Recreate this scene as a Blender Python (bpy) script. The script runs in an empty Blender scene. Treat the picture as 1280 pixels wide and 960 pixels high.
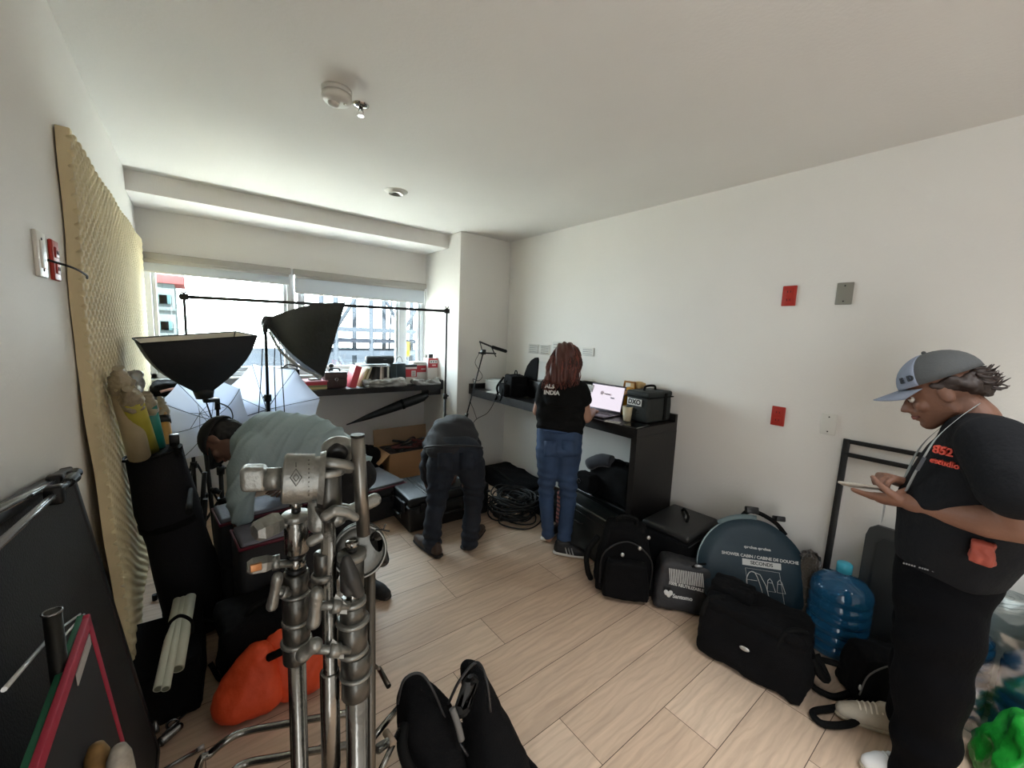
import bpy, bmesh, math, random
import numpy as np
from mathutils import Vector as V, Matrix, Quaternion, Euler, noise
PI = math.pi
sc = bpy.context.scene
COL = sc.collection
R_ = math.radians

# ------------------------------------------------------------------ camera
CAMZ = 1.6
CF, CYAW, CPIT, CROL = 507.64, 0.66546, -0.12336, 0.040645
_cy, _sy, _cp, _sp = math.cos(CYAW), math.sin(CYAW), math.cos(CPIT), math.sin(CPIT)
FW = V((_sy*_cp, _cy*_cp, _sp)); _r = V((_cy, -_sy, 0)); _u = _r.cross(FW)
RT = _r*math.cos(CROL) + _u*math.sin(CROL); UP = -_r*math.sin(CROL) + _u*math.cos(CROL)
CAM = V((0, 0, CAMZ))
cd = bpy.data.cameras.new('camera'); cam = bpy.data.objects.new('camera', cd); COL.objects.link(cam)
cd.sensor_width = 36; cd.lens = CF/1280*36; cd.clip_start = 0.02; cd.clip_end = 500
cam.matrix_world = Matrix.Translation(CAM) @ Matrix((RT, UP, -FW)).transposed().to_4x4()
sc.camera = cam

def ray(x, y): return FW + RT*((x-640)/CF) - UP*((y-480)/CF)
def on(x, y, ax, val):
    d = ray(x, y); i = 'xyz'.index(ax); return CAM + d*((val-CAM[i])/d[i])
def at(x, y, t): return CAM + ray(x, y)*t
def up(x, y, base, off=0.0):
    """point on the upright plane through base that faces the camera, moved off metres towards it"""
    b = V((base[0], base[1], 0)); n = V((b.x, b.y, 0)).normalized(); d = ray(x, y)
    return CAM + d*((b.dot(n)-off)/V((d.x, d.y, 0)).dot(n))

# ------------------------------------------------------------------ materials
def lin(h):
    if not isinstance(h, str): return tuple(h)
    h = h.lstrip('#'); o = []
    for i in (0, 2, 4):
        v = int(h[i:i+2], 16)/255; o.append(v/12.92 if v <= .04045 else ((v+.055)/1.055)**2.4)
    return tuple(o)
_M = {}
def mat(name, col, rough=.6, metal=0., bump=0., bscale=60., var=0., vscale=8., sheen=0., trans=0., spec=.5, coat=0., stretch=None):
    if name in _M: return _M[name]
    m = bpy.data.materials.new(name); m.use_nodes = True; nt = m.node_tree; N = nt.nodes; L = nt.links
    b = N['Principled BSDF']; c = lin(col)
    b.inputs['Base Color'].default_value = (*c, 1); b.inputs['Roughness'].default_value = rough
    b.inputs['Metallic'].default_value = metal; b.inputs['Specular IOR Level'].default_value = spec
    if sheen: b.inputs['Sheen Weight'].default_value = sheen
    if coat: b.inputs['Coat Weight'].default_value = coat
    if trans: b.inputs['Transmission Weight'].default_value = trans
    tc = N.new('ShaderNodeTexCoord'); src = tc.outputs['Object']
    if stretch:
        mp = N.new('ShaderNodeMapping'); mp.inputs['Scale'].default_value = stretch; L.new(src, mp.inputs['Vector']); src = mp.outputs['Vector']
    if var:
        n = N.new('ShaderNodeTexNoise'); n.inputs['Scale'].default_value = vscale; n.inputs['Detail'].default_value = 4
        L.new(src, n.inputs['Vector'])
        r = N.new('ShaderNodeValToRGB'); r.color_ramp.elements[0].position = .3; r.color_ramp.elements[1].position = .7
        r.color_ramp.elements[0].color = (*[max(0, x*(1-var)) for x in c], 1); r.color_ramp.elements[1].color = (*[min(1, x*(1+var)) for x in c], 1)
        L.new(n.outputs['Fac'], r.inputs['Fac']); L.new(r.outputs['Color'], b.inputs['Base Color'])
    if bump:
        n2 = N.new('ShaderNodeTexNoise'); n2.inputs['Scale'].default_value = bscale; n2.inputs['Detail'].default_value = 3
        L.new(src, n2.inputs['Vector'])
        bp = N.new('ShaderNodeBump'); bp.inputs['Strength'].default_value = bump; bp.inputs['Distance'].default_value = .01
        L.new(n2.outputs['Fac'], bp.inputs['Height']); L.new(bp.outputs['Normal'], b.inputs['Normal'])
    _M[name] = m; return m
def glow(name, col, s):
    m = mat(name, col); b = m.node_tree.nodes['Principled BSDF']
    b.inputs['Emission Color'].default_value = (*lin(col), 1); b.inputs['Emission Strength'].default_value = s; return m
def sheer(name, col, alpha, rough=.3, trl=.0):
    """thin see-through film: part transparent, part glossy or translucent"""
    m = bpy.data.materials.new(name); m.use_nodes = True; nt = m.node_tree; N = nt.nodes; L = nt.links
    for n in list(N):
        if n.type == 'BSDF_PRINCIPLED': N.remove(n)
    out = [n for n in N if n.type == 'OUTPUT_MATERIAL'][0]
    t = N.new('ShaderNodeBsdfTransparent'); t.inputs[0].default_value = (*lin(col), 1)
    if trl:
        a = N.new('ShaderNodeBsdfDiffuse'); a.inputs[0].default_value = (*lin(col), 1)
        b2 = N.new('ShaderNodeBsdfTranslucent'); b2.inputs[0].default_value = (*lin(col), 1)
        g = N.new('ShaderNodeMixShader'); g.inputs[0].default_value = trl; L.new(a.outputs[0], g.inputs[1]); L.new(b2.outputs[0], g.inputs[2])
    else:
        g = N.new('ShaderNodeBsdfGlossy'); g.inputs[0].default_value = (.9, .9, .9, 1); g.inputs['Roughness'].default_value = rough
    mx = N.new('ShaderNodeMixShader'); mx.inputs[0].default_value = 1-alpha
    L.new(t.outputs[0], mx.inputs[1]); L.new(g.outputs[0], mx.inputs[2]); L.new(mx.outputs[0], out.inputs['Surface'])
    return m

# ------------------------------------------------------------------ mesh builder
def rotm(rot):
    if rot is None: return Matrix.Identity(3)
    if isinstance(rot, Matrix): return rot.to_3x3()
    return Euler(rot).to_matrix()
def basis(z, xh=None):
    z = V(z).normalized()
    h = V(xh) if xh is not None else (V((0, 0, 1)) if abs(z.z) < .9 else V((1, 0, 0)))
    if xh is not None:
        x = (h - z*h.dot(z)).normalized(); y = z.cross(x)
    else:
        y = z.cross(h).normalized(); x = y.cross(z)
    return Matrix((x, y, z)).transposed()
class MB:
    def __init__(s): s.b = bmesh.new()
    def add(s, vs, fs, smooth=True):
        q = [s.b.verts.new(v) for v in vs]
        for f in fs:
            try:
                g = s.b.faces.new([q[i] for i in f]); g.smooth = smooth
            except ValueError: pass
        return q
    def box(s, c, d, rot=None, bev=0., seg=2):
        m = rotm(rot); c = V(c); h = [x/2 for x in d]
        if bev > 0:
            t = bmesh.new(); bmesh.ops.create_cube(t, size=1)
            for v in t.verts: v.co = V((v.co.x*d[0], v.co.y*d[1], v.co.z*d[2]))
            bmesh.ops.bevel(t, geom=t.edges[:], offset=min(bev, min(d)*.49), segments=seg, profile=.5, affect='EDGES')
            s.merge(t, Matrix.Translation(c) @ m.to_4x4(), True); return s
        vs = [c + m @ V((h[0]*x, h[1]*y, h[2]*z)) for z in (-1, 1) for y in (-1, 1) for x in (-1, 1)]
        s.add(vs, [(0, 2, 3, 1), (4, 5, 7, 6), (0, 1, 5, 4), (2, 6, 7, 3), (0, 4, 6, 2), (1, 3, 7, 5)], False); return s
    def merge(s, t, M=None, smooth=None):
        t.verts.index_update(); q = [s.b.verts.new((M @ v.co) if M else v.co) for v in t.verts]
        for f in t.faces:
            try:
                g = s.b.faces.new([q[v.index] for v in f.verts]); g.smooth = f.smooth if smooth is None else smooth
            except ValueError: pass
        t.free(); return s
    def cyl(s, p0, p1, r, r2=None, seg=16, cap=True):
        p0, p1 = V(p0), V(p1); r2 = r if r2 is None else r2; m = basis(p1-p0); n = seg; vs = []
        for p, q in ((p0, r), (p1, r2)):
            for i in range(n):
                a = 2*PI*i/n; vs.append(p + m @ V((math.cos(a)*q, math.sin(a)*q, 0)))
        q = s.add(vs, [(i, (i+1) % n, n+(i+1) % n, n+i) for i in range(n)])
        if cap:
            for g in (q[:n][::-1], q[n:]):
                f = s.b.faces.new(g); f.smooth = False
        return s
    def tube(s, pts, r, seg=8, closed=False, cap=True):
        pts = [V(p) for p in pts]; n = len(pts); rs = r if isinstance(r, (list, tuple)) else [r]*n
        tan = []
        for i in range(n):
            a = pts[(i-1) % n] if closed or i > 0 else pts[i]; b = pts[(i+1) % n] if closed or i < n-1 else pts[i]
            d = b-a; tan.append(d.normalized() if d.length > 1e-9 else V((0, 0, 1)))
        x = basis(tan[0]).col[0].copy(); rings = []
        for i in range(n):
            x = x - tan[i]*x.dot(tan[i])
            x = x.normalized() if x.length > 1e-6 else basis(tan[i]).col[0].copy()
            y = tan[i].cross(x)
            rings.append([s.b.verts.new(pts[i] + (x*math.cos(2*PI*k/seg)+y*math.sin(2*PI*k/seg))*rs[i]) for k in range(seg)])
        for i in range(n if closed else n-1):
            A, B = rings[i], rings[(i+1) % n]
            for k in range(seg):
                f = s.b.faces.new((A[k], A[(k+1) % seg], B[(k+1) % seg], B[k])); f.smooth = True
        if cap and not closed:
            s.b.faces.new(rings[0][::-1]); s.b.faces.new(rings[-1])
        return s
    def lathe(s, prof, M=None, seg=32, cap=False):
        """prof: (radius, height) up the z axis"""
        M = M or Matrix.Identity(4); rings = []
        for r, z in prof:
            if r < 1e-6: rings.append([s.b.verts.new(M @ V((0, 0, z)))])
            else: rings.append([s.b.verts.new(M @ V((r*math.cos(2*PI*k/seg), r*math.sin(2*PI*k/seg), z))) for k in range(seg)])
        for A, B in zip(rings, rings[1:]):
            for k in range(seg):
                j = (k+1) % seg
                if len(A) == 1 and len(B) == 1: continue
                if len(A) == 1: v = (A[0], B[j], B[k])
                elif len(B) == 1: v = (A[k], A[j], B[0])
                else: v = (A[k], A[j], B[j], B[k])
                f = s.b.faces.new(v); f.smooth = True
        return s
    def ell(s, c, r, rot=None, n=12):
        t = bmesh.new(); bmesh.ops.create_uvsphere(t, u_segments=n*2, v_segments=n, radius=1)
        r = (r, r, r) if not hasattr(r, '__len__') else r
        M = Matrix.Translation(V(c)) @ rotm(rot).to_4x4() @ Matrix.Diagonal((*r, 1))
        return s.merge(t, M, True)
    def hull(s, balls, n=8):
        """convex hull of balls (centre, radius or 3 radii, rotation)"""
        t = bmesh.new()
        for bl in balls:
            c, r = bl[0], bl[1]; rot = bl[2] if len(bl) > 2 else None
            r = (r, r, r) if not hasattr(r, '__len__') else r
            M = Matrix.Translation(V(c)) @ rotm(rot).to_4x4() @ Matrix.Diagonal((*r, 1))
            bmesh.ops.create_uvsphere(t, u_segments=n*2, v_segments=n, radius=1, matrix=M)
        o = bmesh.ops.convex_hull(t, input=t.verts[:])
        dead = [v for v in t.verts if not v.link_faces]
        junk = list({v for v in o['geom_interior'] if isinstance(v, bmesh.types.BMVert)} | set(dead))
        fs = [f for f in t.faces if any(v in set(junk) for v in f.verts)] if junk else []
        if fs: bmesh.ops.delete(t, geom=fs, context='FACES')
        bmesh.ops.delete(t, geom=[v for v in t.verts if not v.link_faces], context='VERTS')
        return s.merge(t, None, True)
    def limb(s, pts, n=8):
        """chain of hulls through (point, radius) joints"""
        for a, b in zip(pts, pts[1:]): s.hull([a, b], n)
        return s
    def prism(s, poly, nrm, smooth=False):
        nrm = V(nrm); n = len(poly); A = [s.b.verts.new(V(p)) for p in poly]; B = [s.b.verts.new(V(p)+nrm) for p in poly]
        s.b.faces.new(A); s.b.faces.new(B[::-1])
        for i in range(n):
            f = s.b.faces.new((A[i], B[i], B[(i+1) % n], A[(i+1) % n])); f.smooth = smooth
        return s
    def sheet(s, grid, th=0.):
        """grid of points (rows of equal length) as a smooth cloth, th thick"""
        R, C = len(grid), len(grid[0]); q = [[s.b.verts.new(V(p)) for p in row] for row in grid]; fs = []
        for i in range(R-1):
            for j in range(C-1):
                f = s.b.faces.new((q[i][j], q[i][j+1], q[i+1][j+1], q[i+1][j])); f.smooth = True; fs.append(f)
        if th:
            s.b.normal_update()
            nr = [[q[i][j].normal.copy() for j in range(C)] for i in range(R)]
            w = [[s.b.verts.new(q[i][j].co - nr[i][j]*th) for j in range(C)] for i in range(R)]
            for i in range(R-1):
                for j in range(C-1):
                    f = s.b.faces.new((w[i][j], w[i+1][j], w[i+1][j+1], w[i][j+1])); f.smooth = True
            for i in range(R-1):
                s.b.faces.new((q[i][0], q[i+1][0], w[i+1][0], w[i][0])); s.b.faces.new((q[i+1][-1], q[i][-1], w[i][-1], w[i+1][-1]))
            for j in range(C-1):
                s.b.faces.new((q[0][j+1], q[0][j], w[0][j], w[0][j+1])); s.b.faces.new((q[-1][j], q[-1][j+1], w[-1][j+1], w[-1][j]))
        return s
    def move(s, M):
        bmesh.ops.transform(s.b, matrix=M, verts=s.b.verts[:]); return s
    def shake(s, amp, scale, seed=0., ax=None):
        off = V((seed*7.3, seed*3.1, seed*5.7)); s.b.normal_update()
        for v in s.b.verts:
            d = noise.noise(v.co*scale + off)
            v.co = v.co + v.normal*(d*amp) if ax is None else v.co + V(ax)*(d*amp)
        return s

def blob_mesh(mb, vox=.01, smooth=4, amp=0., scale=10., seed=0., fold=None):
    """melt a builder's overlapping solids into ONE continuous skin"""
    me = bpy.data.meshes.new('tmp'); bmesh.ops.recalc_face_normals(mb.b, faces=mb.b.faces[:]); mb.b.to_mesh(me)
    o = bpy.data.objects.new('tmp', me); COL.objects.link(o)
    md = o.modifiers.new('r', 'REMESH'); md.mode = 'VOXEL'; md.voxel_size = vox
    if smooth:
        sm = o.modifiers.new('s', 'SMOOTH'); sm.factor = .5; sm.iterations = smooth
    dg = bpy.context.evaluated_depsgraph_get(); ev = o.evaluated_get(dg); m2 = bpy.data.meshes.new_from_object(ev)
    bpy.data.objects.remove(o); bpy.data.meshes.remove(me)
    nb = bmesh.new(); nb.from_mesh(m2); bpy.data.meshes.remove(m2); nb.normal_update()
    off = V((seed*7.3, seed*3.1, seed*5.7))
    if amp:
        for v in nb.verts: v.co += v.normal*(noise.noise(v.co*scale+off)*amp + noise.noise(v.co*scale*2.7+off)*amp*.4)
    if fold:
        for v in nb.verts: v.co += v.normal*fold(v.co)
    for f in nb.faces: f.smooth = True
    mb.b.free(); mb.b = nb; return mb

ROOT = {}
def obj(name, mb, m, parent=None, kind=None, label=None, autosmooth=None, recalc=True):
    b = mb.b if isinstance(mb, MB) else mb
    if recalc: bmesh.ops.recalc_face_normals(b, faces=b.faces[:])
    me = bpy.data.meshes.new(name)
    for mm in (m if isinstance(m, (list, tuple)) else [m]): me.materials.append(mm)
    b.to_mesh(me); b.free()
    if autosmooth: me.set_sharp_from_angle(angle=R_(autosmooth))
    o = bpy.data.objects.new(name, me); COL.objects.link(o)
    if parent is not None:
        o.parent = parent
        if parent.name in ROOT: o.location = -ROOT[parent.name]
        elif parent.parent is not None and parent.parent.name in ROOT: pass
    if kind: o['kind'] = kind
    if label: o['label'] = label
    return o
def thing(name, label, cat, loc=(0, 0, 0), rz=0., group=None, rot=None, world=False):
    """the Empty that parents a thing's parts; world=True: the parts are given in world coordinates"""
    o = bpy.data.objects.new(name, None); COL.objects.link(o); o.empty_display_size = .05
    o.location = loc; o.rotation_euler = rot if rot is not None else (0, 0, rz)
    o['label'] = label; o['category'] = cat
    if group: o['group'] = group
    if world: ROOT[o.name] = V(loc)
    return o
def tag(o, label, cat, group=None):
    o['label'] = label; o['category'] = cat
    if group: o['group'] = group
    return o
def struct(name, mb, m, parent=None, **k):
    return obj(name, mb, m, parent, kind='structure' if parent is None else None, **k)
def dup(root, loc=None, rz=None, label=None, group=None):
    r = root.copy(); COL.objects.link(r)
    if loc is not None: r.location = loc
    if rz is not None: r.rotation_euler = (0, 0, rz)
    if label: r['label'] = label
    if group: r['group'] = group
    for ch in list(root.children):
        c = ch.copy(); COL.objects.link(c); c.parent = r
        for g in ch.children:
            d = g.copy(); COL.objects.link(d); d.parent = c
    return r
def text(s, size, M, m, parent, name='lettering', ext=.0006, bold=0.):
    cu = bpy.data.curves.new('t', 'FONT'); cu.body = s; cu.size = size; cu.extrude = ext; cu.align_x = 'CENTER'; cu.align_y = 'CENTER'; cu.offset = bold
    t = bpy.data.objects.new('t', cu); COL.objects.link(t)
    dg = bpy.context.evaluated_depsgraph_get(); me = bpy.data.meshes.new_from_object(t.evaluated_get(dg))
    bpy.data.objects.remove(t); bpy.data.curves.remove(cu)
    b = bmesh.new(); b.from_mesh(me); bpy.data.meshes.remove(me); bmesh.ops.transform(b, matrix=M, verts=b.verts[:])
    return b if parent is False else obj(name, b, m, parent, recalc=False)
def frame_at(o, x, y):
    """matrix with origin o, x axis x, y axis y"""
    x = V(x).normalized(); z = x.cross(V(y)).normalized(); y = z.cross(x)
    return Matrix.Translation(V(o)) @ Matrix((x, y, z)).transposed().to_4x4()
def arc(c, r, a0, a1, n, ax=(1, 0, 0), ay=(0, 0, 1)):
    c, ax, ay = V(c), V(ax), V(ay)
    return [c + ax*(r*math.cos(a0+(a1-a0)*i/n)) + ay*(r*math.sin(a0+(a1-a0)*i/n)) for i in range(n+1)]
def spline(pts, n=8):
    pts = [V(p) for p in pts]; o = []
    P = [pts[0]*2-pts[1]] + pts + [pts[-1]*2-pts[-2]]
    for i in range(1, len(P)-2):
        a, b, c, d = P[i-1:i+3]
        for k in range(n):
            t = k/n; o.append(.5*((2*b)+(c-a)*t+(2*a-5*b+4*c-d)*t*t+(3*b-a-3*c+d)*t**3))
    o.append(pts[-1]); return o
def softbox_mesh(size, puff=.02, bev=.04, sub=3, amp=.006, scale=9., seed=0., taper=(1, 1), lean=(0, 0)):
    """rounded soft block standing on z=0, sides bulging, for bags"""
    w, d, h = size; t = bmesh.new(); bmesh.ops.create_cube(t, size=1)
    bmesh.ops.subdivide_edges(t, edges=t.edges[:], cuts=6, use_grid_fill=True)
    for v in t.verts:
        p = v.co*2
        q = V((p.x*math.sqrt(1-.30*p.y*p.y*.5-.3*p.z*p.z*.5+.3*p.y*p.y*p.z*p.z/3),
               p.y*math.sqrt(1-.30*p.x*p.x*.5-.3*p.z*p.z*.5+.3*p.x*p.x*p.z*p.z/3),
               p.z*math.sqrt(1-.30*p.y*p.y*.5-.3*p.x*p.x*.5+.3*p.y*p.y*p.x*p.x/3)))
        k = (q.z+1)/2; sx = 1+(taper[0]-1)*k; sy = 1+(taper[1]-1)*k
        v.co = V((q.x*w/2*sx + lean[0]*k, q.y*d/2*sy + lean[1]*k, k*h))
    bmesh.ops.smooth_vert(t, verts=t.verts[:], factor=.3, use_axis_x=True, use_axis_y=True, use_axis_z=True)
    bmesh.ops.subdivide_edges(t, edges=t.edges[:], cuts=1, use_grid_fill=True, smooth=.5)
    mb = MB(); mb.b.free(); mb.b = t; t.normal_update()
    if amp: mb.shake(amp, scale, seed); t.normal_update(); mb.shake(amp*.5, scale*3, seed+3)
    for v in t.verts: v.co.z = max(v.co.z, 0.)
    for f in t.faces: f.smooth = True
    return mb
SKY = 6.8; EXPO = 2.03
REAR = 7.0; PANEL = 6.3; SUN = 42.0
# ------------------------------------------------------------------ the room
XL, XR, YB, YC, XC, ZC, YN = -.332, 2.849, 4.54, 3.75, 2.2, 2.618, -1.9
def floor_material():
    m = bpy.data.materials.new('oak_planks'); m.use_nodes = True; nt = m.node_tree; N = nt.nodes; L = nt.links; b = N['Principled BSDF']
    tc = N.new('ShaderNodeTexCoord'); mp = N.new('ShaderNodeMapping'); mp.inputs['Location'].default_value = (.35, -.117, 0)
    L.new(tc.outputs['Object'], mp.inputs['Vector'])
    sx = N.new('ShaderNodeSeparateXYZ'); L.new(mp.outputs[0], sx.inputs[0])
    def mth(op, a, b=None):
        n = N.new('ShaderNodeMath'); n.operation = op
        for k, v in enumerate((a, b)):
            if v is None: continue
            if isinstance(v, (int, float)): n.inputs[k].default_value = v
            else: L.new(v, n.inputs[k])
        return n.outputs[0]
    ry = mth('DIVIDE', sx.outputs['Y'], .2313); row = mth('FLOOR', ry); fy = mth('SUBTRACT', ry, row)
    wn = N.new('ShaderNodeTexWhiteNoise'); wn.noise_dimensions = '1D'; L.new(row, wn.inputs['W'])
    rx = mth('ADD', mth('DIVIDE', sx.outputs['X'], 1.24), mth('MULTIPLY', wn.outputs['Value'], 7.3)); cl = mth('FLOOR', rx); fx = mth('SUBTRACT', rx, cl)
    cmb = N.new('ShaderNodeCombineXYZ'); L.new(cl, cmb.inputs[0]); L.new(row, cmb.inputs[1])
    w2 = N.new('ShaderNodeTexWhiteNoise'); w2.noise_dimensions = '2D'; L.new(cmb.outputs[0], w2.inputs['Vector'])
    ey = mth('LESS_THAN', mth('MINIMUM', fy, mth('SUBTRACT', 1, fy)), .0062); ex = mth('LESS_THAN', mth('MINIMUM', fx, mth('SUBTRACT', 1, fx)), .0011)
    seam = mth('MAXIMUM', ey, ex)
    cr = N.new('ShaderNodeValToRGB'); cr.color_ramp.elements[0].color = (*lin('#c2aa95'), 1); cr.color_ramp.elements[1].color = (*lin('#d2bda9'), 1); L.new(w2.outputs['Value'], cr.inputs['Fac'])
    br = N.new('ShaderNodeMix'); br.data_type = 'RGBA'; L.new(seam, br.inputs[0]); L.new(cr.outputs[0], br.inputs[6]); br.inputs[7].default_value = (*lin('#54443a'), 1)
    # grain: stretched noise and knots, shifted by plank colour
    mg = N.new('ShaderNodeMapping'); mg.inputs['Scale'].default_value = (1.5, 22, 1); sh = N.new('ShaderNodeVectorMath'); sh.operation = 'ADD'; L.new(tc.outputs['Object'], sh.inputs[0]); L.new(w2.outputs['Color'], sh.inputs[1]); L.new(sh.outputs[0], mg.inputs['Vector'])
    g = N.new('ShaderNodeTexNoise'); g.inputs['Scale'].default_value = 1.6; g.inputs['Detail'].default_value = 7; g.inputs['Distortion'].default_value = .6
    L.new(mg.outputs[0], g.inputs['Vector'])
    mw = N.new('ShaderNodeMapping'); mw.inputs['Scale'].default_value = (1.6, 5.5, 1); L.new(sh.outputs[0], mw.inputs['Vector'])
    wv = N.new('ShaderNodeTexWave'); wv.wave_type = 'RINGS'; wv.inputs['Scale'].default_value = 1.7; wv.inputs['Distortion'].default_value = 11
    wv.inputs['Detail'].default_value = 3; wv.inputs['Detail Scale'].default_value = 1.2; L.new(mw.outputs[0], wv.inputs['Vector'])
    r1 = N.new('ShaderNodeValToRGB'); r1.color_ramp.elements[0].position = .35; r1.color_ramp.elements[1].position = .75
    r1.color_ramp.elements[0].color = (.86, .84, .82, 1); r1.color_ramp.elements[1].color = (1.10, 1.08, 1.05, 1); L.new(g.outputs['Fac'], r1.inputs['Fac'])
    r2 = N.new('ShaderNodeValToRGB'); r2.color_ramp.elements[0].position = .0; r2.color_ramp.elements[1].position = .5
    r2.color_ramp.elements[0].color = (.80, .77, .74, 1); r2.color_ramp.elements[1].color = (1.03, 1.02, 1.0, 1); L.new(wv.outputs['Fac'], r2.inputs['Fac'])
    m1 = N.new('ShaderNodeMix'); m1.data_type = 'RGBA'; m1.blend_type = 'MULTIPLY'; m1.inputs[0].default_value = 1; L.new(br.outputs[2], m1.inputs[6]); L.new(r1.outputs[0], m1.inputs[7])
    m2 = N.new('ShaderNodeMix'); m2.data_type = 'RGBA'; m2.blend_type = 'MULTIPLY'; m2.inputs[0].default_value = .42; L.new(m1.outputs[2], m2.inputs[6]); L.new(r2.outputs[0], m2.inputs[7])
    L.new(m2.outputs[2], b.inputs['Base Color']); b.inputs['Roughness'].default_value = .42; b.inputs['Specular IOR Level'].default_value = .35
    bp = N.new('ShaderNodeBump'); bp.inputs['Strength'].default_value = .25; bp.inputs['Distance'].default_value = .004
    L.new(m2.outputs[2], bp.inputs['Height']); L.new(bp.outputs[0], b.inputs['Normal'])
    return m
WALL = mat('wall_paint', '#e0deda', .75, bump=.12, bscale=90, var=.015, vscale=2)
WALLG = mat('wall_paint_back', '#dddad7', .75, bump=.12, bscale=90)
CEIL = mat('ceiling_paint', '#dbd9d5', .85, bump=.1, bscale=70, var=.02, vscale=1.5)
ALU = mat('window_aluminium', '#c6c8cb', .35, .3)
BLACKLAM = mat('black_laminate', '#161414', .42, bump=.05, bscale=30)
def slab(x0, x1, y0, y1, z0, z1): return MB().box(((x0+x1)/2, (y0+y1)/2, (z0+z1)/2), (x1-x0, y1-y0, z1-z0))
struct('floor', slab(XL-.2, XR+.2, YN-.2, YB+.25, -.1, 0), floor_material())
struct('ceiling', slab(XL-.2, XR+.2, YN-.2, YB+.25, ZC, ZC+.15), CEIL)
struct('wall_left', slab(XL-.2, XL, YN-.2, YB+.25, 0, ZC), WALL)
struct('wall_right', slab(XR, XR+.2, YN-.2, YB+.25, 0, ZC), WALL)
struct('wall_rear', slab(XL, XR, YN-.2, YN, 0, ZC), WALL)
WX0, WX1, WZ0, WZ1 = -.315, 2.19, 1.10, 2.137
wb = slab(XL, XC, YB, YB+.22, 0, WZ0)
wb.box(((XL+XC)/2, YB+.11, (WZ1+ZC)/2), (XC-XL, .22, ZC-WZ1))
wb.box(((XL+WX0)/2, YB+.11, (WZ0+WZ1)/2), (WX0-XL, .22, WZ1-WZ0)); wb.box(((XC+WX1)/2, YB+.11, (WZ0+WZ1)/2), (XC-WX1, .22, WZ1-WZ0))
struct('wall_back', wb, WALLG)
struct('wall_back_column', MB().box(((XC+XR)/2, (YC+YB)/2+.12, ZC/2), (XR-XC, YB-YC+.24, ZC), bev=.006), WALL)
struct('trim_1', slab(XL, XC, 4.0, YB, 2.481, ZC), WALLG)
BASE = mat('dark_baseboard', '#43352c', .5)
struct('baseboard_right', slab(XR-.014, XR, YN, YC, 0, .07), BASE)
struct('baseboard_back', slab(XC, XR-.014, YC-.014, YC, 0, .07), BASE)
struct('baseboard_left', slab(XL, XL+.014, YN, YB, 0, .07), BASE)

# window
GLASS = sheer('window_glass', '#f4fafa', .94, .02)
w = MB(); T = .05; YW = YB+.05
def wbar(mb, x0, x1, z0, z1, d=.06, y=YW): mb.box(((x0+x1)/2, y, (z0+z1)/2), (x1-x0, d, z1-z0), bev=.004, seg=1)
wbar(w, WX0, WX1, WZ0, WZ0+.045); wbar(w, WX0, WX1, WZ1-.03, WZ1)
wbar(w, WX0, WX0+.055, WZ0, WZ1); wbar(w, WX1-.04, WX1, WZ0, WZ1)
wbar(w, .735, .80, WZ0, WZ1, .07); wbar(w, .83, .868, WZ0, WZ1, .05); wbar(w, 1.88, 1.955, WZ0, WZ1, .06)
wf = struct('window_1', w, ALU, autosmooth=40)
for i, (a, b) in enumerate(((WX0+.055, .735), (.868, 1.88), (1.955, WX1-.04))):
    sw = MB()
    for q in ((a, b, WZ0+.045, WZ0+.085), (a, b, WZ1-.06, WZ1-.03), (a, a+.03, WZ0+.045, WZ1-.03), (b-.03, b, WZ0+.045, WZ1-.03)): wbar(sw, *q, d=.035, y=YW+.01)
    struct('window_frame', sw, ALU, wf, autosmooth=40)
    struct('pane', MB().box(((a+b)/2, YW+.012, (WZ0+WZ1)/2), (b-a-.05, .006, WZ1-WZ0-.12)), GLASS, wf)
sl = MB().box(((WX0+WX1)/2, YB-.015, WZ0-.012), (WX1-WX0, .10, .024), bev=.005, seg=1)
struct('window_sill', sl, mat('pale_sill', '#cfd2d4', .4), wf)
# small top hung sash seen low in the left pane
ss = MB()
for q in ((-.24, -.02, 1.2, 1.225), (-.24, -.02, 1.36, 1.38), (-.24, -.22, 1.2, 1.38), (-.04, -.02, 1.2, 1.38)): wbar(ss, *q, d=.02, y=YW-.02)
struct('window_vent', ss, ALU, wf, autosmooth=40)

# roller blinds
BL = mat('blind_cassette', '#a6a29c', .7, bump=.1, bscale=200)
for (a, b, zb, nm, lb) in ((-.32, .765, 1.985, 'left', 'grey roller blind rolled almost fully up over the left half of the window'),
                          (.785, 2.185, 1.915, 'right', 'grey roller blind with sheer cloth lowered a hand over the scaffold view')):
    t = thing('roller_blind', lb, 'blind', ((a+b)/2, YB-.03, 2.137), group=None, world=True)
    obj('cassette', MB().box(((a+b)/2, YB-.03, 2.108), (b-a, .055, .058), bev=.008), BL, t)
    obj('roll', MB().cyl((a+.02, YB-.03, 2.075), (b-.02, YB-.03, 2.075), .02), BL, t)
    obj('blind_cloth', MB().box(((a+b)/2, YB-.012, (2.08+zb)/2), (b-a-.03, .0015, 2.08-zb)), sheer('sheer_'+nm, '#cdd3da', .05 if nm == 'right' else .02, trl=.04), t)
    obj('bottom_bar', MB().box(((a+b)/2, YB-.012, zb), (b-a-.03, .012, .014), bev=.003), mat('blind_bar', '#cfcfcf', .4), t)
    obj('pull_chain', MB().tube([(b-.01, YB-.05, 2.09), (b-.01, YB-.052, 1.55), (b-.004, YB-.05, 2.09)], .0018, 5), mat('chain_white', '#d8d8d8', .4), t)

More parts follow.
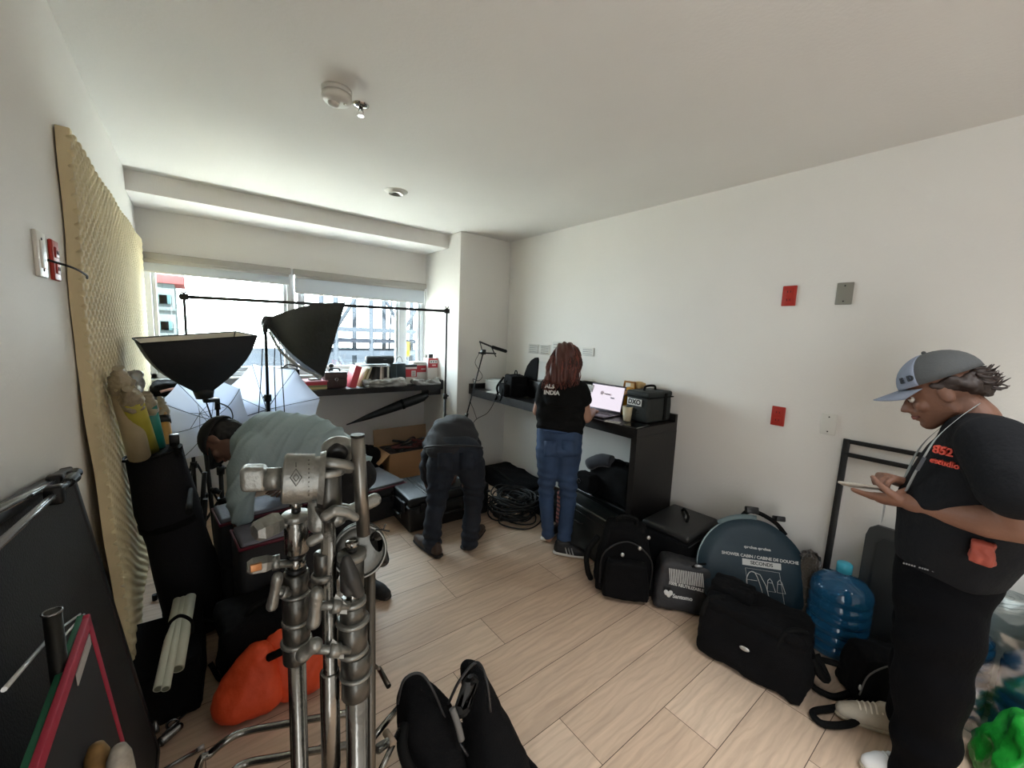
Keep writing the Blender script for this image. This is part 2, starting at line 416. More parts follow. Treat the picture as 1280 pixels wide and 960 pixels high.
# ------------------------------------------------------------------ outside
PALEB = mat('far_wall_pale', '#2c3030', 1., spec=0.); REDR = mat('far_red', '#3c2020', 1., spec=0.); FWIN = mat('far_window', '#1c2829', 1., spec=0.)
B0 = on(184, 345, 'y', 60); B1 = on(217, 350, 'y', 60)
ab = thing('apartment_building', 'pale tower block with red roof line far outside the left pane', 'building', (B0.x, 60, -30), world=True)
x0, x1, zt = B0.x, B1.x, on(200, 352, 'y', 60).z
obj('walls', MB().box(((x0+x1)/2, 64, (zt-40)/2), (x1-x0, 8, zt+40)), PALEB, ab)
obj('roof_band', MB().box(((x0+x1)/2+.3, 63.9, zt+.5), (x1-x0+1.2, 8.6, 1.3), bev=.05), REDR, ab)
k = 0; z = zt-1.9
while z > -6:
    for j in range(3):
        cx = x0+.9+j*(x1-x0-1.6)/2
        wmb = MB().box((cx, 59.9, z), (.75, .3, 1.0), bev=.03); obj('window', wmb, FWIN, ab)
    obj('floor_band', MB().box(((x0+x1)/2, 59.95, z-1.1), (x1-x0+.2, .5, .22)), mat('far_band', '#242828', 1., spec=0.), ab)
    z -= 2.9
# scaffold tower beyond the right panes
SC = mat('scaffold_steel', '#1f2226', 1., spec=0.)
sx0, sx1, sy = on(420, 430, 'y', 9).x, on(540, 430, 'y', 9).x, 9.0
st = thing('scaffold_tower', 'grey steel scaffold tower outside the right window panes', 'scaffold', ((sx0+sx1)/2, sy, -4), world=True)
up_ = MB(); px = [sx0+(sx1-sx0)*i/3 for i in range(4)]
for x in px:
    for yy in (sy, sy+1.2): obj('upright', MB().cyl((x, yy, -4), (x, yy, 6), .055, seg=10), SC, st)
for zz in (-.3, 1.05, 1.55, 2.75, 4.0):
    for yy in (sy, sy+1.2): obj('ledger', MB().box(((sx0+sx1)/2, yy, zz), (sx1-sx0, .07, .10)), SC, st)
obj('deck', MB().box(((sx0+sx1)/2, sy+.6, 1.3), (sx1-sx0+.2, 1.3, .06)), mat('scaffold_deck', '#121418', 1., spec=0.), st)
for i in range(3):
    for za, zb in ((-.3, 1.05), (1.55, 2.75), (2.75, 4.0)):
        a, b = (px[i], px[i+1]) if (i+int(za > 0)) % 2 else (px[i+1], px[i])
        obj('brace', MB().cyl((a, sy, za), (b, sy, zb), .04, seg=8), SC, st)
obj('sign_panel', MB().box((px[3]-.75, sy-.08, 1.15), (.28, .03, .34)), mat('yellow_sign', '#33290a', 1., spec=0.), st)
for dx in (.33, .66):
    obj('ladder', MB().cyl((px[1]+dx*.6, sy+.2, -4), (px[1]+dx*.6+.5, sy+.2, 5), .025, seg=8), SC, st)
# neighbouring canopy roof seen through the sheer blind
rf = MB().prism([(3.2, 22, 6.2), (12.5, 22, 8.6), (17, 22, 7.6), (17, 22, 6.6), (3.2, 22, 5.7)], (0, 6, 0))
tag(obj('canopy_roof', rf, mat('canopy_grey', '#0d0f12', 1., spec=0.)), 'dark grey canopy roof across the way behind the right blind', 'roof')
struct('ground_outside', MB().box((20, 90, -30.2), (400, 170, .4)), mat('outside_ground', '#a09c94', .9))
lw = MB().box((8, 40, -3.2), (40, 2, 5.4))
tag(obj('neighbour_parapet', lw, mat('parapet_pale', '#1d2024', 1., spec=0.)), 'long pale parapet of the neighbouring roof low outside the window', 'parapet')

# ------------------------------------------------------------------ light
wd = bpy.data.worlds.new('world'); sc.world = wd; wd.use_nodes = True; nt = wd.node_tree; N = nt.nodes; L = nt.links
bg = N['Background']; tc = N.new('ShaderNodeTexCoord'); sp = N.new('ShaderNodeSeparateXYZ'); L.new(tc.outputs['Generated'], sp.inputs[0])
rp = N.new('ShaderNodeValToRGB'); L.new(sp.outputs['Z'], rp.inputs['Fac']); e = rp.color_ramp.elements
e[0].position = 0; e[0].color = (.93, .975, 1, 1); e[1].position = 1; e[1].color = (.70, .84, 1, 1)
L.new(rp.outputs[0], bg.inputs['Color']); bg.inputs['Strength'].default_value = SKY
pl = bpy.data.lights.new('window_portal', 'AREA'); pl.shape = 'RECTANGLE'; pl.size = WX1-WX0; pl.size_y = WZ1-WZ0; pl.cycles.is_portal = True
rl = bpy.data.lights.new('rear_fill_light', 'AREA'); rl.shape = 'RECTANGLE'; rl.size = 1.0; rl.size_y = 2.04; rl.energy = REAR; rl.color = (.94, .98, 1)
ro = bpy.data.objects.new('rear_fill_light', rl); COL.objects.link(ro); ro.location = (XL+.012, -.9, 1.04); ro.rotation_euler = (R_(90), 0, R_(-90))   # fill light added on the solid left wall, behind the camera
struct('added_door_frame', MB().box((XL+.01, -1.44, 1.05), (.03, .07, 2.1), bev=.004).box((XL+.01, -.36, 1.05), (.03, .07, 2.1), bev=.004).box((XL+.01, -.9, 2.125), (.03, 1.15, .07), bev=.004), mat('added_frame_white', '#cfcdc8', .5))  # frame added around the fill light; the wall behind has no opening
pn = bpy.data.lights.new('rear_ceiling_fill', 'AREA'); pn.shape = 'RECTANGLE'; pn.size = 1.2; pn.size_y = 1.2; pn.energy = PANEL; pn.spread = R_(95); pn.color = (.95, .98, 1)  # unseen overhead fill, added to brighten the near floor and low walls
qo = bpy.data.objects.new('rear_ceiling_fill', pn); COL.objects.link(qo); qo.location = (1.5, -.7, ZC-.012)
t = thing('fill_light_frame', 'square frame around a ceiling fill light added behind the camera', 'ceiling light', (1.5, -.7, ZC), world=True)  # made-up fixture around the added fill light, out of view
for (dx, dy, sx, sy) in ((.62, 0, .04, 1.28), (-.62, 0, .04, 1.28), (0, .62, 1.28, .04), (0, -.62, 1.28, .04)): obj('frame', MB().box((1.5+dx, -.7+dy, ZC-.012), (sx, sy, .022), bev=.003), mat('added_frame_white', '#cfcdc8', .5), t)
po = bpy.data.objects.new('window_portal', pl); COL.objects.link(po); po.location = ((WX0+WX1)/2, YB+.2, (WZ0+WZ1)/2); po.rotation_euler = (R_(-90), 0, 0)
sn = bpy.data.lights.new('sun', 'SUN'); sn.energy = SUN; sn.angle = R_(.6); sn.color = (1, .98, .95)
so_ = bpy.data.objects.new('sun', sn); COL.objects.link(so_); so_.rotation_euler = (R_(38), 0, R_(-20))   # high behind the building, shining away from the window
vs = sc.view_settings; vs.view_transform = 'Standard'; vs.look = 'None'; vs.gamma = 1; vs.use_curve_mapping = False; vs.exposure = EXPO
sc.cycles.max_bounces = 12; sc.cycles.diffuse_bounces = 8; sc.cycles.glossy_bounces = 4; sc.cycles.transparent_max_bounces = 12
sc.cycles.sample_clamp_indirect = 6; sc.cycles.caustics_reflective = False; sc.cycles.caustics_refractive = False
# ------------------------------------------------------------------ counters
def X(px, py, y): return on(px, py, 'y', y).x
t = thing('window_counter', 'long black counter fixed under the window, piled with books and boxes', 'counter', ((XL+XC)/2, 4.3, .94), world=True)
obj('worktop', slab(XL+.002, 2.198, 4.06, 4.538, .945, 1.0), BLACKLAM, t)
obj('side_upstand', slab(2.172, 2.198, 4.062, 4.538, 1.0, 1.05), BLACKLAM, t)
obj('bracket', MB().box((2.10, 4.16, .915), (.15, .18, .06), bev=.004), BLACKLAM, t)
obj('bracket', MB().box((.30, 4.46, .90), (.04, .15, .09), bev=.004), BLACKLAM, t)
t = thing('counter_desk', 'black counter desk along the right wall with a solid end panel', 'desk', (2.6, 2.66, 0), world=True)
obj('worktop', slab(2.345, XR-.002, 1.592, 3.748, .93, .99), BLACKLAM, t)
obj('front_rail', slab(2.345, 2.375, 1.64, 3.70, .915, .94), BLACKLAM, t)
obj('end_panel', slab(2.345, XR-.002, 1.59, 1.635, 0, .9295), BLACKLAM, t)
obj('back_upstand', slab(XR-.03, XR-.002, 1.592, 3.748, .99, 1.048), BLACKLAM, t)
obj('side_upstand', slab(2.345, XR-.03, 3.715, 3.748, .99, 1.04), BLACKLAM, t)

# ------------------------------------------------------------------ wall and ceiling fittings
REDP = mat('red_outlet_plastic', '#a8281c', .45); WHP = mat('white_plastic', '#d9d8d2', .4); GRYP = mat('grey_plate', '#85837a', .5)
DARKIN = mat('dark_slots', '#1c1a1a', .7)
def plate(name, label, cat, y, z, m, x=XR, s=-1, w=.075, h=.12, kind='outlet', group=None, rz=0):
    t = thing(name, label, cat, (x, y, z), world=True, group=group)
    obj('cover_plate', MB().box((x+s*.005, y, z), (.010, w, h), bev=.004), m, t)
    if kind == 'outlet':
        for dz in (.024, -.024):
            obj('socket', MB().box((x+s*.011, y, z+dz), (.005, w*.5, h*.26), bev=.002), m, t)
            obj('slot', MB().box((x+s*.0142, y-.008, z+dz), (.001, .003, .011)).box((x+s*.0142, y+.008, z+dz), (.001, .003, .011)), DARKIN, t)
    else:
        for dz in (.042, -.042): obj('screw', MB().cyl((x+s*.009, y, z+dz), (x+s*.0115, y, z+dz), .004, seg=10), DARKIN, t)
    if kind == 'switch': obj('rocker', MB().box((x+s*.011, y, z), (.006, w*.55, h*.6), bev=.002), m, t)
    return t
plate('power_outlet', 'upper red power outlet high on the right wall', 'outlet', .952, 1.893, REDP)
plate('blank_plate', 'grey blank cover plate high on the right wall, level with the red outlet', 'cover plate', .686, 1.893, GRYP, kind='blank')
plate('power_outlet', 'lower red power outlet on the right wall above the bags', 'outlet', .933, 1.158, REDP)
plate('cover_plate', 'white cover plate low on the right wall above the leaning black frame', 'cover plate', .676, 1.159, WHP, kind='blank')
plate('light_switch', 'white switch plate on the left wall with a dark cable end', 'switch', 1.725, 1.765, WHP, x=XL, s=1, kind='switch', h=.125, w=.085)
p = plate('power_outlet', 'red power outlet on the left wall beside the yellow foam', 'outlet', 1.875, 1.765, REDP, x=XL, s=1, h=.12)
cb = MB().tube(spline([(XL+.012, 1.76, 1.755), (XL+.05, 1.83, 1.745), (XL+.06, 1.95, 1.735), (XL+.05, 2.035, 1.73)], 6), .0035, 6)
tag(obj('cable', cb, mat('black_rubber', '#141414', .6)), 'short black cable from the white switch plate towards the foam', 'cable')

def downlight():
    c = on(495, 239, 'z', ZC)
    t = thing('recessed_downlight', 'white ring recessed downlight in the ceiling, unlit', 'ceiling light', c, world=True)
    obj('trim_ring', MB().lathe([(.052, -.022), (.058, -.004), (.082, -.006), (.086, -.001), (.086, .0)], Matrix.Translation(c), 40), mat('downlight_ring', '#d6d4cc', .35), t)
    obj('reflector', MB().lathe([(0, -.003), (.03, -.004), (.05, -.02), (.053, -.022)], Matrix.Translation(c), 32), mat('downlight_inner', '#a9a79f', .25, .6), t)
downlight()
c = on(421, 112, 'z', ZC)
t = thing('smoke_detector', 'white round smoke detector on the ceiling', 'smoke detector', c, world=True)
M = Matrix.Translation(c)
SD = mat('detector_white', '#cfcdc5', .45)
obj('base', MB().lathe([(0, -.001), (.062, -.001), (.062, -.014), (.058, -.016), (.058, -.02), (0, -.02)], M, 40), SD, t)
obj('body', MB().lathe([(0, -.02), (.06, -.02), (.062, -.032), (.060, -.042), (.052, -.052), (.0, -.055)], M, 40), SD, t)
obj('sensor_dome', MB().lathe([(.024, -.050), (.022, -.062), (.012, -.070), (0, -.071)], M @ Matrix.Translation((-.012, .01, 0)), 24), mat('detector_dome', '#bebcb4', .35), t)
obj('test_button', MB().cyl(c+V((.03, -.012, -.052)), c+V((.03, -.012, -.058)), .006, seg=14), SD, t)
c = on(451, 131, 'z', ZC)
t = thing('fire_sprinkler', 'chrome fire sprinkler head beside the smoke detector', 'sprinkler', c, world=True)
CH = mat('chrome', '#c9c7c3', .12, 1.)
obj('escutcheon', MB().lathe([(.01, -.012), (.024, -.010), (.036, -.003), (.037, 0)], Matrix.Translation(c), 32), CH, t)
obj('nozzle', MB().cyl(c+V((0, 0, -.001)), c+V((0, 0, -.022)), .009, .007, 14), mat('dark_bronze', '#3a3430', .3, .8), t)
obj('frame_arm', MB().tube([c+V((.008, 0, -.02)), c+V((.012, 0, -.032)), c+V((.003, 0, -.046))], .002, 6), CH, t)
obj('frame_arm', MB().tube([c+V((-.008, 0, -.02)), c+V((-.012, 0, -.032)), c+V((-.003, 0, -.046))], .002, 6), CH, t)
obj('deflector', MB().cyl(c+V((0, 0, -.046)), c+V((0, 0, -.049)), .014, seg=16), CH, t)

# papers taped to the right wall
PAP = mat('paper_white', '#d5d4cf', .7, bump=.1, bscale=40); INK = mat('grey_ink', '#77777a', .7)
def paper(y0, y1, z0, z1, label, lines=5, tilt=0.):
    yc, zc = (y0+y1)/2, (z0+z1)/2; t = thing('wall_paper_sheet', label, 'paper', (XR, yc, zc), world=True, group='papers taped above the desk')
    g = [[V((XR-.003-.006*math.sin(PI*j/6)*(i % 2)*.5, y0+(y1-y0)*j/6+tilt*(i/6-.5), z0+(z1-z0)*i/6)) for j in range(7)] for i in range(7)]
    obj('sheet', MB().sheet(g, .0006), PAP, t)
    ln = MB()
    for k in range(lines):
        zz = z1-(z1-z0)*(k+1)/(lines+1); ln.box((XR-.008, yc, zz), (.0006, (y1-y0)*.7, .004))
    obj('printed_lines', ln, INK, t)
paper(3.20, 3.36, 1.40, 1.50, 'greyish printed sheet, left of the papers taped above the desk', 4)
paper(3.02, 3.18, 1.40, 1.50, 'printed sheet taped next to the greyish one, left of the woman', 5)
paper(2.86, 2.99, 1.42, 1.54, 'sheet with a printed heading taped just left of the woman hair', 3, .01)
paper(2.44, 2.60, 1.425, 1.50, 'small printed sheet taped right of the woman head', 3)

# ------------------------------------------------------------------ things on the window counter
ZS = 1.0
def boxthing(name, label, cat, c, d, m, rz=0, bev=.003, group=None, rot=None):
    """box c = centre of base"""
    t = thing(name, label, cat, c, rz, group, rot=rot)
    return t
SPK = mat('speaker_mesh', '#26292a', .7, bump=.3, bscale=600)
# leaning books row
xs = X(446, 480, 4.25); titles = []
BK = [('#c9b98f', .018, .205, 24), ('#8a7a58', .015, .20, 23), ('#c4bba6', .02, .215, 21), ('#2a2522', .022, .21, 19), ('#4a3f33', .018, .205, 17), ('#1f1d1d', .03, .205, 8),
      ('#36302d', .022, .205, 6), ('#161616', .035, .20, 3), ('#c8beb4', .022, .20, 2), ('#7e736a', .02, .20, 0), ('#22201f', .028, .20, 0), ('#b9b6ae', .02, .205, 0)]
BL_ = ['tan thin book, first of the leaning row beside the pink binder', 'brown thin book, second of the leaning row', 'cream book leaning between brown and black books', 'black book leaning in the row, fourth from the pink binder', 'dark brown leaning book behind the plastic bag', 'thick black book near the middle of the row',
      'dark grey book right of the thick black one', 'widest black book in the row under the speaker', 'cream book standing between black books under the speaker', 'grey brown upright book under the speaker', 'black upright book beside the last pale book', 'pale book at the row end beside the teal box']
x = xs
for i, ((col, w, h, a), lb) in enumerate(zip(BK, BL_)):
    a = R_(a); wx = w/math.cos(a)
    t = thing('book', lb, 'book', (x, 4.26, ZS), group='books standing on the window counter', rot=(0, a, 0))
    cv = MB().box((-w/2+.0015, 0, h/2), (.003, .15, h)).box((w/2-.0015, 0, h/2), (.003, .15, h)).box((0, -.0745, h/2), (w, .003, h))
    for v in cv.b.verts: v.co.x += w/2
    obj('cover', cv, mat('book_'+col, col, .6), t)
    obj('pages', MB().box((w/2, .002, h/2), (w-.006, .146, h-.008)), mat('book_pages', '#cfc6b2', .8), t)
    x += wx+.0035+(h*math.tan(a)*.0)
xe = x
t = thing('ring_binder', 'pink ring binder leaning on the books beside the brown bag', 'binder', (X(434.5, 485, 4.22), 4.25, ZS), rot=(0, R_(17), 0))
PK = mat('pink_binder', '#c8434f', .5)
obj('cover', MB().box((.002, 0, .115), (.003, .17, .23)).box((.062, 0, .115), (.003, .17, .23)).box((.032, -.086, .115), (.063, .003, .23)), PK, t)
obj('pages', MB().box((.032, 0, .113), (.05, .16, .21)), mat('book_pages', '#cfc6b2', .8), t)
# tray + speaker on the books
ztop = ZS+.207
t = thing('metal_tray', 'thin steel rack tray lying on top of the books', 'tray', (1.52, 4.26, ztop))
xa, xb = xs+.02, xe-.03
t.location.x = (xa+xb)/2
obj('plate', MB().box((0, 0, .006), (xb-xa, .17, .004), bev=.002), mat('brushed_steel', '#8a8c8e', .3, .8), t)
obj('rim', MB().tube([(-(xb-xa)/2, -.085, .014), ((xb-xa)/2, -.085, .014), ((xb-xa)/2, .085, .014), (-(xb-xa)/2, .085, .014)], .005, 6, closed=True), mat('brushed_steel', '#8a8c8e', .3, .8), t)
xc0, xc1 = X(457.5, 442, 4.26), X(491.5, 441, 4.26)
t = thing('bluetooth_speaker', 'black cylindrical portable speaker lying on the tray over the books', 'speaker', ((xc0+xc1)/2, 4.26, ztop+.02))
L_ = xc1-xc0
obj('grille', MB().cyl((-L_/2+.01, 0, .042), (L_/2-.01, 0, .042), .042, seg=32), SPK, t)
for s in (-1, 1): obj('end_cap', MB().lathe([(0, .012), (.034, .010), (.041, 0), (.042, -.006)], Matrix.Translation((s*(L_/2-.008), 0, .042)) @ Matrix.Rotation(s*PI/2, 4, 'Y'), 28), mat('black_rubber', '#141414', .6), t)
obj('badge', MB().box((.04, -.0425, .045), (.035, .002, .009), bev=.0008), mat('badge_grey', '#6c6e70', .4), t)
# teal-black box
xa, xb = X(488, 480, 4.2), X(507, 480, 4.2)
t = thing('file_box', 'dark teal upright storage box between books and red boxes', 'box', ((xa+xb)/2, 4.27, ZS), rot=(0, R_(-2), 0))
obj('shell', MB().box((0, 0, .115), (xb-xa, .17, .23), bev=.004), mat('teal_black', '#1c2f35', .5), t)
obj('spine_strip', MB().box((-.02, -.087, .115), (.01, .003, .20)), mat('teal_strip', '#3c5157', .5), t)
obj('cable_loop', MB().tube(spline([(-.02, -.05, .235), (-.0, -.07, .29), (.04, -.06, .30), (.07, -.04, .24)], 6), .0028, 6), mat('black_rubber', '#141414', .6), t)
# red and white product boxes
RW = mat('box_white', '#c9c4bf', .55); RR = mat('box_red', '#a5252f', .5)
def rwbox(px0, px1, y, h, red, label, top=None, name='product_box'):
    xa, xb = X(px0, 470, y), X(px1, 470, y); w = xb-xa
    t = thing(name, label, 'box', ((xa+xb)/2, y+.06, ZS), group='red and white boxes on the window counter')
    obj('carton', MB().box((0, 0, h/2), (w, .12, h), bev=.002), RW, t)
    for (z0, z1, u0, u1) in red:
        obj('red_panel', MB().box(((u0+u1)/2*w-w/2, -.0605, (z0+z1)/2*h), ((u1-u0)*w, .0015, (z1-z0)*h)), RR, t)
    return t, w, h
t, w, h = rwbox(506, 521, 4.20, .19, [(.42, .88, 0, 1)], 'white box with red middle band and black lid beside the teal box')
obj('lid', MB().box((0, 0, h+.012), (w+.004, .124, .026), bev=.003), mat('box_lid_black', '#2b2e30', .5), t)
obj('picture_label', MB().box((w*.22, -.062, h*.62), (w*.36, .001, h*.34)), RW, t)
for k in range(3): obj('printed_text', MB().box((w*.22, -.0628, h*(.52+.09*k)), (w*.22, .0006, h*.03)), mat('print_dark', '#3a3030', .6), t)
t, w, h = rwbox(521, 534, 4.25, .20, [(.62, 1.0, 0, 1)], 'white box with red top half, middle one of the red boxes')
obj('printed_text', MB().box((w*.1, -.0618, h*.8), (w*.4, .0006, h*.06)), RW, t)
RT_ = thing('white_router', 'flat white device lying on the middle red box', 'router', t.location+V((0, .0, .203)))
obj('casing', MB().box((-.03, .0, .02), (.15, .12, .038), bev=.006), WHP, RT_); obj('status_strip', MB().box((-.03, -.0605, .02), (.10, .001, .006)), GRYP, RT_)
t, w, h = rwbox(535, 548, 4.20, .285, [(.62, 1.0, 0, 1)], 'tallest white box with red top, nearest the wall corner')
obj('printed_text', MB().box((0, -.0618, h*.86), (w*.75, .0006, h*.12)), RW, t)
for k in range(3): obj('printed_text', MB().box((-w*.22+k*w*.22, -.0624, h*.86), (w*.12, .0006, h*.05)), mat('print_dark', '#3a3030', .6), t)
obj('printed_text', MB().box((w*.05, -.0618, h*.72), (w*.35, .0006, h*.05)), mat('print_pale', '#e0b0a8', .6), t)
c = t.location+V((-.005, .0, h))
t = thing('lens_cap_pot', 'small black lens pot standing on the tallest red box', 'lens', c)
obj('barrel', MB().cyl((0, 0, 0), (0, 0, .038), .028, seg=24), mat('black_plastic', '#111112', .4), t); obj('cap', MB().cyl((0, 0, .038), (0, 0, .046), .030, seg=24), mat('black_plastic', '#111112', .4), t)
t = thing('clear_cap', 'small clear grey cap leaning beside the black lens pot', 'cap', c+V((-.05, .02, 0)))
obj('disc', MB().cyl((0, 0, 0), (0, 0, .04), .012, seg=16), GRYP, t)
# clear plastic bags
PLAS = sheer('clear_plastic_bag', '#dfe0e0', .45, .12)
PLASW = mat('crumpled_plastic', '#a7a6a4', .22, bump=.5, bscale=35, trans=.25)
def plasbag(px0, px1, y, h, label, seed, d=.16):
    xa, xb = X(px0, 478, y), X(px1, 478, y)
    t = thing('plastic_bag', label, 'plastic bag', ((xa+xb)/2, y, ZS), group='clear plastic bags on the window counter')
    b = softbox_mesh((xb-xa, d, h), amp=.035, scale=16, seed=seed)
    obj('film', b, PLASW, t)
    obj('contents', softbox_mesh(((xb-xa)*.8, d*.6, h*.55), amp=.01, scale=16, seed=seed+2), mat('pale_contents', '#8e8c88', .6), t)
plasbag(455, 505, 4.12, .075, 'crumpled clear plastic bag in front of the leaning books', 3)
plasbag(515, 549, 4.12, .055, 'crumpled clear plastic bag in front of the red boxes', 8, .11)
# brown bag
xa, xb = X(406, 480, 4.18), X(433, 480, 4.18); w = xb-xa
t = thing('camera_bag', 'small brown leather bag with a front ring beside the pink binder', 'bag', ((xa+xb)/2, 4.22, ZS))
BR = mat('brown_leather', '#3e2a26', .45, bump=.2, bscale=80)
obj('body', softbox_mesh((w*1.1, .13, .15), amp=.003, seed=2), BR, t); obj('flap', softbox_mesh((w*1.12, .145, .075), amp=.002, seed=4).move(Matrix.Translation((0, 0, .085))), BR, t)
obj('ring', MB().tube(arc((0, -.076, .088), .014, 0, 2*PI, 20)[:-1], .003, 6, closed=True), CH, t)
obj('tongue', MB().box((0, -.074, .06), (.014, .006, .05), bev=.002), BR, t)
obj('handle', MB().tube(spline([(-.05, 0, .15), (-.04, 0, .185), (.04, 0, .185), (.05, 0, .15)], 6), .007, 8), mat('black_rubber', '#141414', .6), t)
t = thing('mini_tripod', 'small black gadget with a round knob behind the brown bag', 'gadget', (X(414, 450, 4.36), 4.36, ZS))
obj('column', MB().cyl((0, 0, 0), (0, 0, .19), .02, seg=16), mat('black_plastic', '#111112', .4), t); obj('knob', MB().ell((0, 0, .205), (.026, .026, .022)), mat('black_plastic', '#111112', .4), t)
# flat book stack
z = ZS
for i, (col, h, dx, lb) in enumerate((('#b9ab78', .022, 0, 'cream covered book at the bottom of the flat pile'), ('#7d8a5a', .018, -.004, 'green book lying in the flat pile under the red one'), ('#b03440', .030, -.008, 'thick red book on the flat pile beside the brown bag'), ('#c98a92', .012, .0, 'thin pink notebook lying on the thick red book'))):
    xa, xb = X(381, 485, 4.15), X(409, 485, 4.15)
    t = thing('flat_book', lb, 'book', ((xa+xb)/2+dx, 4.23, z), rz=R_(3*i-4), group='books lying flat on the window counter')
    obj('cover', MB().box((0, 0, .0015), (xb-xa, .20, .003)).box((0, 0, h-.0015), (xb-xa, .20, .003)).box((0, -.0985, h/2), (xb-xa, .003, h)), mat('book_'+col, col, .6), t)
    obj('pages', MB().box((0, .002, h/2), (xb-xa-.006, .19, h-.006)), mat('book_pages', '#cfc6b2', .8), t)
    z += h
t = thing('pocket_calculator', 'small grey calculator lying on the flat book pile', 'calculator', ((xa+xb)/2, 4.20, z), rz=.15)
obj('case', MB().box((0, 0, .009), (.10, .07, .018), bev=.004), GRYP, t); obj('display', MB().box((0, .018, .0185), (.08, .02, .002)), DARKIN, t)
# brown box and dark camera things behind the umbrella
t = thing('brown_carton', 'small brown carton on the counter behind the large umbrella', 'box', (X(340, 452, 4.35), 4.38, ZS))
obj('carton', MB().box((0, 0, .095), (.15, .10, .19), bev=.002), mat('carton_brown', '#6f625a', .8), t); obj('tape', MB().box((0, -.051, .095), (.03, .001, .19)), mat('tape_grey', '#8e8580', .5), t)
t = thing('camera_pouch', 'black equipment pouch on the counter beside the brown carton', 'pouch', (X(362, 455, 4.3), 4.32, ZS))
obj('body', softbox_mesh((.17, .13, .19), amp=.006, seed=9), mat('black_fabric', '#08080a', .9, bump=.4, bscale=250, spec=.18), t)
obj('strap', MB().tube(spline([(-.07, 0, .18), (-.02, -.02, .225), (.05, -.02, .21), (.075, 0, .17)], 6), .006, 6), mat('black_webbing', '#050505', .8, spec=.2), t)
t = thing('action_camera', 'small black camera with a silver lens ring behind the umbrella edge', 'camera', (X(372, 470, 4.17), 4.17, ZS))
obj('body', MB().box((0, 0, .03), (.07, .045, .06), bev=.008), mat('black_plastic', '#111112', .4), t); obj('lens', MB().cyl((0, -.022, .032), (0, -.045, .032), .02, seg=20), mat('black_plastic', '#111112', .4), t)
obj('lens_ring', MB().tube(arc((0, -.045, .032), .02, 0, 2*PI, 20)[:-1], .002, 6, closed=True), CH, t)
t = thing('dark_cloth_bundle', 'dark cloth bundle with a pink edge at the left end of the counter', 'cloth', (X(222, 488, 4.25), 4.28, ZS))
obj('cloth', softbox_mesh((.32, .26, .10), amp=.02, scale=14, seed=5), mat('black_fabric', '#08080a', .9, bump=.4, bscale=250, spec=.18), t)
obj('edge_band', MB().tube(spline([(-.10, -.14, .04), (-.02, -.15, .06), (.08, -.14, .05)], 6), .010, 8), mat('pink_cloth', '#b98e8e', .8), t)
# rolled umbrella hanging slanted below the counter
a, b = on(433, 531, 'y', 4.3), on(535, 501, 'y', 4.08); b.z = .886
dd = (b-a)
t = thing('folded_umbrella', 'long tapered black folded umbrella slanting under the window counter', 'umbrella', (a+b)/2, world=True)
obj('canopy', MB().tube([a+dd*k for k in (0, .08, .25, .45, .65, .82, .93, 1)], [.006, .012, .026, .042, .052, .055, .05, .02], 10).shake(.008, 9, 2), mat('black_nylon', '#16181a', .55, bump=.2, bscale=40), t)
obj('tie_band', MB().tube([a+dd*.66, a+dd*.69], .057, 14), mat('black_webbing', '#050505', .8, spec=.2), t)

# ------------------------------------------------------------------ background stand
BKM = mat('black_metal', '#1b1b1c', .35, .5)
def lightstand(name, label, cat, x, y, ztop, spread=.42, rz=0., group=None, zk=.95, r=.0125, m=None):
    m = m or BKM; t = thing(name, label, cat, (x, y, 0), rz, group)
    obj('lower_pole', MB().cyl((0, 0, .08), (0, 0, zk), r, seg=12), m, t); obj('upper_pole', MB().cyl((0, 0, zk), (0, 0, ztop), r*.72, seg=12), m, t)
    obj('collar', MB().cyl((0, 0, zk-.03), (0, 0, zk+.02), r*1.7, seg=12), m, t); obj('clamp_knob', MB().cyl((0, 0, zk), (.035, 0, zk), .009, seg=8), m, t)
    obj('spreader', MB().cyl((0, 0, .47), (0, 0, .52), r*1.8, seg=12), m, t)
    for k in range(3):
        a = 2*PI*k/3+.4; e = V((math.cos(a)*spread, math.sin(a)*spread, .012)); l = obj('leg', MB().tube([(math.cos(a)*.02, math.sin(a)*.02, .5), e], .008, 8), m, t)
        obj('rubber_foot', MB().cyl(e+V((0, 0, -.012)), e+V((0, 0, .02)), .013, seg=10), mat('black_rubber', '#141414', .6), l)
        obj('brace', MB().tube([(math.cos(a)*.02, math.sin(a)*.02, .15), e*.5+V((0, 0, .25))], .005, 6), m, t)
    return t
pr_ = on(557, 450, 'y', 3.6); pl_ = on(230, 370, 'z', 1.79)
pr_ = V((1.975, 3.6, 0)); zb_ = on(560, 389, 'y', 3.6).z; pl_ = on(230, 371, 'z', zb_)
zl_ = on(230, 371, 'y', 3.88).z; pl_ = on(230, 371, 'y', 3.88); pl_ = V((pl_.x, pl_.y, 0))
lightstand('backdrop_stand', 'thin black backdrop stand post holding the crossbar, beside the wall corner', 'stand', pr_.x, pr_.y, zb_+.03, .20, -.5, 'backdrop stand posts')
lightstand('backdrop_stand', 'black backdrop stand post rising behind the upturned softbox', 'stand', pl_.x, pl_.y, zl_+.03, .20, 1.9, 'backdrop stand posts')
d = (pr_-pl_).normalized(); a, b = pl_-d*.03+V((0, 0, zl_)), pr_+d*.02+V((0, 0, zb_))
t = thing('backdrop_crossbar', 'thin black crossbar spanning the two backdrop stand posts', 'crossbar', (a+b)/2, world=True)
obj('bar', MB().cyl(a, b, .0125, seg=12), BKM, t)
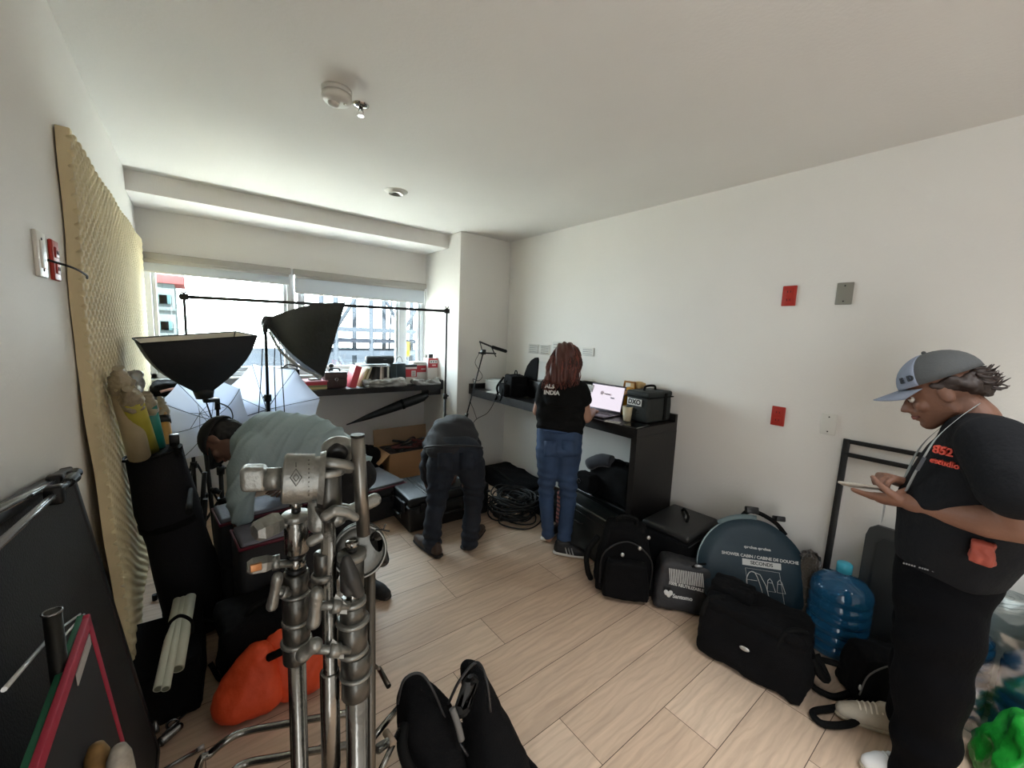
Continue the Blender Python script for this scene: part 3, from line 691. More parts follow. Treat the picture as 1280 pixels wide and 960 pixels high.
for e in (a+d*.03, b-d*.02):
    obj('end_clamp', MB().box(e, (.05, .035, .045), basis((0, 0, 1), d), bev=.006), BKM, t)
    obj('wing_nut', MB().tube([e+V((0, 0, .02)), e+V((-.02, 0, .045))], .005, 6).tube([e+V((0, 0, .02)), e+V((.02, 0, .045))], .005, 6), BKM, t)
# ------------------------------------------------------------------ things on the wall desk
ZD = .99
FAB = mat('black_fabric', '#08080a', .9, bump=.4, bscale=250, spec=.18); WEB = mat('black_webbing', '#050505', .8, spec=.2); BP = mat('black_plastic', '#111112', .4); RUB = mat('black_rubber', '#141414', .6)
def zd(px, py): p = on(px, py, 'z', ZD); return p
# laptop
a = V((2.385, 1.775, ZD)); c = V((2.335, 1.99, ZD))
t = thing('laptop', 'open laptop showing a white page in front of the woman', 'laptop', (2.49, 2.085, ZD), rz=R_(-86))
# local: x along the screen width, -y towards the user
GM = mat('laptop_grey', '#59545c', .35, .6)
obj('base', MB().box((0, 0, .008), (.325, .225, .015), bev=.004), GM, t)
k = MB()
for r in range(5):
    for q in range(13): k.box((-.135+q*.0225, .075-r*.019, .0165), (.019, .0155, .002))
ko = obj('keyboard', k, mat('laptop_keys', '#1c1b1e', .5), t); ko['kind'] = 'stuff'
obj('touchpad', MB().box((0, -.07, .016), (.10, .06, .001)), mat('touchpad', '#6c6670', .3, .4), t)
tl = R_(-14); sm = Matrix.Translation((0, .108, .016)) @ Matrix.Rotation(tl, 4, 'X')
so = obj('screen_lid', MB().box((0, 0, .11), (.325, .007, .222), bev=.003).move(sm), GM, t)
SCR = glow('screen_white', '#f4e9f6', .235); SCR.node_tree.nodes['Principled BSDF'].inputs['Base Color'].default_value = (.02, .02, .02, 1)
obj('display', MB().box((0, -.0042, .113), (.305, .001, .192)).move(sm), SCR, so)
obj('page_logo', MB().cyl((-.045, -.0045, .145), (-.045, -.006, .145), .016, seg=18).box((.01, -.0053, .14), (.07, .0012, .012)).move(sm), mat('page_grey', '#b9a3ad', .6), so)
obj('page_button', MB().box((.06, -.0053, .115), (.035, .0012, .010)).move(sm), mat('page_dark', '#7a7480', .6), so)
p = zd(766, 531)
t = thing('folded_paper', 'white folded paper on the desk edge between laptop and cup', 'paper', (2.40, 1.80, ZD), rz=R_(-70)); t.location = (zd(766, 528).x, zd(766, 528).y, ZD)
obj('sheet', MB().box((0, 0, .004), (.11, .05, .006), bev=.001), PAP, t); obj('printed_lines', MB().box((0, 0, .0075), (.08, .02, .0006)), INK, t)
# cup
p = zd(783.5, 526)
t = thing('paper_cup', 'cream paper cup standing on the desk beside the laptop', 'cup', p)
obj('body', MB().lathe([(0, .003), (.024, .003), (.025, 0), (.027, .004), (.038, .108), (.0362, .108), (.0255, .01), (0, .009)], None, 32), mat('cup_cream', '#c4ba9d', .6), t)
obj('rim', MB().tube([V((math.cos(q*PI/12), math.sin(q*PI/12), 0))*.0375+V((0, 0, .108)) for q in range(24)], .0018, 6, closed=True), mat('cup_cream', '#c4ba9d', .6), t)
# tablet
t = thing('tablet', 'thin dark tablet lying on the desk corner in front of the toolbox', 'tablet', (2.43, 1.665, ZD), rz=R_(4))
obj('slab', MB().box((0, 0, .004), (.17, .115, .007), bev=.003), mat('tablet_back', '#2a2b2c', .3), t); obj('glass', MB().box((0, 0, .0078), (.16, .105, .0008)), mat('tablet_glass', '#0c0d0e', .08), t)
obj('metal_edge', MB().tube([(-.084, -.057, .004), (.084, -.057, .004)], .0028, 6), mat('edge_silver', '#a9aaa6', .3, .8), t)
# toolbox case with sticker
t = thing('camera_toolbox', 'black soft equipment box with a white letter sticker on the desk end', 'toolbox', (2.675, 1.735, ZD), rz=R_(-2))
obj('body', softbox_mesh((.30, .21, .215), amp=.003, seed=3), mat('toolbox_black', '#1e2322', .7, bump=.3, bscale=120), t)
obj('lid', MB().box((0, 0, .212), (.29, .20, .04), bev=.014, seg=3), mat('toolbox_black', '#1e2322', .7, bump=.3, bscale=120), t)
obj('zip_rim', MB().box((0, 0, .19), (.305, .215, .008), bev=.003), mat('black_webbing', '#050505', .8, spec=.2), t)
obj('strap', MB().box((.05, -.107, .12), (.03, .006, .20), bev=.002), WEB, t); obj('strap', MB().box((.148, 0, .12), (.006, .03, .20), bev=.002), WEB, t)
for k in (-.03, .03): obj('buckle', MB().box((.152, k-.03, .11), (.008, .018, .022), bev=.003), mat('buckle_grey', '#3f4644', .5), t)
obj('handle', MB().tube(spline([(-.07, 0, .23), (-.05, 0, .262), (.05, 0, .262), (.07, 0, .23)], 6), .009, 8), WEB, t)
LT = mat('sticker_white', '#cfd0ce', .5)
st_ = obj('sticker', MB().box((-.153, .015, .150), (.002, .125, .05), bev=.001), LT, t)
M = frame_at((-.1545, .015, .150), (0, -1, 0), (0, 0, 1)); text('DXO', .048, M, BP, st_, bold=.002)
# yellow case
t = thing('yellow_case', 'yellow hard case with a top handle beside the black toolbox', 'case', (2.735, 1.925, ZD), rz=R_(2))
YL = mat('yellow_plastic', '#c58a12', .45); 
obj('shell', MB().box((0, 0, .095), (.16, .13, .19), bev=.018, seg=3), YL, t); obj('lid', MB().box((0, 0, .207), (.15, .12, .035), bev=.012, seg=3), YL, t)
for dy in (-.045, .045): obj('rib', MB().box((-.081, dy*.8, .10), (.008, .018, .17), bev=.003), YL, t)
obj('latch', MB().box((-.086, 0, .185), (.012, .04, .04), bev=.004), mat('latch_orange', '#8e5a10', .5), t)
obj('handle', MB().tube([(-.05, -.05, .22), (-.05, -.045, .27), (-.05, .045, .27), (-.05, .05, .22)], .009, 8), mat('latch_orange', '#8e5a10', .5), t)
t = thing('cream_pouch', 'small cream pouch resting on the yellow case', 'pouch', (2.74, 1.885, ZD+.2245))
obj('body', softbox_mesh((.10, .09, .045), amp=.006, seed=4), mat('cream_cloth', '#cfae7a', .8), t); obj('flap', softbox_mesh((.08, .05, .012), amp=.003).move(Matrix.Translation((-.01, 0, .038))), mat('cream_cloth', '#cfae7a', .8), t)
# mouse-like black lump and keyboard case behind laptop
t = thing('black_glove', 'crumpled black cloth on the desk behind the laptop screen', 'cloth', (2.74, 2.07, ZD)); obj('cloth', softbox_mesh((.12, .11, .10), amp=.014, scale=18, seed=7), FAB, t)
# white printer and black monitor box
t = thing('white_box', 'white carton on the desk against the wall behind the laptop', 'box', (2.715, 2.37, ZD))
obj('carton', MB().box((0, 0, .105), (.20, .27, .21), bev=.006), mat('carton_white', '#c6c5c2', .5), t); obj('lid', MB().box((0, 0, .19), (.206, .276, .04), bev=.004), mat('carton_white', '#c6c5c2', .5), t)
obj('cut_out', MB().box((-.1035, 0, .165), (.001, .07, .018)), GRYP, t)
t = thing('black_case', 'tall black case on the desk just right of the woman shoulder', 'case', (2.61, 2.60, ZD))
obj('shell', MB().box((0, 0, .125), (.22, .17, .25), bev=.01), BP, t); obj('lid_seam', MB().box((0, 0, .17), (.224, .174, .006)), RUB, t); obj('latch', MB().box((-.113, -.03, .17), (.008, .03, .035), bev=.003), BP, t)
# left: white bin with papers, black bags, flap, lens
p = zd(618, 484)
t = thing('plastic_bin', 'shallow white plastic bin in the desk corner', 'bin', (2.60, 3.52, ZD), rz=R_(5))
b = MB()
for (c_, d_) in (((0, 0, .003), (.20, .26, .005)), ((-.10, 0, .05), (.004, .26, .10)), ((.10, 0, .05), (.004, .26, .10)), ((0, -.13, .05), (.20, .004, .10)), ((0, .13, .05), (.20, .004, .10))): b.box(c_, d_)
obj('tub', b, mat('bin_white', '#c5c9c8', .35), t); obj('rim', MB().tube([(-.104, -.134, .10), (.104, -.134, .10), (.104, .134, .10), (-.104, .134, .10)], .005, 6, closed=True), mat('bin_white', '#c5c9c8', .35), t)
obj('contents', softbox_mesh((.18, .23, .10), amp=.012, scale=16, seed=2).move(Matrix.Translation((0, 0, .02))), mat('clear_grey', '#aeb2b1', .3), t)
t = thing('loose_papers', 'white loose sheets on the desk in front of the plastic bin', 'paper', (2.44, 3.33, ZD), rz=R_(12))
obj('sheet', MB().box((0, 0, .002), (.12, .22, .003)), PAP, t); obj('sheet', MB().box((.02, .03, .0045), (.11, .2, .0015), (0, 0, .2)), PAP, t)
t = thing('backpack', 'small black backpack sitting on the desk left of the woman', 'backpack', (2.48, 3.10, ZD), rz=R_(-20))
obj('body', softbox_mesh((.22, .27, .215), amp=.012, seed=11, taper=(.8, .85)), FAB, t)
obj('front_pocket', softbox_mesh((.07, .20, .12), amp=.006, seed=5).move(Matrix.Translation((-.115, 0, .005))), FAB, t)
obj('top_handle', MB().tube(spline([(0, -.04, .20), (0, -.02, .245), (0, .03, .245), (0, .05, .20)], 6), .006, 8), WEB, t)
obj('strap', MB().tube(spline([(-.10, .08, .18), (-.16, .10, .08), (-.155, .09, .012), (-.19, .05, -.045)], 6), .011, 8), WEB, t)
obj('strap', MB().tube(spline([(-.11, -.05, .16), (-.15, -.05, .06), (-.158, -.06, .012), (-.185, -.10, -.03)], 6), .009, 8), WEB, t)
t = thing('light_flap_box', 'black equipment box with its tall curved lid raised beside the backpack', 'box', (2.665, 2.86, ZD), rz=R_(-4))
obj('body', MB().box((0, -.02, .085), (.24, .30, .17), bev=.008), BP, t)
# raised rounded lid panel
fl = [V((0, y, z)) for y, z in ((.20, .0), (.20, .02), (.17, .12), (.13, .20), (.07, .26), (.01, .29), (-.03, .295), (-.04, .27), (-.035, .15), (-.02, 0))]
obj('raised_lid', MB().prism([V((-.10, q.y+.06, q.z+.10)) for q in fl], (.015, 0, 0)), FAB, t)
t = thing('camera_lens', 'round camera lens with silver ring on the desk at the woman elbow', 'lens', (2.47, 2.66, ZD), rz=0)
Ml = Matrix.Translation((0, 0, .045)) @ Matrix.Rotation(R_(-90), 4, 'Y') @ Matrix.Rotation(R_(25), 4, 'X')
obj('barrel', MB().lathe([(0, -.09), (.036, -.09), (.038, -.01), (.043, 0), (.043, .012), (.035, .012)], Ml, 28), BP, t)
obj('front_glass', MB().lathe([(0, .004), (.036, .0)], Ml, 24), mat('lens_glass', '#3c4446', .08), t)
obj('front_ring', MB().lathe([(.034, .012), (.040, .016), (.044, .012), (.044, .008)], Ml, 28), mat('lens_ring', '#8d8f8c', .3, .7), t)
t = thing('cardboard_screen', 'large white blank card standing on the desk behind the black box', 'card', (2.81, 3.0, ZD))
obj('card', MB().box((0, 0, .17), (.006, .36, .34)), mat('white_card', '#cfd0ce', .6), t)
obj('stand_foot', MB().box((-.03, 0, .004), (.07, .2, .006)), mat('white_card', '#cfd0ce', .6), t)
# boom microphone on a thin stand left of the desk
b0 = on(583, 520, 'y', 3.45); b1 = on(604, 441, 'y', 3.45)
dn = (b1-b0).normalized(); ft = b0 + dn*(-(b0.z)/dn.z)
t = thing('boom_microphone', 'shotgun microphone on a thin black slanted stand beside the desk end', 'microphone', (ft.x, ft.y, 0), world=True)
obj('pole', MB().cyl(ft+dn*.01, b0+dn*.02, .010, seg=10), BKM, t); obj('upper_pole', MB().cyl(b0, b1, .0065, seg=10), BKM, t)
obj('clutch', MB().cyl(b0-dn*.03, b0+dn*.03, .017, seg=12), BKM, t)
for k in range(3):
    a_ = 2*PI*k/3; e = V((ft.x+.22*math.cos(a_), ft.y+.22*math.sin(a_), .012)); obj('leg', MB().tube([ft+dn*.14, e], .008, 8), BKM, t)
m0, m1, m2 = on(599, 427, 'y', 3.45), on(616, 434, 'y', 3.40), on(632, 439, 'y', 3.36)
obj('mic_tube', MB().cyl(m0, m1, .009, seg=12), BP, t); obj('windscreen', MB().hull([(m1, .017), (m2, .017)]), mat('foam_black', '#111111', .95, bump=.5, bscale=300), t)
j = on(606, 441, 'y', 3.45)
obj('shock_mount', MB().tube([on(598, 441, 'y', 3.45), on(620, 442, 'y', 3.4)], .008, 8).tube([on(600, 428, 'y', 3.45), on(604, 444, 'y', 3.45)], .006, 6).tube([on(614, 433, 'y', 3.43), on(620, 446, 'y', 3.42)], .006, 6), BKM, t)
obj('receiver_box', MB().box(on(604, 440, 'y', 3.45), (.05, .035, .05), bev=.006), BP, t)
obj('cable', MB().tube(spline([on(600, 440, 'y', 3.45), on(594, 452, 'y', 3.45), on(597, 460, 'y', 3.43), on(603, 470, 'y', 3.43), on(598, 476, 'y', 3.43), on(591, 474, 'y', 3.43), on(594, 485, 'y', 3.43), on(588, 500, 'y', 3.43), on(592, 512, 'y', 3.45), on(596, 524, 'y', 3.45)], 6), .003, 6), RUB, t)
cb = MB().tube(spline([V((2.33, 3.22, 1.0)), V((2.325, 3.23, .93)), V((2.29, 3.3, .80)), V((2.2, 3.4, .70)), V((2.08, 3.45, .45)), V((2.05, 3.42, .02)), V((2.2, 3.3, .008))], 8), .0035, 6)
tag(obj('hanging_cable', cb, RUB), 'black cable drooping from the desk edge behind the bent man', 'cable')
# ------------------------------------------------------------------ gear on the floor along the right wall
def lens_ring(o, c, r=.01): return obj('badge', MB().cyl(V(c), V(c)+V((-.004, 0, 0)), r, seg=14), mat('badge_silver', '#b9bab8', .35, .6), o)
HARD = mat('hard_case_black', '#0d0f0f', .38, bump=.08, bscale=60)
# big hard case under the desk, black backpack lying on it
t = thing('flight_case', 'smooth dark hard case standing behind the woman, under the desk end', 'case', (2.285, 1.88, 0), rz=R_(-8))
obj('shell', MB().box((0, 0, .177), (.17, .56, .35), bev=.02, seg=3), mat('case_dark_green', '#151918', .4), t)
obj('lid_seam', MB().box((0, 0, .30), (.176, .566, .012), bev=.003), RUB, t); obj('edge_trim', MB().tube([(-.078, -.27, .349), (-.078, .27, .349)], .006, 8), mat('edge_grey', '#5c605e', .3, .5), t)
obj('carry_handle', MB().tube([(-.084, .0, .23), (-.105, .02, .23), (-.105, .14, .23), (-.084, .16, .23)], .008, 8), RUB, t)
t = thing('large_backpack', 'bulky black backpack with rolled top resting on cases under the desk', 'backpack', (2.56, 1.89, .35), rz=R_(-4))
obj('body', softbox_mesh((.24, .46, .30), amp=.018, scale=10, seed=21, taper=(.8, .9)), FAB, t)
obj('rolled_top', MB().tube(spline([(-.10, .20, .23), (-.09, .10, .29), (-.06, .0, .30)], 5), [.05]*11, 14).shake(.006, 20), mat('navy_fabric', '#1a1c26', .8, bump=.3, bscale=200, sheen=.2), t)
obj('side_pocket', softbox_mesh((.10, .16, .15), amp=.006, seed=6).move(Matrix.Translation((-.15, .17, .03))), FAB, t)
obj('carabiner', MB().tube(arc((-.206, .20, .11), .016, 0, 2*PI, 16, (0, 1, 0), (0, 0, 1))[:-1], .003, 6, closed=True), CH, t)
obj('handle_loop', MB().tube(spline([(-.03, -.10, .27), (-.03, -.12, .315), (-.03, -.16, .31), (-.03, -.17, .26)], 5), .007, 8), WEB, t)
t = thing('low_case', 'low black hard case lying under the desk beneath the big backpack', 'case', (2.635, 1.985, 0), rz=R_(-3))
obj('shell', MB().box((0, 0, .175), (.36, .60, .345), bev=.02, seg=3), HARD, t); obj('lid_seam', MB().box((0, 0, .27), (.366, .606, .008)), RUB, t)
# front black backpack
t = thing('photo_backpack', 'black padded backpack with small silver badges on the floor at the woman heels', 'backpack', (2.13, 1.47, 0), rz=R_(-48))
obj('body', softbox_mesh((.40, .28, .44), amp=.012, scale=9, seed=31, taper=(.62, .7)), FAB, t)
obj('front_pocket', softbox_mesh((.30, .10, .24), amp=.006, seed=7, taper=(.8, .8)).move(Matrix.Translation((0, -.15, .02))), FAB, t)
obj('top_handle', MB().tube(spline([(-.06, -.02, .42), (-.05, -.02, .475), (.05, -.02, .475), (.06, -.02, .42)], 5), .012, 8), WEB, t)
obj('zip', MB().tube(spline([(-.15, -.13, .08), (-.14, -.145, .28), (0, -.13, .37), (.14, -.145, .28), (.15, -.13, .08)], 6), .005, 6), RUB, t)
for (x, z) in ((-.03, .30), (.07, .345), (.12, .405)): obj('badge', MB().ell((x, -.165+abs(z-.3)*.45, z), (.011, .006, .013)), mat('badge_silver', '#b9bab8', .35, .6), t)
obj('shoulder_strap', MB().tube(spline([(-.17, -.02, .33), (-.235, -.04, .22), (-.225, -.04, .10), (-.20, .0, .02)], 6), .018, 8), WEB, t)
# laptop shaped bag with white label
t = thing('equipment_bag', 'black flat-topped equipment bag with a small white label against the wall', 'bag', (2.555, 1.34, 0), rz=R_(3))
obj('body', softbox_mesh((.48, .36, .37), amp=.006, seed=41), FAB, t); obj('lid', MB().box((0, 0, .375), (.44, .33, .05), bev=.022, seg=3), mat('black_vinyl', '#1e1f20', .4, bump=.1, bscale=80), t)
obj('label', MB().box((.07, -.01, .4015), (.085, .022, .003), (0, 0, .35), bev=.001), mat('label_white', '#c4c5c3', .5), t)
obj('handle', MB().tube(spline([(-.02, -.05, .395), (.02, -.04, .425), (.11, .03, .425), (.14, .06, .395)], 5), .009, 8), WEB, t)
obj('zip', MB().tube([(-.225, -.17, .34), (.225, -.17, .34), (.23, .17, .34)], .004, 6), RUB, t)
# dark drawstring bag with printed stripes and heart logo
c = on(820, 742, 'z', 0)
t = thing('reusable_bag', 'charcoal carrier bag with white stripes, lettering and a heart logo', 'bag', (2.30, 1.15, 0), rz=R_(-52))
CHB = mat('charcoal_cloth', '#27272a', .6, bump=.25, bscale=60)
wb_ = softbox_mesh((.40, .26, .29), amp=.014, scale=8, seed=51, taper=(.75, .55)); obj('body', wb_, CHB, t)
TXW = mat('print_white', '#c9c9c7', .6)
Mp = frame_at((-.055, -.136, .125), (1, -.0, 0), (0, .28, 1))
def flatobj(name, mb, M, m, par): return obj(name, mb.move(M), m, par)
hb = MB()
for s in (-1, 1): hb.ell((s*.011, .006, 0), (.013, .016, .002), (0, 0, s*-.5))
hb.ell((.002, -.008, 0), (.010, .012, .002), (0, 0, .6)); flatobj('heart_logo', hb, Mp @ Matrix.Translation((-.05, 0, .006)), TXW, t)
text('Santomo', .030, Mp @ Matrix.Translation((.028, -.006, .008)), TXW, t, bold=.0008)
text('100% REUTILIZABLE', .022, Mp @ Matrix.Translation((.045, .055, .004)) @ Matrix.Rotation(-.06, 4, 'Z'), TXW, t, bold=.0006)
sb = MB()
for k in range(20): sb.box((-.045+k*.0095, .105, 0), (.0042, .075, .0015), (0, 0, .12))
so = flatobj('printed_stripes', sb, Mp @ Matrix.Translation((-.0, 0, .002)), TXW, t)
obj('drawstring', MB().tube(spline([(.02, -.06, .27), (.06, -.08, .305), (.10, -.05, .30), (.07, -.02, .275)], 6), .006, 8), WEB, t)
obj('cord_toggle', MB().ell((.055, -.085, .296), (.022, .010, .010)), mat('toggle_silver', '#9a9b9c', .3, .5), t)
# round teal shower tent bag
nrm = V((-.74, -.60, .38)).normalized()
cc = on(919, 713, 'x', 2.50)
TEAL = mat('teal_fabric', '#122a36', .55, bump=.15, bscale=40, var=.06, vscale=5)
c0 = V((2.50, .86, .283))
t = thing('pop_up_tent_bag', 'round dark teal shower tent bag leaning on the right wall', 'bag', (c0.x, c0.y, 0), world=True)
xh = V((nrm.y, -nrm.x, 0)).normalized()*-1
if xh.dot(RT) < 0: xh = -xh
yh = nrm.cross(xh)
if yh.z < 0: yh = -yh
Mt = Matrix.Translation(c0) @ Matrix((xh, yh, xh.cross(yh))).transposed().to_4x4()
RD = .292
db = MB().lathe([(0, .045), (.10, .045), (.22, .040), (.29, .028), (RD, .008), (RD+.004, -.02), (RD-.01, -.045), (.2, -.055), (0, -.055)], Mt, 56).shake(.010, 6, 3)
obj('disc_body', db, TEAL, t)
obj('piping', MB().tube([Mt @ V((RD*1.003*math.cos(a), RD*1.003*math.sin(a), .006)) for a in [R_(88+k*4) for k in range(35)]], .005, 6), mat('piping_pale', '#9fb0b2', .6), t)
obj('grey_panel', MB().sheet([[Mt @ V((rr*math.cos(R_(a)), rr*math.sin(R_(a)), .016-.004*q)) for a in range(84, 132, 6)] for q, rr in enumerate((.285, .30, .318))], .003), mat('panel_grey', '#5f6f72', .7), t)
obj('carry_handle', MB().tube(spline([Mt @ V((RD*1.02*math.cos(R_(a)), RD*rr*math.sin(R_(a)), -.01)) for a, rr in ((100, 1.0), (92, 1.14), (80, 1.16), (62, 1.12), (50, 1.02))], 6), .013, 8), WEB, t)
obj('buckle', MB().box(Mt @ V((.155, .315, 0)), (.05, .03, .07), Mt.to_3x3(), bev=.006), BP, t)
obj('buckle', MB().box(Mt @ V((.01, .345, 0)), (.07, .04, .04), Mt.to_3x3(), bev=.006), BP, t)
def tt(s, size, x, y, m, bold=.0006, rot=0.): return text(s, size, Mt @ Matrix.Translation((x, y, .0475)) @ Matrix.Rotation(rot, 4, 'Z'), m, t, bold=bold)
tt('quechua quechua', .020, .02, .135, TXW)
tt('SHOWER CABIN / CABINE DE DOUCHE', .0225, .03, .085, TXW)
obj('name_strip', MB().box((.04, .052, .0465), (.20, .034, .0015)).move(Mt), mat('label_white', '#c4c5c3', .5), t)
tt('SECONDS', .026, .04, .052, BP)
ln = MB()
def seg(pts, r=.0022, closed=False): ln.tube([Mt @ V((x, y, .0475)) for x, y in pts], r, 5, closed=closed)
seg([(-.045, .02), (.13, .02), (.155, -.185), (-.02, -.185)], .0012, True)
tnt = [(-.03, -.13), (-.04, -.05), (-.03, -.01), (-.012, .005), (.008, -.005), (.03, -.06), (.045, -.13), (.02, -.145), (-.01, -.145)]
seg([tuple(p.xy) for p in spline([V((*p, 0)) for p in tnt], 4)], .0022, True); seg([(-.012, .005), (.03, -.005), (.06, -.06), (.075, -.125), (.06, -.14), (.045, -.135)], .0022)
seg([(-.036, -.04), (.015, -.04)], .0015)
for dx in (.085, .135):
    seg([(dx-.02, -.085), (dx-.015, -.03), (dx-.005, -.018), (dx+.005, -.03), (dx+.022, -.085)], .0018, True); seg([(dx-.014, -.04), (dx+.008, -.04)], .0013)
obj('tent_diagram', ln, TXW, t)
tt('max 185 cm    ultra compact', .012, .06, -.20, TXW, .0002)
# black tote in front
t = thing('tote_bag', 'black soft work bag with a small oval badge in front of the teal bag', 'bag', (2.15, .69, 0), rz=R_(-81))
obj('body', softbox_mesh((.50, .32, .27), amp=.018, scale=9, seed=61, taper=(.95, .7)), FAB, t)
obj('top_flap', softbox_mesh((.46, .26, .07), amp=.016, scale=12, seed=63).move(Matrix.Translation((.0, .02, .235))), FAB, t)
obj('badge', MB().ell((-.01, -.150, .158), (.022, .005, .011)), mat('badge_silver', '#b9bab8', .35, .6), t)
for x in (-.19, .14): obj('handle', MB().tube(spline([(x-.03, -.11, .20), (x-.01, -.09, .285), (x+.05, -.04, .30), (x+.08, .02, .24)], 6), .014, 8), WEB, t)
obj('side_strap', MB().tube(spline([(.23, -.04, .20), (.275, -.02, .12), (.29, .02, .10), (.24, .06, .16)], 6), .018, 8), WEB, t)
obj('rolled_cloth', softbox_mesh((.20, .14, .11), amp=.014, scale=14, seed=65).move(Matrix.Translation((-.13, .05, .24))), FAB, t)
# giant mesh microphone
MSH = mat('steel_mesh', '#4a4a4d', .35, .7)
c1 = on(968, 690, 'x', 2.76); bz = V((c1.x, c1.y, 0)); h = c1.z+.03
t = thing('mesh_windscreen', 'grey mesh microphone-shaped cylinder standing against the right wall', 'microphone', bz)
obj('core', MB().lathe([(0, 0), (.05, 0), (.058, h-.05), (.052, h-.01), (.03, h+.018), (0, h+.026)], None, 28), mat('core_dark', '#1a1a1c', .8), t)
ms = MB(); n = 20
def mr(z): return .0555+.004*min(1, z/(h-.05)) if z < h-.04 else .0595*math.sqrt(max(.0, 1-((z-(h-.04))/.072)**2))
for s in (-1, 1):
    for k in range(n):
        pts = []
        for q in range(15):
            z = h-.24+q*.0215
            if z > h+.028: break
            a = 2*PI*k/n+s*q*.17; pts.append((mr(z)*math.cos(a), mr(z)*math.sin(a), z))
        ms.tube(pts, .0023, 5)
mo = obj('wire_mesh', ms, MSH, t)
obj('band', MB().tube([(.0615*math.cos(a*PI/14), .0615*math.sin(a*PI/14), h-.045) for a in range(28)], .0035, 6, closed=True), mat('mesh_band', '#77777a', .3, .8), t)
# fuzzy windshield
t = thing('furry_windshield', 'brown furry windshield leaning between the teal bag and the blue jug', 'windshield', (2.65, .62, 0))
fb = MB().hull([((0, 0, .09), .062), ((.05, .02, .40), .05)], 10).shake(.016, 60, 2)
fo = obj('fur_body', fb, mat('brown_fur', '#3d352b', .95, bump=.9, bscale=120, sheen=.5), t)
obj('dark_base', MB().cyl((0, 0, 0), (.0, 0, .06), .05, seg=20), BP, t)
# blue water jug
def jug(name, label, loc, capcol='#3fa6bf', group=None):
    t = thing(name, label, 'water jug', loc, group=group)
    m = _M.get('jug_blue')
    if m is None:
        m = mat('jug_blue', '#2a6f9e', .08, trans=.55, var=.05, coat=.6); m.node_tree.nodes['Principled BSDF'].inputs['IOR'].default_value = 1.25
    pr = [(0, .004), (.10, .004), (.128, .014), (.134, .03)]
    z = .03
    for k in range(5):
        z0 = .045+k*.055; pr += [(.134, z0), (.134, z0+.018), (.127, z0+.026), (.127, z0+.034), (.134, z0+.042)]
    pr += [(.134, .33), (.128, .36), (.10, .392), (.055, .412), (.032, .424), (.028, .44), (.028, .465)]
    obj('bottle_body', MB().lathe(pr, None, 48), m, t)
    obj('cap', MB().lathe([(0, .484), (.028, .484), (.033, .479), (.034, .435), (.030, .435)], None, 28), mat('cap_blue', capcol, .4), t)
    obj('embossed_badge', MB().ell((-.128, -.02, .235), (.006, .03, .016)), m, t)
    return t
jl = on(1047, 815, 'z', 0.02)
jug('water_jug', 'big blue ribbed water jug with a light blue cap on the floor by the wall', (2.63, .475, 0))
# leaning black double frame against the wall
FRM = mat('black_frame', '#151516', .45)
t = thing('display_stand', 'thin black rectangular metal frame leaning against the right wall', 'frame', (2.80, .3, 0), world=True)
tz, x_t, x_b = 1.095, XR-.012, XR-.085
def fp(y, z): return V((x_t+(x_b-x_t)*(1-z/tz), y, z))
y0, y1 = .582, -.15
for (za, zb, ya, yb, nm) in ((0.01, tz, y0, y0, 'side_rail'), (0.01, tz, y1, y1, 'side_rail'), (tz-.012, tz-.012, y0, y1, 'top_rail'), (tz-.085, tz-.085, y0, y1, 'inner_rail'), (.02, .02, y0, y1, 'bottom_rail')):
    a, b = fp(ya, za), fp(yb, zb); w_ = .03 if nm == 'side_rail' else .022
    obj(nm, MB().box((a+b)/2, (.018, w_, (b-a).length+(.0 if nm == 'side_rail' else .02)), basis(b-a, (1, 0, 0)), bev=.002), FRM, t)
# grey plastic panel / folded chair back
t = thing('folding_chair', 'dark grey folded plastic chair standing behind the standing man', 'chair', (2.70, .33, 0), world=True)
CG = mat('chair_grey', '#34383a', .5)
def cp(y, z, o=0.): return V((2.77-.10*(z/.75)*-.3-.03+o, y, z))
ya, yb = .435, .02
g = [cp(ya, .05), cp(ya, .62), cp(ya-.01, .66), cp(ya-.04, .685), cp(yb+.04, .685), cp(yb+.01, .66), cp(yb, .62), cp(yb, .05)]
obj('back_panel', MB().prism(g, (.02, 0, 0)), CG, t)
obj('inset_panel', MB().prism([cp(ya-.05, .12, -.004), cp(ya-.05, .60, -.004), cp(ya-.07, .63, -.004), cp(yb+.07, .63, -.004), cp(yb+.05, .60, -.004), cp(yb+.05, .12, -.004)], (-.006, 0, 0)), mat('chair_inset', '#25292b', .6), t)
for y in (ya-.02, yb+.02): obj('leg', MB().cyl(cp(y, .0, .01), cp(y, .1, .01), .012, seg=10), BKM, t)
# small black backpack behind the shoes
t = thing('small_backpack', 'small black backpack with loose straps on the floor beside the white shoes', 'backpack', (2.415, .25, 0), rz=R_(-50))
obj('body', softbox_mesh((.30, .22, .24), amp=.014, scale=9, seed=71, taper=(.8, .75)), FAB, t)
obj('zip', MB().tube(spline([(-.14, -.10, .08), (-.12, -.115, .20), (0, -.10, .255), (.12, -.115, .20)], 6), .0035, 6), mat('zip_pale', '#5c5b58', .5), t)
obj('zip_pull', MB().ell((-.145, -.105, .12), (.006, .005, .014)), mat('badge_silver', '#b9bab8', .35, .6), t)
obj('strap', MB().tube(spline([(-.16, .02, .12), (-.25, .03, .11), (-.29, -.02, .03), (-.22, -.06, .015), (-.14, -.04, .03)], 6), .014, 8), WEB, t)
obj('strap', MB().tube(spline([(-.10, -.10, .04), (-.20, -.19, .02), (-.33, -.23, .018), (-.35, -.18, .02), (-.24, -.13, .02), (-.14, -.08, .03)], 6), .014, 8), WEB, t)
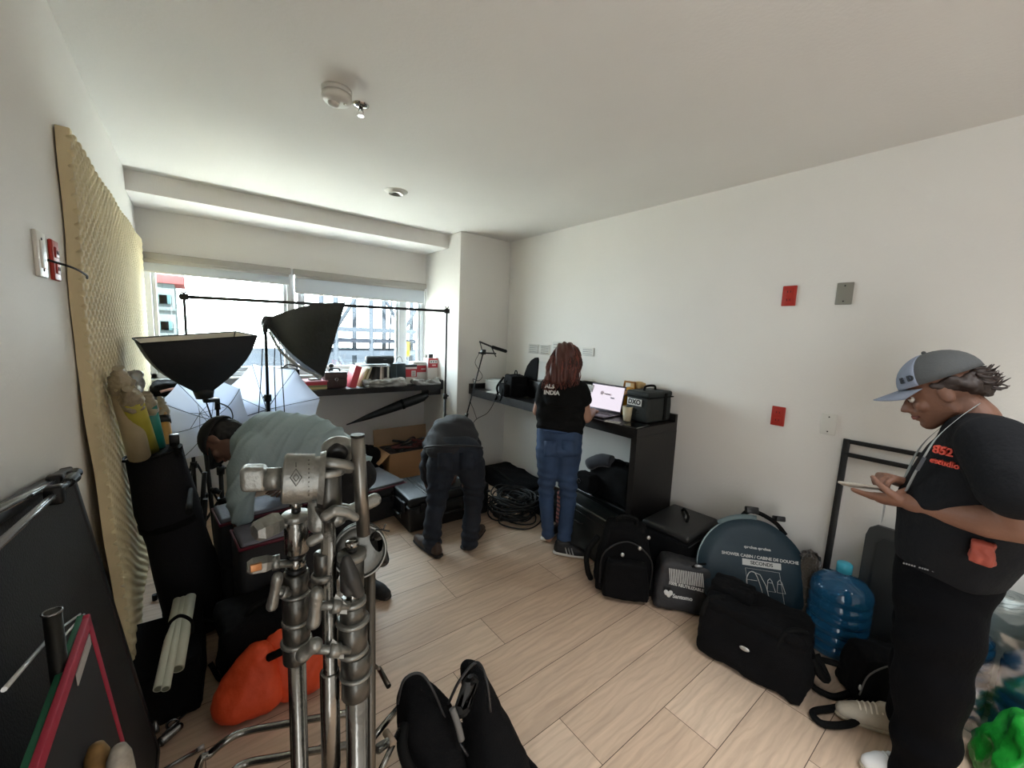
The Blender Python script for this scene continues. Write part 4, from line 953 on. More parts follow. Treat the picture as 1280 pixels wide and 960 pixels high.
# wrapped water bottles in film + green bag at the right edge
t = thing('wrapped_jug_pack', 'blue water jugs wrapped in clear film behind the standing man', 'water jugs', (2.62, -.30, 0))
jm = _M['jug_blue']
for (x, y) in ((-.02, .10), (-.06, -.20), (.03, .38)):
    pr = [(0, .004), (.128, .012)]
    for k in range(6): z0 = .03+k*.055; pr += [(.134, z0), (.134, z0+.03), (.127, z0+.038), (.127, z0+.046)]
    pr += [(.13, .36), (.09, .40), (.03, .43), (.03, .47), (0, .47)]
    obj('jug', MB().lathe(pr, Matrix.Translation((x, y, 0)), 36), jm, t)
FILM = sheer('wrap_film', '#dfe6e6', .78, .13)
flm = softbox_mesh((.36, .80, .60), amp=.05, scale=9, seed=81, taper=(.8, .9)); obj('clear_film', flm, FILM, t)
t = thing('green_sack', 'bright green plastic sack on the floor at the right edge', 'sack', (2.33, -.24, 0), rz=.3)
obj('sack_body', softbox_mesh((.33, .42, .30), amp=.03, scale=11, seed=83, taper=(.6, .6)), mat('green_plastic', '#1c8a2c', .35, bump=.5, bscale=30), t)
obj('knot', MB().hull([((0, 0, .27), .04), ((.02, .01, .33), .02)], 6).shake(.006, 30), mat('green_plastic', '#1c8a2c', .35, bump=.5, bscale=30), t)
# ------------------------------------------------------------------ cables in the corner
def coil(name, label, c, r0, n, h, seed, rt=.0065, m=None, parent=None):
    rnd = random.Random(seed); mb = MB(); t = thing(name, label, 'cable', c)
    for k in range(n):
        rr = r0*rnd.uniform(.55, 1.05); cx, cy = rnd.uniform(-.05, .05), rnd.uniform(-.05, .05); z = rt+h*k/n; e = rnd.uniform(.65, 1); ph = rnd.uniform(0, 6.28)
        tx, ty = rnd.uniform(-.16, .16), rnd.uniform(-.16, .16)
        pts = []
        for q in range(22):
            a = 2*PI*q/22; x = rr*math.cos(a); y = rr*e*math.sin(a); X_ = x*math.cos(ph)-y*math.sin(ph); Y_ = x*math.sin(ph)+y*math.cos(ph)
            pts.append((cx+X_, cy+Y_, max(rt, z+tx*X_+ty*Y_+.01*math.sin(3*a+ph))))
        mb.tube(pts, rt, 6, closed=True)
    obj('coil', mb, m or RUB, t)
    obj('loose_end', MB().tube(spline([(-r0*.8, -.05, h*.5), (-r0*1.1, -r0*.5, .03), (-r0*.4, -r0*1.25, rt), (r0*.5, -r0*1.1, rt), (r0*.9, -r0*.6, .03)], 8), rt, 6), m or RUB, t)
    obj('plug', MB().box((-.02, -r0*.45, h*1.0), (.05, .03, .025), (.1, .1, .5), bev=.006), BP, t)
    return t
coil('cable_coil', 'big heap of coiled black cables between the two standing pairs of jeans', (2.17, 2.66, 0), .21, 30, .20, 5)
coil('cable_coil', 'smaller tangle of black cables behind the bent man legs', (2.02, 3.10, 0), .15, 12, .09, 9, .006)
t = thing('power_strip', 'pale flat power strip lying by the smaller cable tangle', 'power strip', (1.94, 2.93, 0), rz=.5)
obj('bar', MB().box((0, 0, .015), (.16, .05, .03), bev=.005), GRYP, t); obj('socket', MB().cyl((0, 0, .03), (0, 0, .032), .014, seg=14), DARKIN, t)
t = thing('cable_bag', 'low black cable bag in the corner along the dark baseboard', 'bag', (2.58, 3.22, 0), rz=R_(-4))
obj('body', softbox_mesh((.42, .86, .14), amp=.018, scale=8, seed=91), FAB, t); obj('top_strap', MB().tube(spline([(-.1, -.38, .10), (-.14, -.15, .15), (-.12, .1, .15), (-.1, .38, .10)], 5), .012, 8), WEB, t)
t = thing('cable_bag', 'black cable bag half under the coiled cables, behind the woman legs', 'bag', (2.51, 2.50, 0), rz=R_(8))
obj('body', softbox_mesh((.34, .44, .17), amp=.016, scale=9, seed=92), FAB, t); obj('side_label', MB().box((-.171, -.03, .08), (.004, .07, .04), bev=.001), mat('label_dim', '#3d4547', .5), t)
t = thing('striped_bag', 'red and brown striped cloth bag behind the woman legs', 'bag', (2.33, 2.20, 0), rz=0)
sb = softbox_mesh((.10, .12, .36), amp=.008, seed=93); sm_ = mat('striped_cloth', '#7a3f3c', .8)
n = sm_.node_tree; wv = n.nodes.new('ShaderNodeTexWave'); wv.bands_direction = 'Z'; wv.inputs['Scale'].default_value = 9; tc = n.nodes.new('ShaderNodeTexCoord'); n.links.new(tc.outputs['Object'], wv.inputs['Vector'])
rr = n.nodes.new('ShaderNodeValToRGB'); rr.color_ramp.elements[0].color = (*lin('#2e2326'), 1); rr.color_ramp.elements[1].color = (*lin('#9a5a52'), 1); n.links.new(wv.outputs['Fac'], rr.inputs[0]); n.links.new(rr.outputs[0], n.nodes['Principled BSDF'].inputs['Base Color'])
obj('body', sb, sm_, t); obj('handle', MB().tube(spline([(0, -.05, .34), (0, -.04, .40), (0, .04, .40), (0, .05, .34)], 5), .008, 8), WEB, t)
# cardboard box, hard case
t = thing('cardboard_box', 'open brown cardboard box full of dark red cables under the window counter', 'box', (1.78, 4.02, 0), rz=R_(2))
CB = mat('cardboard', '#a9805a', .8, bump=.1, bscale=60); W_, D_, H_ = .62, .42, .36
obj('front_side', MB().box((0, -D_/2, H_/2), (W_, .006, H_)), CB, t); obj('back_side', MB().box((0, D_/2, H_/2), (W_, .006, H_)), CB, t)
obj('left_side', MB().box((-W_/2, 0, H_/2), (.006, D_, H_)), CB, t); obj('right_side', MB().box((W_/2, 0, H_/2), (.006, D_, H_)), CB, t)
obj('bottom', MB().box((0, 0, .004), (W_, D_, .006)), CB, t)
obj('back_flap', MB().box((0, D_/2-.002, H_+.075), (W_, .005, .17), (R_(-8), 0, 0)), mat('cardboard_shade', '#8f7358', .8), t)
obj('left_flap', MB().box((-W_/2-.05, 0, H_-.045), (.005, D_, .15), (0, R_(50), 0)), CB, t)
obj('front_fold', MB().box((0, -D_/2-.005, H_-.065), (W_, .005, .14), (R_(3), 0, 0)), CB, t)
rnd = random.Random(4)
for k in range(5):
    pts = [V((rnd.uniform(-.26, .26), rnd.uniform(-.16, .16), H_-.03+rnd.uniform(0, .08))) for _ in range(6)]
    obj('packed_cable', MB().tube(spline(pts, 5), .012, 7), mat('dark_red_rubber', '#5a2420', .5) if k % 2 else RUB, t)
obj('dark_filling', softbox_mesh((W_-.02, D_-.02, H_-.01), amp=.01, seed=95).move(Matrix.Translation((0, 0, .01))), mat('dark_filling', '#1d1616', .9), t)
t = thing('dark_sack', 'dark crumpled bag standing left of the cardboard box', 'bag', (1.33, 3.98, 0)); obj('body', softbox_mesh((.26, .3, .42), amp=.03, scale=9, seed=96, taper=(.6, .6)), FAB, t)
obj('tie', MB().tube(arc((0, 0, .38), .05, 0, 2*PI, 14, (1, 0, 0), (0, 1, 0))[:-1], .01, 6, closed=True), WEB, t)
t = thing('hard_case', 'black ribbed hard transport case on the floor under the bent man hand', 'case', (1.645, 3.085, 0), rz=R_(-2))
W_, D_ = .74, .50
obj('lower_shell', MB().box((0, 0, .105), (W_, D_, .20), bev=.02, seg=3), HARD, t)
ld = MB().box((0, 0, .245), (W_, D_, .07), bev=.018, seg=3); lid = obj('lid', ld, HARD, t)
obj('lid_rib', MB().box((-.20, 0, .281), (.025, D_-.06, .012), bev=.004), HARD, lid); obj('lid_rib', MB().box((.20, 0, .281), (.025, D_-.06, .012), bev=.004), HARD, lid)
obj('lid_panel', MB().box((0, 0, .281), (.34, D_-.10, .008), bev=.003), mat('case_panel', '#2b3134', .3), lid)
obj('rim', MB().box((0, 0, .208), (W_+.02, D_+.02, .014), bev=.004), HARD, t)
for x in (-.25, .25): obj('latch', MB().box((x, -D_/2-.012, .20), (.06, .022, .08), bev=.006), BP, t)
obj('latch', MB().box((-W_/2-.012, .10, .20), (.022, .06, .08), bev=.006), BP, t); obj('latch', MB().box((-W_/2-.012, -.16, .20), (.022, .06, .08), bev=.006), BP, t)
obj('carry_handle', MB().tube([(-.08, -D_/2-.005, .13), (-.075, -D_/2-.035, .12), (.075, -D_/2-.035, .12), (.08, -D_/2-.005, .13)], .010, 8), BP, t)
obj('side_handle', MB().tube([(-W_/2-.005, -.10, .12), (-W_/2-.03, -.095, .11), (-W_/2-.03, .045, .11), (-W_/2-.005, .05, .12)], .010, 8), BP, t)
obj('side_tag', MB().box((-W_/2-.002, -.03, .075), (.003, .08, .03), bev=.001), mat('label_dim2', '#6b6f6f', .5), t)
# ------------------------------------------------------------------ egg-crate foam on the left wall
def foam():
    y0, y1, z0, z1 = 2.04, 4.47, .02, 2.215; st = .0052; ny = int((y1-y0)/st); nz = int((z1-z0)/st)
    y = np.linspace(y0, y1, ny); z = np.linspace(z0, z1, nz); Y, Z = np.meshgrid(y, z, indexing='ij')
    cc = np.cos(2*PI/.084*Y)*np.cos(2*PI/.046*Z); h = .037-.033*np.clip((cc-.10)/.90, 0, 1)**.55+.002*np.clip(-cc, 0, 1)
    bul = .055*np.clip((1.45-Z)/1.2, 0, 1)**1.0*np.clip(1-(Y-y0)/.9, 0, 1)+.004*np.sin(Z*5+Y*2)*np.clip((Z-1.6), 0, 1)
    Xf = XL+h+bul; top = Z+.006*np.sin(Y*9)*(Z-z0)/(z1-z0)
    Yw = Y+.010*np.sin(Z*14)*(1-(Y-y0)/(y1-y0))
    ve = np.stack([Xf, Yw, top], -1).reshape(-1, 3); n = len(ve)
    i = np.arange(ny*nz).reshape(ny, nz); F = np.stack([i[:-1, :-1], i[1:, :-1], i[1:, 1:], i[:-1, 1:]], -1).reshape(-1, 4)
    # back sheet and borders
    bk = np.stack([XL+.004+bul, Yw, top], -1).reshape(-1, 3); ve = np.concatenate([ve, bk]); F2 = F[:, ::-1]+n
    def side(a): return np.stack([a[:-1], a[1:], a[1:]+n, a[:-1]+n], -1)
    S = np.concatenate([side(i[0]), side(i[-1][::-1]), side(i[:, 0][::-1]), side(i[:, -1])])
    F = np.concatenate([F, F2, S]); me = bpy.data.meshes.new('acoustic_foam')
    me.from_pydata(ve.tolist(), [], F.tolist()); me.polygons.foreach_set('use_smooth', [True]*(len(F)-len(S))+[False]*len(S))
    me.materials.append(mat('foam_tan', '#cdbf9c', .9, var=.07, vscale=3)); o = bpy.data.objects.new('acoustic_foam', me); COL.objects.link(o)
    tag(o, 'tall sheet of yellow tan egg-crate foam fixed on the left wall', 'foam panel')
foam()
# ------------------------------------------------------------------ softboxes
NYL = mat('softbox_black', '#0f131a', .6, bump=.15, bscale=30); WHN = mat('softbox_white', '#d7d2c8', .8)
def softbox(name, label, ap, cor, bulge, rimw=.012, loc=None):
    """ap apex, cor four mouth corners; four curved panels"""
    ap = V(ap); cor = [V(c) for c in cor]; mc = sum(cor, V())/4; t = thing(name, label, 'softbox', ap, world=True)
    ax = (mc-ap).normalized(); n = 10
    def pt(i, u, v, inset=0.):   # u from apex 0..1 , v along edge
        a, b = cor[i], cor[(i+1) % 4]; e = a.lerp(b, v); small = ap+(e-mc)*.13
        p = small.lerp(e, u); out = (e-mc).normalized(); return p+out*(bulge*math.sin(PI*u)) - out*inset - ax*0
    for i in range(4):
        g = [[pt(i, u/n, v/8) for v in range(9)] for u in range(n+1)]
        obj('panel', MB().sheet(g), NYL, t)
        g = [[pt(i, u/n*.995, v/8, .006) for v in range(9)] for u in range(n+1)]
        obj('lining', MB().sheet(g), WHN, t)
        obj('rim', MB().tube([cor[i], cor[(i+1) % 4]], .005, 6), NYL, t)
        obj('rod', MB().tube([pt(i, u/n, 0, .008) for u in range(n+1)], .003, 6), BKM, t)
    obj('speed_ring', MB().cyl(ap-ax*.035, ap+ax*.03, .042, .055, 20), BP, t)
    obj('lamp', MB().hull([(ap+ax*.06, .02), (ap+ax*.16, .035)]), mat('lamp_glass', '#cfcdc4', .2), t)
    return t, ax
ap1 = at(255, 490, 2.35)
sb1, ax1 = softbox('softbox', 'black pyramid softbox pointing up, white lining showing, left of the window', ap1, [at(175, 430, 1.98), at(322, 420, 2.3), at(295, 414.5, 2.65), at(166, 423, 2.22)], .05)
h1 = at(272, 512, 2.45)
obj('tilt_bracket', MB().tube([ap1-ax1*.02, ap1-ax1*.05, V((h1.x, h1.y, h1.z+.06)), h1], .016, 10), BP, sb1)
obj('lamp_cable', MB().tube(spline([ap1-ax1*.04, at(284, 508, 2.4), at(291, 520, 2.4), at(287, 530, 2.42), at(276, 535, 2.44)], 6), .004, 6), RUB, sb1)
obj('lamp_cable', MB().tube(spline([ap1-ax1*.04, at(262, 515, 2.4), at(266, 528, 2.4), at(271, 540, 2.44)], 6), .004, 6), RUB, sb1)
lightstand('light_stand', 'black light stand under the upturned softbox, behind the man in the grey-green shirt', 'light stand', h1.x, h1.y, h1.z, .34, .8, zk=.7)
ap2 = at(336, 403, 3.05)
sb2, ax2 = softbox('softbox', 'black softbox on a stand tilted down towards the shelf, in the middle of the window', ap2, [at(431, 378, 2.9), at(404, 470, 2.9), at(398, 474, 3.4), at(424, 386, 3.4)], .045)
obj('lit_edge_piping', MB().tube(spline([at(337, 415, 2.95), at(352, 440, 2.9), at(375, 459, 2.88), at(402, 472, 2.88)], 6), .010, 6), mat('piping_highlight', '#8d9192', .5), sb2)  # light grey stands in for the window highlight on the seam piping
h2 = at(332, 415, 3.0)
obj('tilt_bracket', MB().tube([ap2-ax2*.02, at(334, 403, 3.0), at(331, 408, 3.0), h2], .018, 10), mat('bracket_grey', '#3a3d3c', .4), sb2)
for (a, b, c) in ((329, 325, 331), (343, 341, 345), (347, 350, 356)):
    obj('lamp_cable', MB().tube(spline([at(333, 404, 2.97), at(a, 420, 2.96), at(b+2, 460, 2.96), at(b-2 if a == 329 else c, 522, 2.97)], 8), .0035, 6), RUB, sb2)
lightstand('light_stand', 'tall black light stand carrying the tilted softbox before the open umbrella', 'light stand', h2.x, h2.y, h2.z, .34, 2.3, zk=1.05, r=.015)
# ------------------------------------------------------------------ photo umbrellas
UMB = bpy.data.materials.new('umbrella_white'); UMB.use_nodes = True; N = UMB.node_tree.nodes; L = UMB.node_tree.links
pb = N['Principled BSDF']; N.remove(pb); a_ = N.new('ShaderNodeBsdfDiffuse'); a_.inputs[0].default_value = (.62, .63, .68, 1); b_ = N.new('ShaderNodeBsdfTranslucent'); b_.inputs[0].default_value = (.62, .68, .84, 1)
mx = N.new('ShaderNodeMixShader'); mx.inputs[0].default_value = .45; L.new(a_.outputs[0], mx.inputs[1]); L.new(b_.outputs[0], mx.inputs[2]); L.new(mx.outputs[0], [n for n in N if n.type == 'OUTPUT_MATERIAL'][0].inputs[0])
def umbrella(label, hub, rim, shaft_to, sag=.06):
    hub = V(hub); rim = [V(r) for r in rim]; n = len(rim); mc = sum(rim, V())/n; ax = (hub-mc).normalized()
    t = thing('photo_umbrella', label, 'umbrella', hub, world=True); g = []
    def rp(r, u): return hub.lerp(r, u)+ax*(sag*math.sin(PI*u)*1.0)
    for i in range(n):
        a, b = rim[i], rim[(i+1) % n]; rows = []
        for u in range(9):
            uu = u/8; pa, pb_ = rp(a, uu), rp(b, uu); row = []
            for v in range(7):
                vv = v/6; p = pa.lerp(pb_, vv); row.append(p - ax*(0) + (mc-p)*(.03*math.sin(PI*vv)*uu))
            rows.append(row)
        g.append(rows)
    mb = MB()
    for rows in g: mb.sheet(rows)
    bmesh.ops.remove_doubles(mb.b, verts=mb.b.verts[:], dist=.0008)
    obj('canopy', mb, UMB, t)
    for i in range(n): obj('rib', MB().tube([rp(rim[i], u/8)-ax*.004 for u in range(9)], .0025, 5), mat('rib_grey', '#55585c', .35, .7), t)
    for i in range(n): obj('stretcher', MB().tube([rp(rim[i], .5)-ax*.004, hub-ax*.22], .0018, 5), mat('rib_grey', '#55585c', .35, .7), t)
    obj('shaft', MB().tube([hub+ax*.05, V(shaft_to)], .005, 8), mat('rib_grey', '#55585c', .35, .7), t)
    obj('tip', MB().cyl(hub+ax*.03, hub+ax*.07, .008, seg=10), BP, t)
    return t
umbrella('open white translucent umbrella, the one behind the tall stand below the window', at(333, 512, 3.45), [at(*q) for q in ((315, 455, 3.2), (369, 462, 3.2), (400, 498, 3.15), (392, 541, 3.1), (352, 566, 3.05), (302, 562, 3.05), (270, 533, 3.1), (280, 489, 3.15))], at(334, 520, 2.99))
umbrella('open white umbrella at the left, between the gel roll bag and the bent man head', at(264, 525, 2.95), [at(*q) for q in ((199, 503, 2.75), (222, 479, 2.85), (262, 468, 2.9), (300, 486, 2.9), (314, 530, 2.8), (284, 566, 2.7), (226, 575, 2.65), (200, 545, 2.65))], at(276, 545, 2.5))
u1 = at(276, 545, 2.5)
# ------------------------------------------------------------------ flags and panel leaning on the left wall
PAN = mat('flag_black', '#131211', .85, bump=.3, bscale=200); 
def wallpanel(name, label, cat, TR_, dy, dz, dn, h, th, m, edge=None, ew=.02, lean=.11, extra=None, inner=None):
    """TR_ far top corner; the top edge runs towards the camera by (dy, dz); the side runs down h"""
    TR_ = V(TR_); e1 = V((0, dy, dz)).normalized(); w = math.hypot(dy, dz)
    e2 = V((lean, dn, -1)).normalized()
    t = thing(name, label, cat, TR_+e2*h+e1*(w/2), world=True)
    n = e1.cross(e2).normalized()
    if n.x < 0: n = -n
    P0, P1, P2, P3 = TR_, TR_+e1*w, TR_+e1*w+e2*h, TR_+e2*h
    obj('fabric', MB().prism([P0+n*th*.5, P1+n*th*.5, P2+n*th*.5, P3+n*th*.5], n*th*.5), m, t)
    em = edge or m; r = ew/2
    for a, b in ((P0, P1), (P1, P2), (P2, P3), (P3, P0)):
        d = (b-a).normalized(); side = n.cross(d).normalized(); c = (a+b)/2
        obj('frame_edge', MB().box(c+n*(th*.5), ((a-b).length+ew, ew, th*1.5), Matrix((d, side, n)).transposed(), bev=min(ew, th)*.3), em, t)
    return t, (P0, P1, P2, P3, n, e1, e2)
wp, _ = wallpanel('leaning_reflector', 'large dark framed fabric panel leaning on the left wall in the near corner', 'panel', (-.312, 1.645, 1.154), -.95, .14, .13, 1.14, .018, PAN, mat('panel_edge', '#0f1014', .5), .03, .11)
SIL = mat('brushed_rod', '#8c8d8f', .25, .9)
for (a, b, r, lb) in ((on(95, 591, 'x', -.285), on(-30, 650, 'x', -.285), .0075, 'chrome rod resting along the top edge of the dark panel'), (on(92, 597, 'x', -.25), on(-20, 697, 'x', -.25), .007, 'second chrome rod crossing below the first at the top of the dark panel')):
    t = thing('stand_rod', lb, 'rod', b, world=True); obj('tube', MB().cyl(a, b, r, seg=12), SIL, t); obj('end_joint', MB().hull([(a, r*1.9), (a+(b-a)*.10, r*1.7)]), BKM, t)
    obj('clamp', MB().box(a+(b-a)*.32, (.03, .03, .04), bev=.006), BKM, t)
wallpanel('green_edge_flag', 'black fabric flag with a green edge, behind the red-edged one at the left', 'flag', on(97, 778, 'x', -.186), -.52, -.008, .20, .98, .006, mat('flag_black2', '#121113', .85), mat('green_edge', '#1f6a4a', .7), .016, .02)
rt_, (P0, P1, P2, P3, n_, e1, e2) = wallpanel('red_edge_flag', 'black fabric flag with a red edge and a white label in the near left corner', 'flag', on(105, 780, 'x', -.172), -.42, -.004, .34, 1.03, .006, mat('flag_black2', '#121113', .85), mat('red_edge', '#a01f3a', .7), .021, .03)
obj('label', MB().box(P0+e1*.075+e2*.022+n_*.008, (.10, .020, .0015), Matrix((e1, n_.cross(e1), n_)).transposed()), mat('label_dirty', '#a9a4a0', .7), rt_)
t = thing('flag_rod', 'thin white metal rod above the green-edged flag', 'rod', on(5, 862, 'x', -.205), world=True)
obj('rod', MB().cyl(on(5, 862, 'x', -.19), on(66, 792, 'x', -.22), .0028, seg=8), mat('rod_white', '#c8c8c8', .3, .5), t)
obj('rod_tip', MB().cyl(on(66, 792, 'x', -.22), on(100, 768, 'x', -.225), .0022, seg=8).cyl(on(80, 795, 'x', -.21), on(105, 768, 'x', -.215), .0022, seg=8), mat('rod_white', '#c8c8c8', .3, .5), t)
a, b = on(65, 765, 'x', -.185), on(82, 822, 'x', -.18)
t = thing('short_pipe', 'short dark steel pipe with a shiny rim standing among the flags', 'pipe', (b.x, b.y, 0), world=True)
obj('tube', MB().cyl((b.x, b.y, 0), a, .0105, seg=16), mat('gunmetal', '#2a2a28', .3, .8), t); obj('rim', MB().tube([a+V((math.cos(q)*.0105, math.sin(q)*.0105, 0)) for q in [k*PI/8 for k in range(16)]], .0018, 5, closed=True), SIL, t)
for (px, py, col, lb) in ((120, 930, '#8a6a3c', 'wooden stick with a rounded brown tip at the bottom left'), (148, 932, '#a39c90', 'pale wooden stick with a rounded tip beside the brown one')):
    p = at(px, py, .62); t = thing('wooden_stick', lb, 'stick', (p.x, p.y, 0)); 
    obj('shaft', MB().lathe([(.018, 0), (.018, p.z-.06), (.015, p.z-.02)], None, 14), mat('wood_'+col, col, .7, var=.25, vscale=60), t); obj('tip', MB().lathe([(.015, p.z-.02), (.009, p.z-.003), (0, p.z)], None, 14), mat('wood_'+col, col, .7, var=.25, vscale=60), t)
p = at(84, 930, .64); q = at(101, 925, .66)
t = thing('steel_pin', 'thin bright steel pin rising next to the wooden sticks', 'pin', (q.x-.01, q.y, 0)); obj('shaft', MB().cyl((0, 0, 0), (.01, 0, q.z), .0022, seg=8), SIL, t); obj('head', MB().ell((.01, 0, q.z), .004), SIL, t)
t = thing('dark_pipe', 'dark pipe with a shiny end at the lower left corner', 'pipe', (p.x, p.y, 0)); obj('tube', MB().cyl((0, 0, 0), (0, 0, p.z), .009, seg=14), mat('gunmetal', '#2a2a28', .3, .8), t); obj('cap', MB().lathe([(.0095, p.z-.004), (.008, p.z+.002), (0, p.z+.003)], None, 14), SIL, t)
# ------------------------------------------------------------------ bag of gel rolls
b0 = V((-.035, 2.50, .02)); b1 = on(191, 566, 'x', -.180); dd = b1-b0
t = thing('roll_bag', 'tall black cylindrical bag leaning on the foam, full of plastic-wrapped gel rolls', 'bag', (b0.x, b0.y, 0), world=True)
rb = MB().tube([b0+dd*k for k in (0, .03, .15, .35, .55, .72, .88, 1.0)], [.10, .12, .13, .126, .122, .116, .11, .106], 28)
for v in rb.b.verts: v.co.z = max(v.co.z, .004)
obj('body', rb.shake(.02, 6, 2), mat('roll_bag_cloth', '#17171a', .85, bump=.3, bscale=200, spec=.25), t)
for k in (.12, .62): obj('strap_band', MB().tube([b0+dd*k, b0+dd*(k+.035)], .131 if k < .3 else .125, 28), WEB, t)
obj('top_rim', MB().tube([b1+basis(dd) @ V((.108*math.cos(q), .108*math.sin(q), 0)) for q in [k*PI/14 for k in range(28)]], .007, 6, closed=True), WEB, t)
sd = basis(dd)
obj('side_buckle', MB().box(on(218, 550, 'x', -.10), (.04, .04, .06), bev=.006), BP, t)
obj('carry_strap', MB().tube(spline([on(217, 556, 'x', -.09), on(231, 582, 'x', -.07), on(238, 605, 'x', -.05), on(236, 640, 'x', -.04)], 6), .010, 8), WEB, t)
ROL = (('#b5a98c', (147, 462), (168, 545), .040, 'cream plastic-wrapped roll, the highest one in the roll bag'), ('#a9a23c', (160, 487), (184, 555), .036, 'yellow gel roll in clear wrap in the roll bag'), ('#1f7a70', (182, 492), (199, 560), .028, 'teal gel roll in the middle of the roll bag'), ('#b98a3a', (200, 497), (208, 556), .030, 'orange gel roll at the right side of the roll bag'))
for i, (col, pa, pb_, r, lb) in enumerate(ROL):
    x_ = (-.245, -.215, -.18, -.16)[i]; a, b = on(*pa, 'x', x_), on(*pb_, 'x', x_+.02); g = thing('gel_roll', lb, 'gel roll', b, world=True, group='gel rolls in the black roll bag'); u = (b-a).normalized(); b = b+u*.12
    obj('roll', MB().tube([a+u*.07, b], r, 20), mat('gel_'+col, col, .35, var=.12, vscale=8), g)
    obj('wrap', MB().tube([a-u*.005+u*.01*q for q in range(13)], [r*(.35+.70*min(1, q/6)+.10*(-1)**q*(q < 6)) for q in range(13)], 24).shake(.010, 45, i), mat('wrap_beige', '#9e9480', .3, bump=.5, bscale=50), g)
    if i == 3: obj('dark_tape', MB().tube([a+u*.11, a+u*.15], r*1.1, 18), BP, g)
t = thing('foam_scrap', 'crumpled clear plastic stuffed between the foam and the roll bag', 'plastic', on(165, 470, 'x', -.25)); obj('film', softbox_mesh((.07, .07, .12), amp=.02, scale=20, seed=3), PLASW, t)
t.location.z -= .10
# ------------------------------------------------------------------ black box bag with white tubes
t = thing('lamp_bag', 'black box bag on the floor with white tubes lying on it', 'bag', (-.155, 2.12, 0), rz=R_(-3))
obj('body', softbox_mesh((.27, .40, .24), amp=.006, seed=101), FAB, t); obj('lid', MB().box((0, 0, .235), (.25, .37, .03), bev=.012), FAB, t)
obj('side_strap', MB().tube(spline([(.11, .10, .24), (.19, .06, .20), (.22, -.02, .10), (.19, -.08, .03), (.15, -.04, .10)], 6), .010, 8), WEB, t)
WT = mat('tube_white', '#cdd0c0', .35)
for (pa, pb_, r, lb) in (((222, 750), (198, 861), .016, 'white plastic tube, left one of the pair tied on the black box bag'), ((229, 748), (207, 861), .014, 'white plastic tube between the other two on the black box bag'), ((238, 746), (222, 836), .021, 'thicker white tube at the right on the black box bag')):
    a, b = on(*pa, 'z', .36), on(*pb_, 'z', .27); g = thing('white_tube', lb, 'tube', (a+b)/2, world=True, group='white tubes on the black box bag')
    obj('tube', MB().cyl(a, b, r, seg=18, cap=True), WT, g); d = (b-a).normalized(); obj('hollow_end', MB().cyl(b, b+d*.001, r*.75, seg=16), mat('tube_inside', '#7d8270', .6), g)
a, b = on(212, 785, 'z', .33), on(240, 782, 'z', .34)
tag(obj('tie_strap', MB().tube(spline([a+V((0, 0, -.02)), a+V((0, 0, .02)), (a+b)/2+V((0, 0, .05)), b+V((0, 0, .02)), b+V((0, 0, -.03))], 6), .007, 6).tube(spline([a+V((0, 0, .02)), on(205, 800, 'z', .32)], 4), .005, 6), WEB), 'black strap tying the white tubes together', 'strap')
# small clamp and rod on the floor
t = thing('grip_clamp', 'small silver grip clamp lying on the floor below the black box bag', 'clamp', on(203, 932, 'z', .0))
obj('jaw', MB().hull([((0, 0, .02), .018), ((.05, .02, .03), .014)]), SIL, t); obj('knob', MB().cyl((-.02, .05, .02), (-.025, .10, .055), .011, .014, 12), SIL, t); obj('screw', MB().cyl((.0, .02, .025), (.075, .07, .04), .005, seg=8), SIL, t); obj('ring', MB().tube(arc((.03, .045, .035), .018, 0, 2*PI, 14)[:-1], .005, 6, closed=True), SIL, t)
a, b = on(188, 972, 'z', .012), on(247, 937, 'z', .012); t = thing('floor_rod', 'thin silver rod lying on the floor near the clamp', 'rod', a, world=True); obj('shaft', MB().cyl(a, b, .006, seg=10), SIL, t); obj('tip', MB().cyl(b, b+(b-a).normalized()*.02, .0075, seg=10), mat('rod_white', '#c8c8c8', .3, .5), t)
# ------------------------------------------------------------------ grey cases with red piping, tripod clutter
GC = mat('grey_case_cloth', '#57575f', .7, bump=.3, bscale=200); MG = mat('magenta_piping', '#5a1428', .5); GS = mat('case_side_dark', '#1c1c1f', .8)
def greycase(label, c, d, rz=0, top='#6b6b77'):
    t = thing('grey_case', label, 'case', c, rz); w_, l_, h_ = d
    obj('body', MB().box((0, 0, h_/2), (w_, l_, h_-.01), bev=.03, seg=4), GS, t); obj('top_panel', MB().box((0, 0, h_-.012), (w_-.02, l_-.02, .03), bev=.013, seg=3), mat('case_top'+top, top, .55, bump=.2, bscale=60), t)
    q = [(-w_/2, -l_/2), (w_/2, -l_/2), (w_/2, l_/2), (-w_/2, l_/2)]; obj('piping', MB().tube([V((x*.985, y*.985, h_-.022)) for x, y in q], .009, 8, closed=True), MG, t)
    obj('lower_piping', MB().tube([V((x*.995, y*.995, h_*.55)) for x, y in q], .006, 8, closed=True), GS, t)
    obj('handle', MB().tube([(-.06, -l_/2, h_*.75), (-.055, -l_/2-.03, h_*.75), (.055, -l_/2-.03, h_*.75), (.06, -l_/2, h_*.75)], .009, 8), WEB, t)
    return t
greycase('grey topped case with dark red piping, nearest the camera, under the bent man arm', (.31, 2.28, 0), (.40, .24, .575), R_(5))
greycase('grey topped case with dark red piping, behind the nearer one, under his hand', (.275, 2.60, 0), (.46, .25, .585), R_(6))
greycase('low grey bag with red piping beside the cardboard box', (1.17, 3.42, 0), (.40, .48, .30), R_(8), '#4a4a4f')
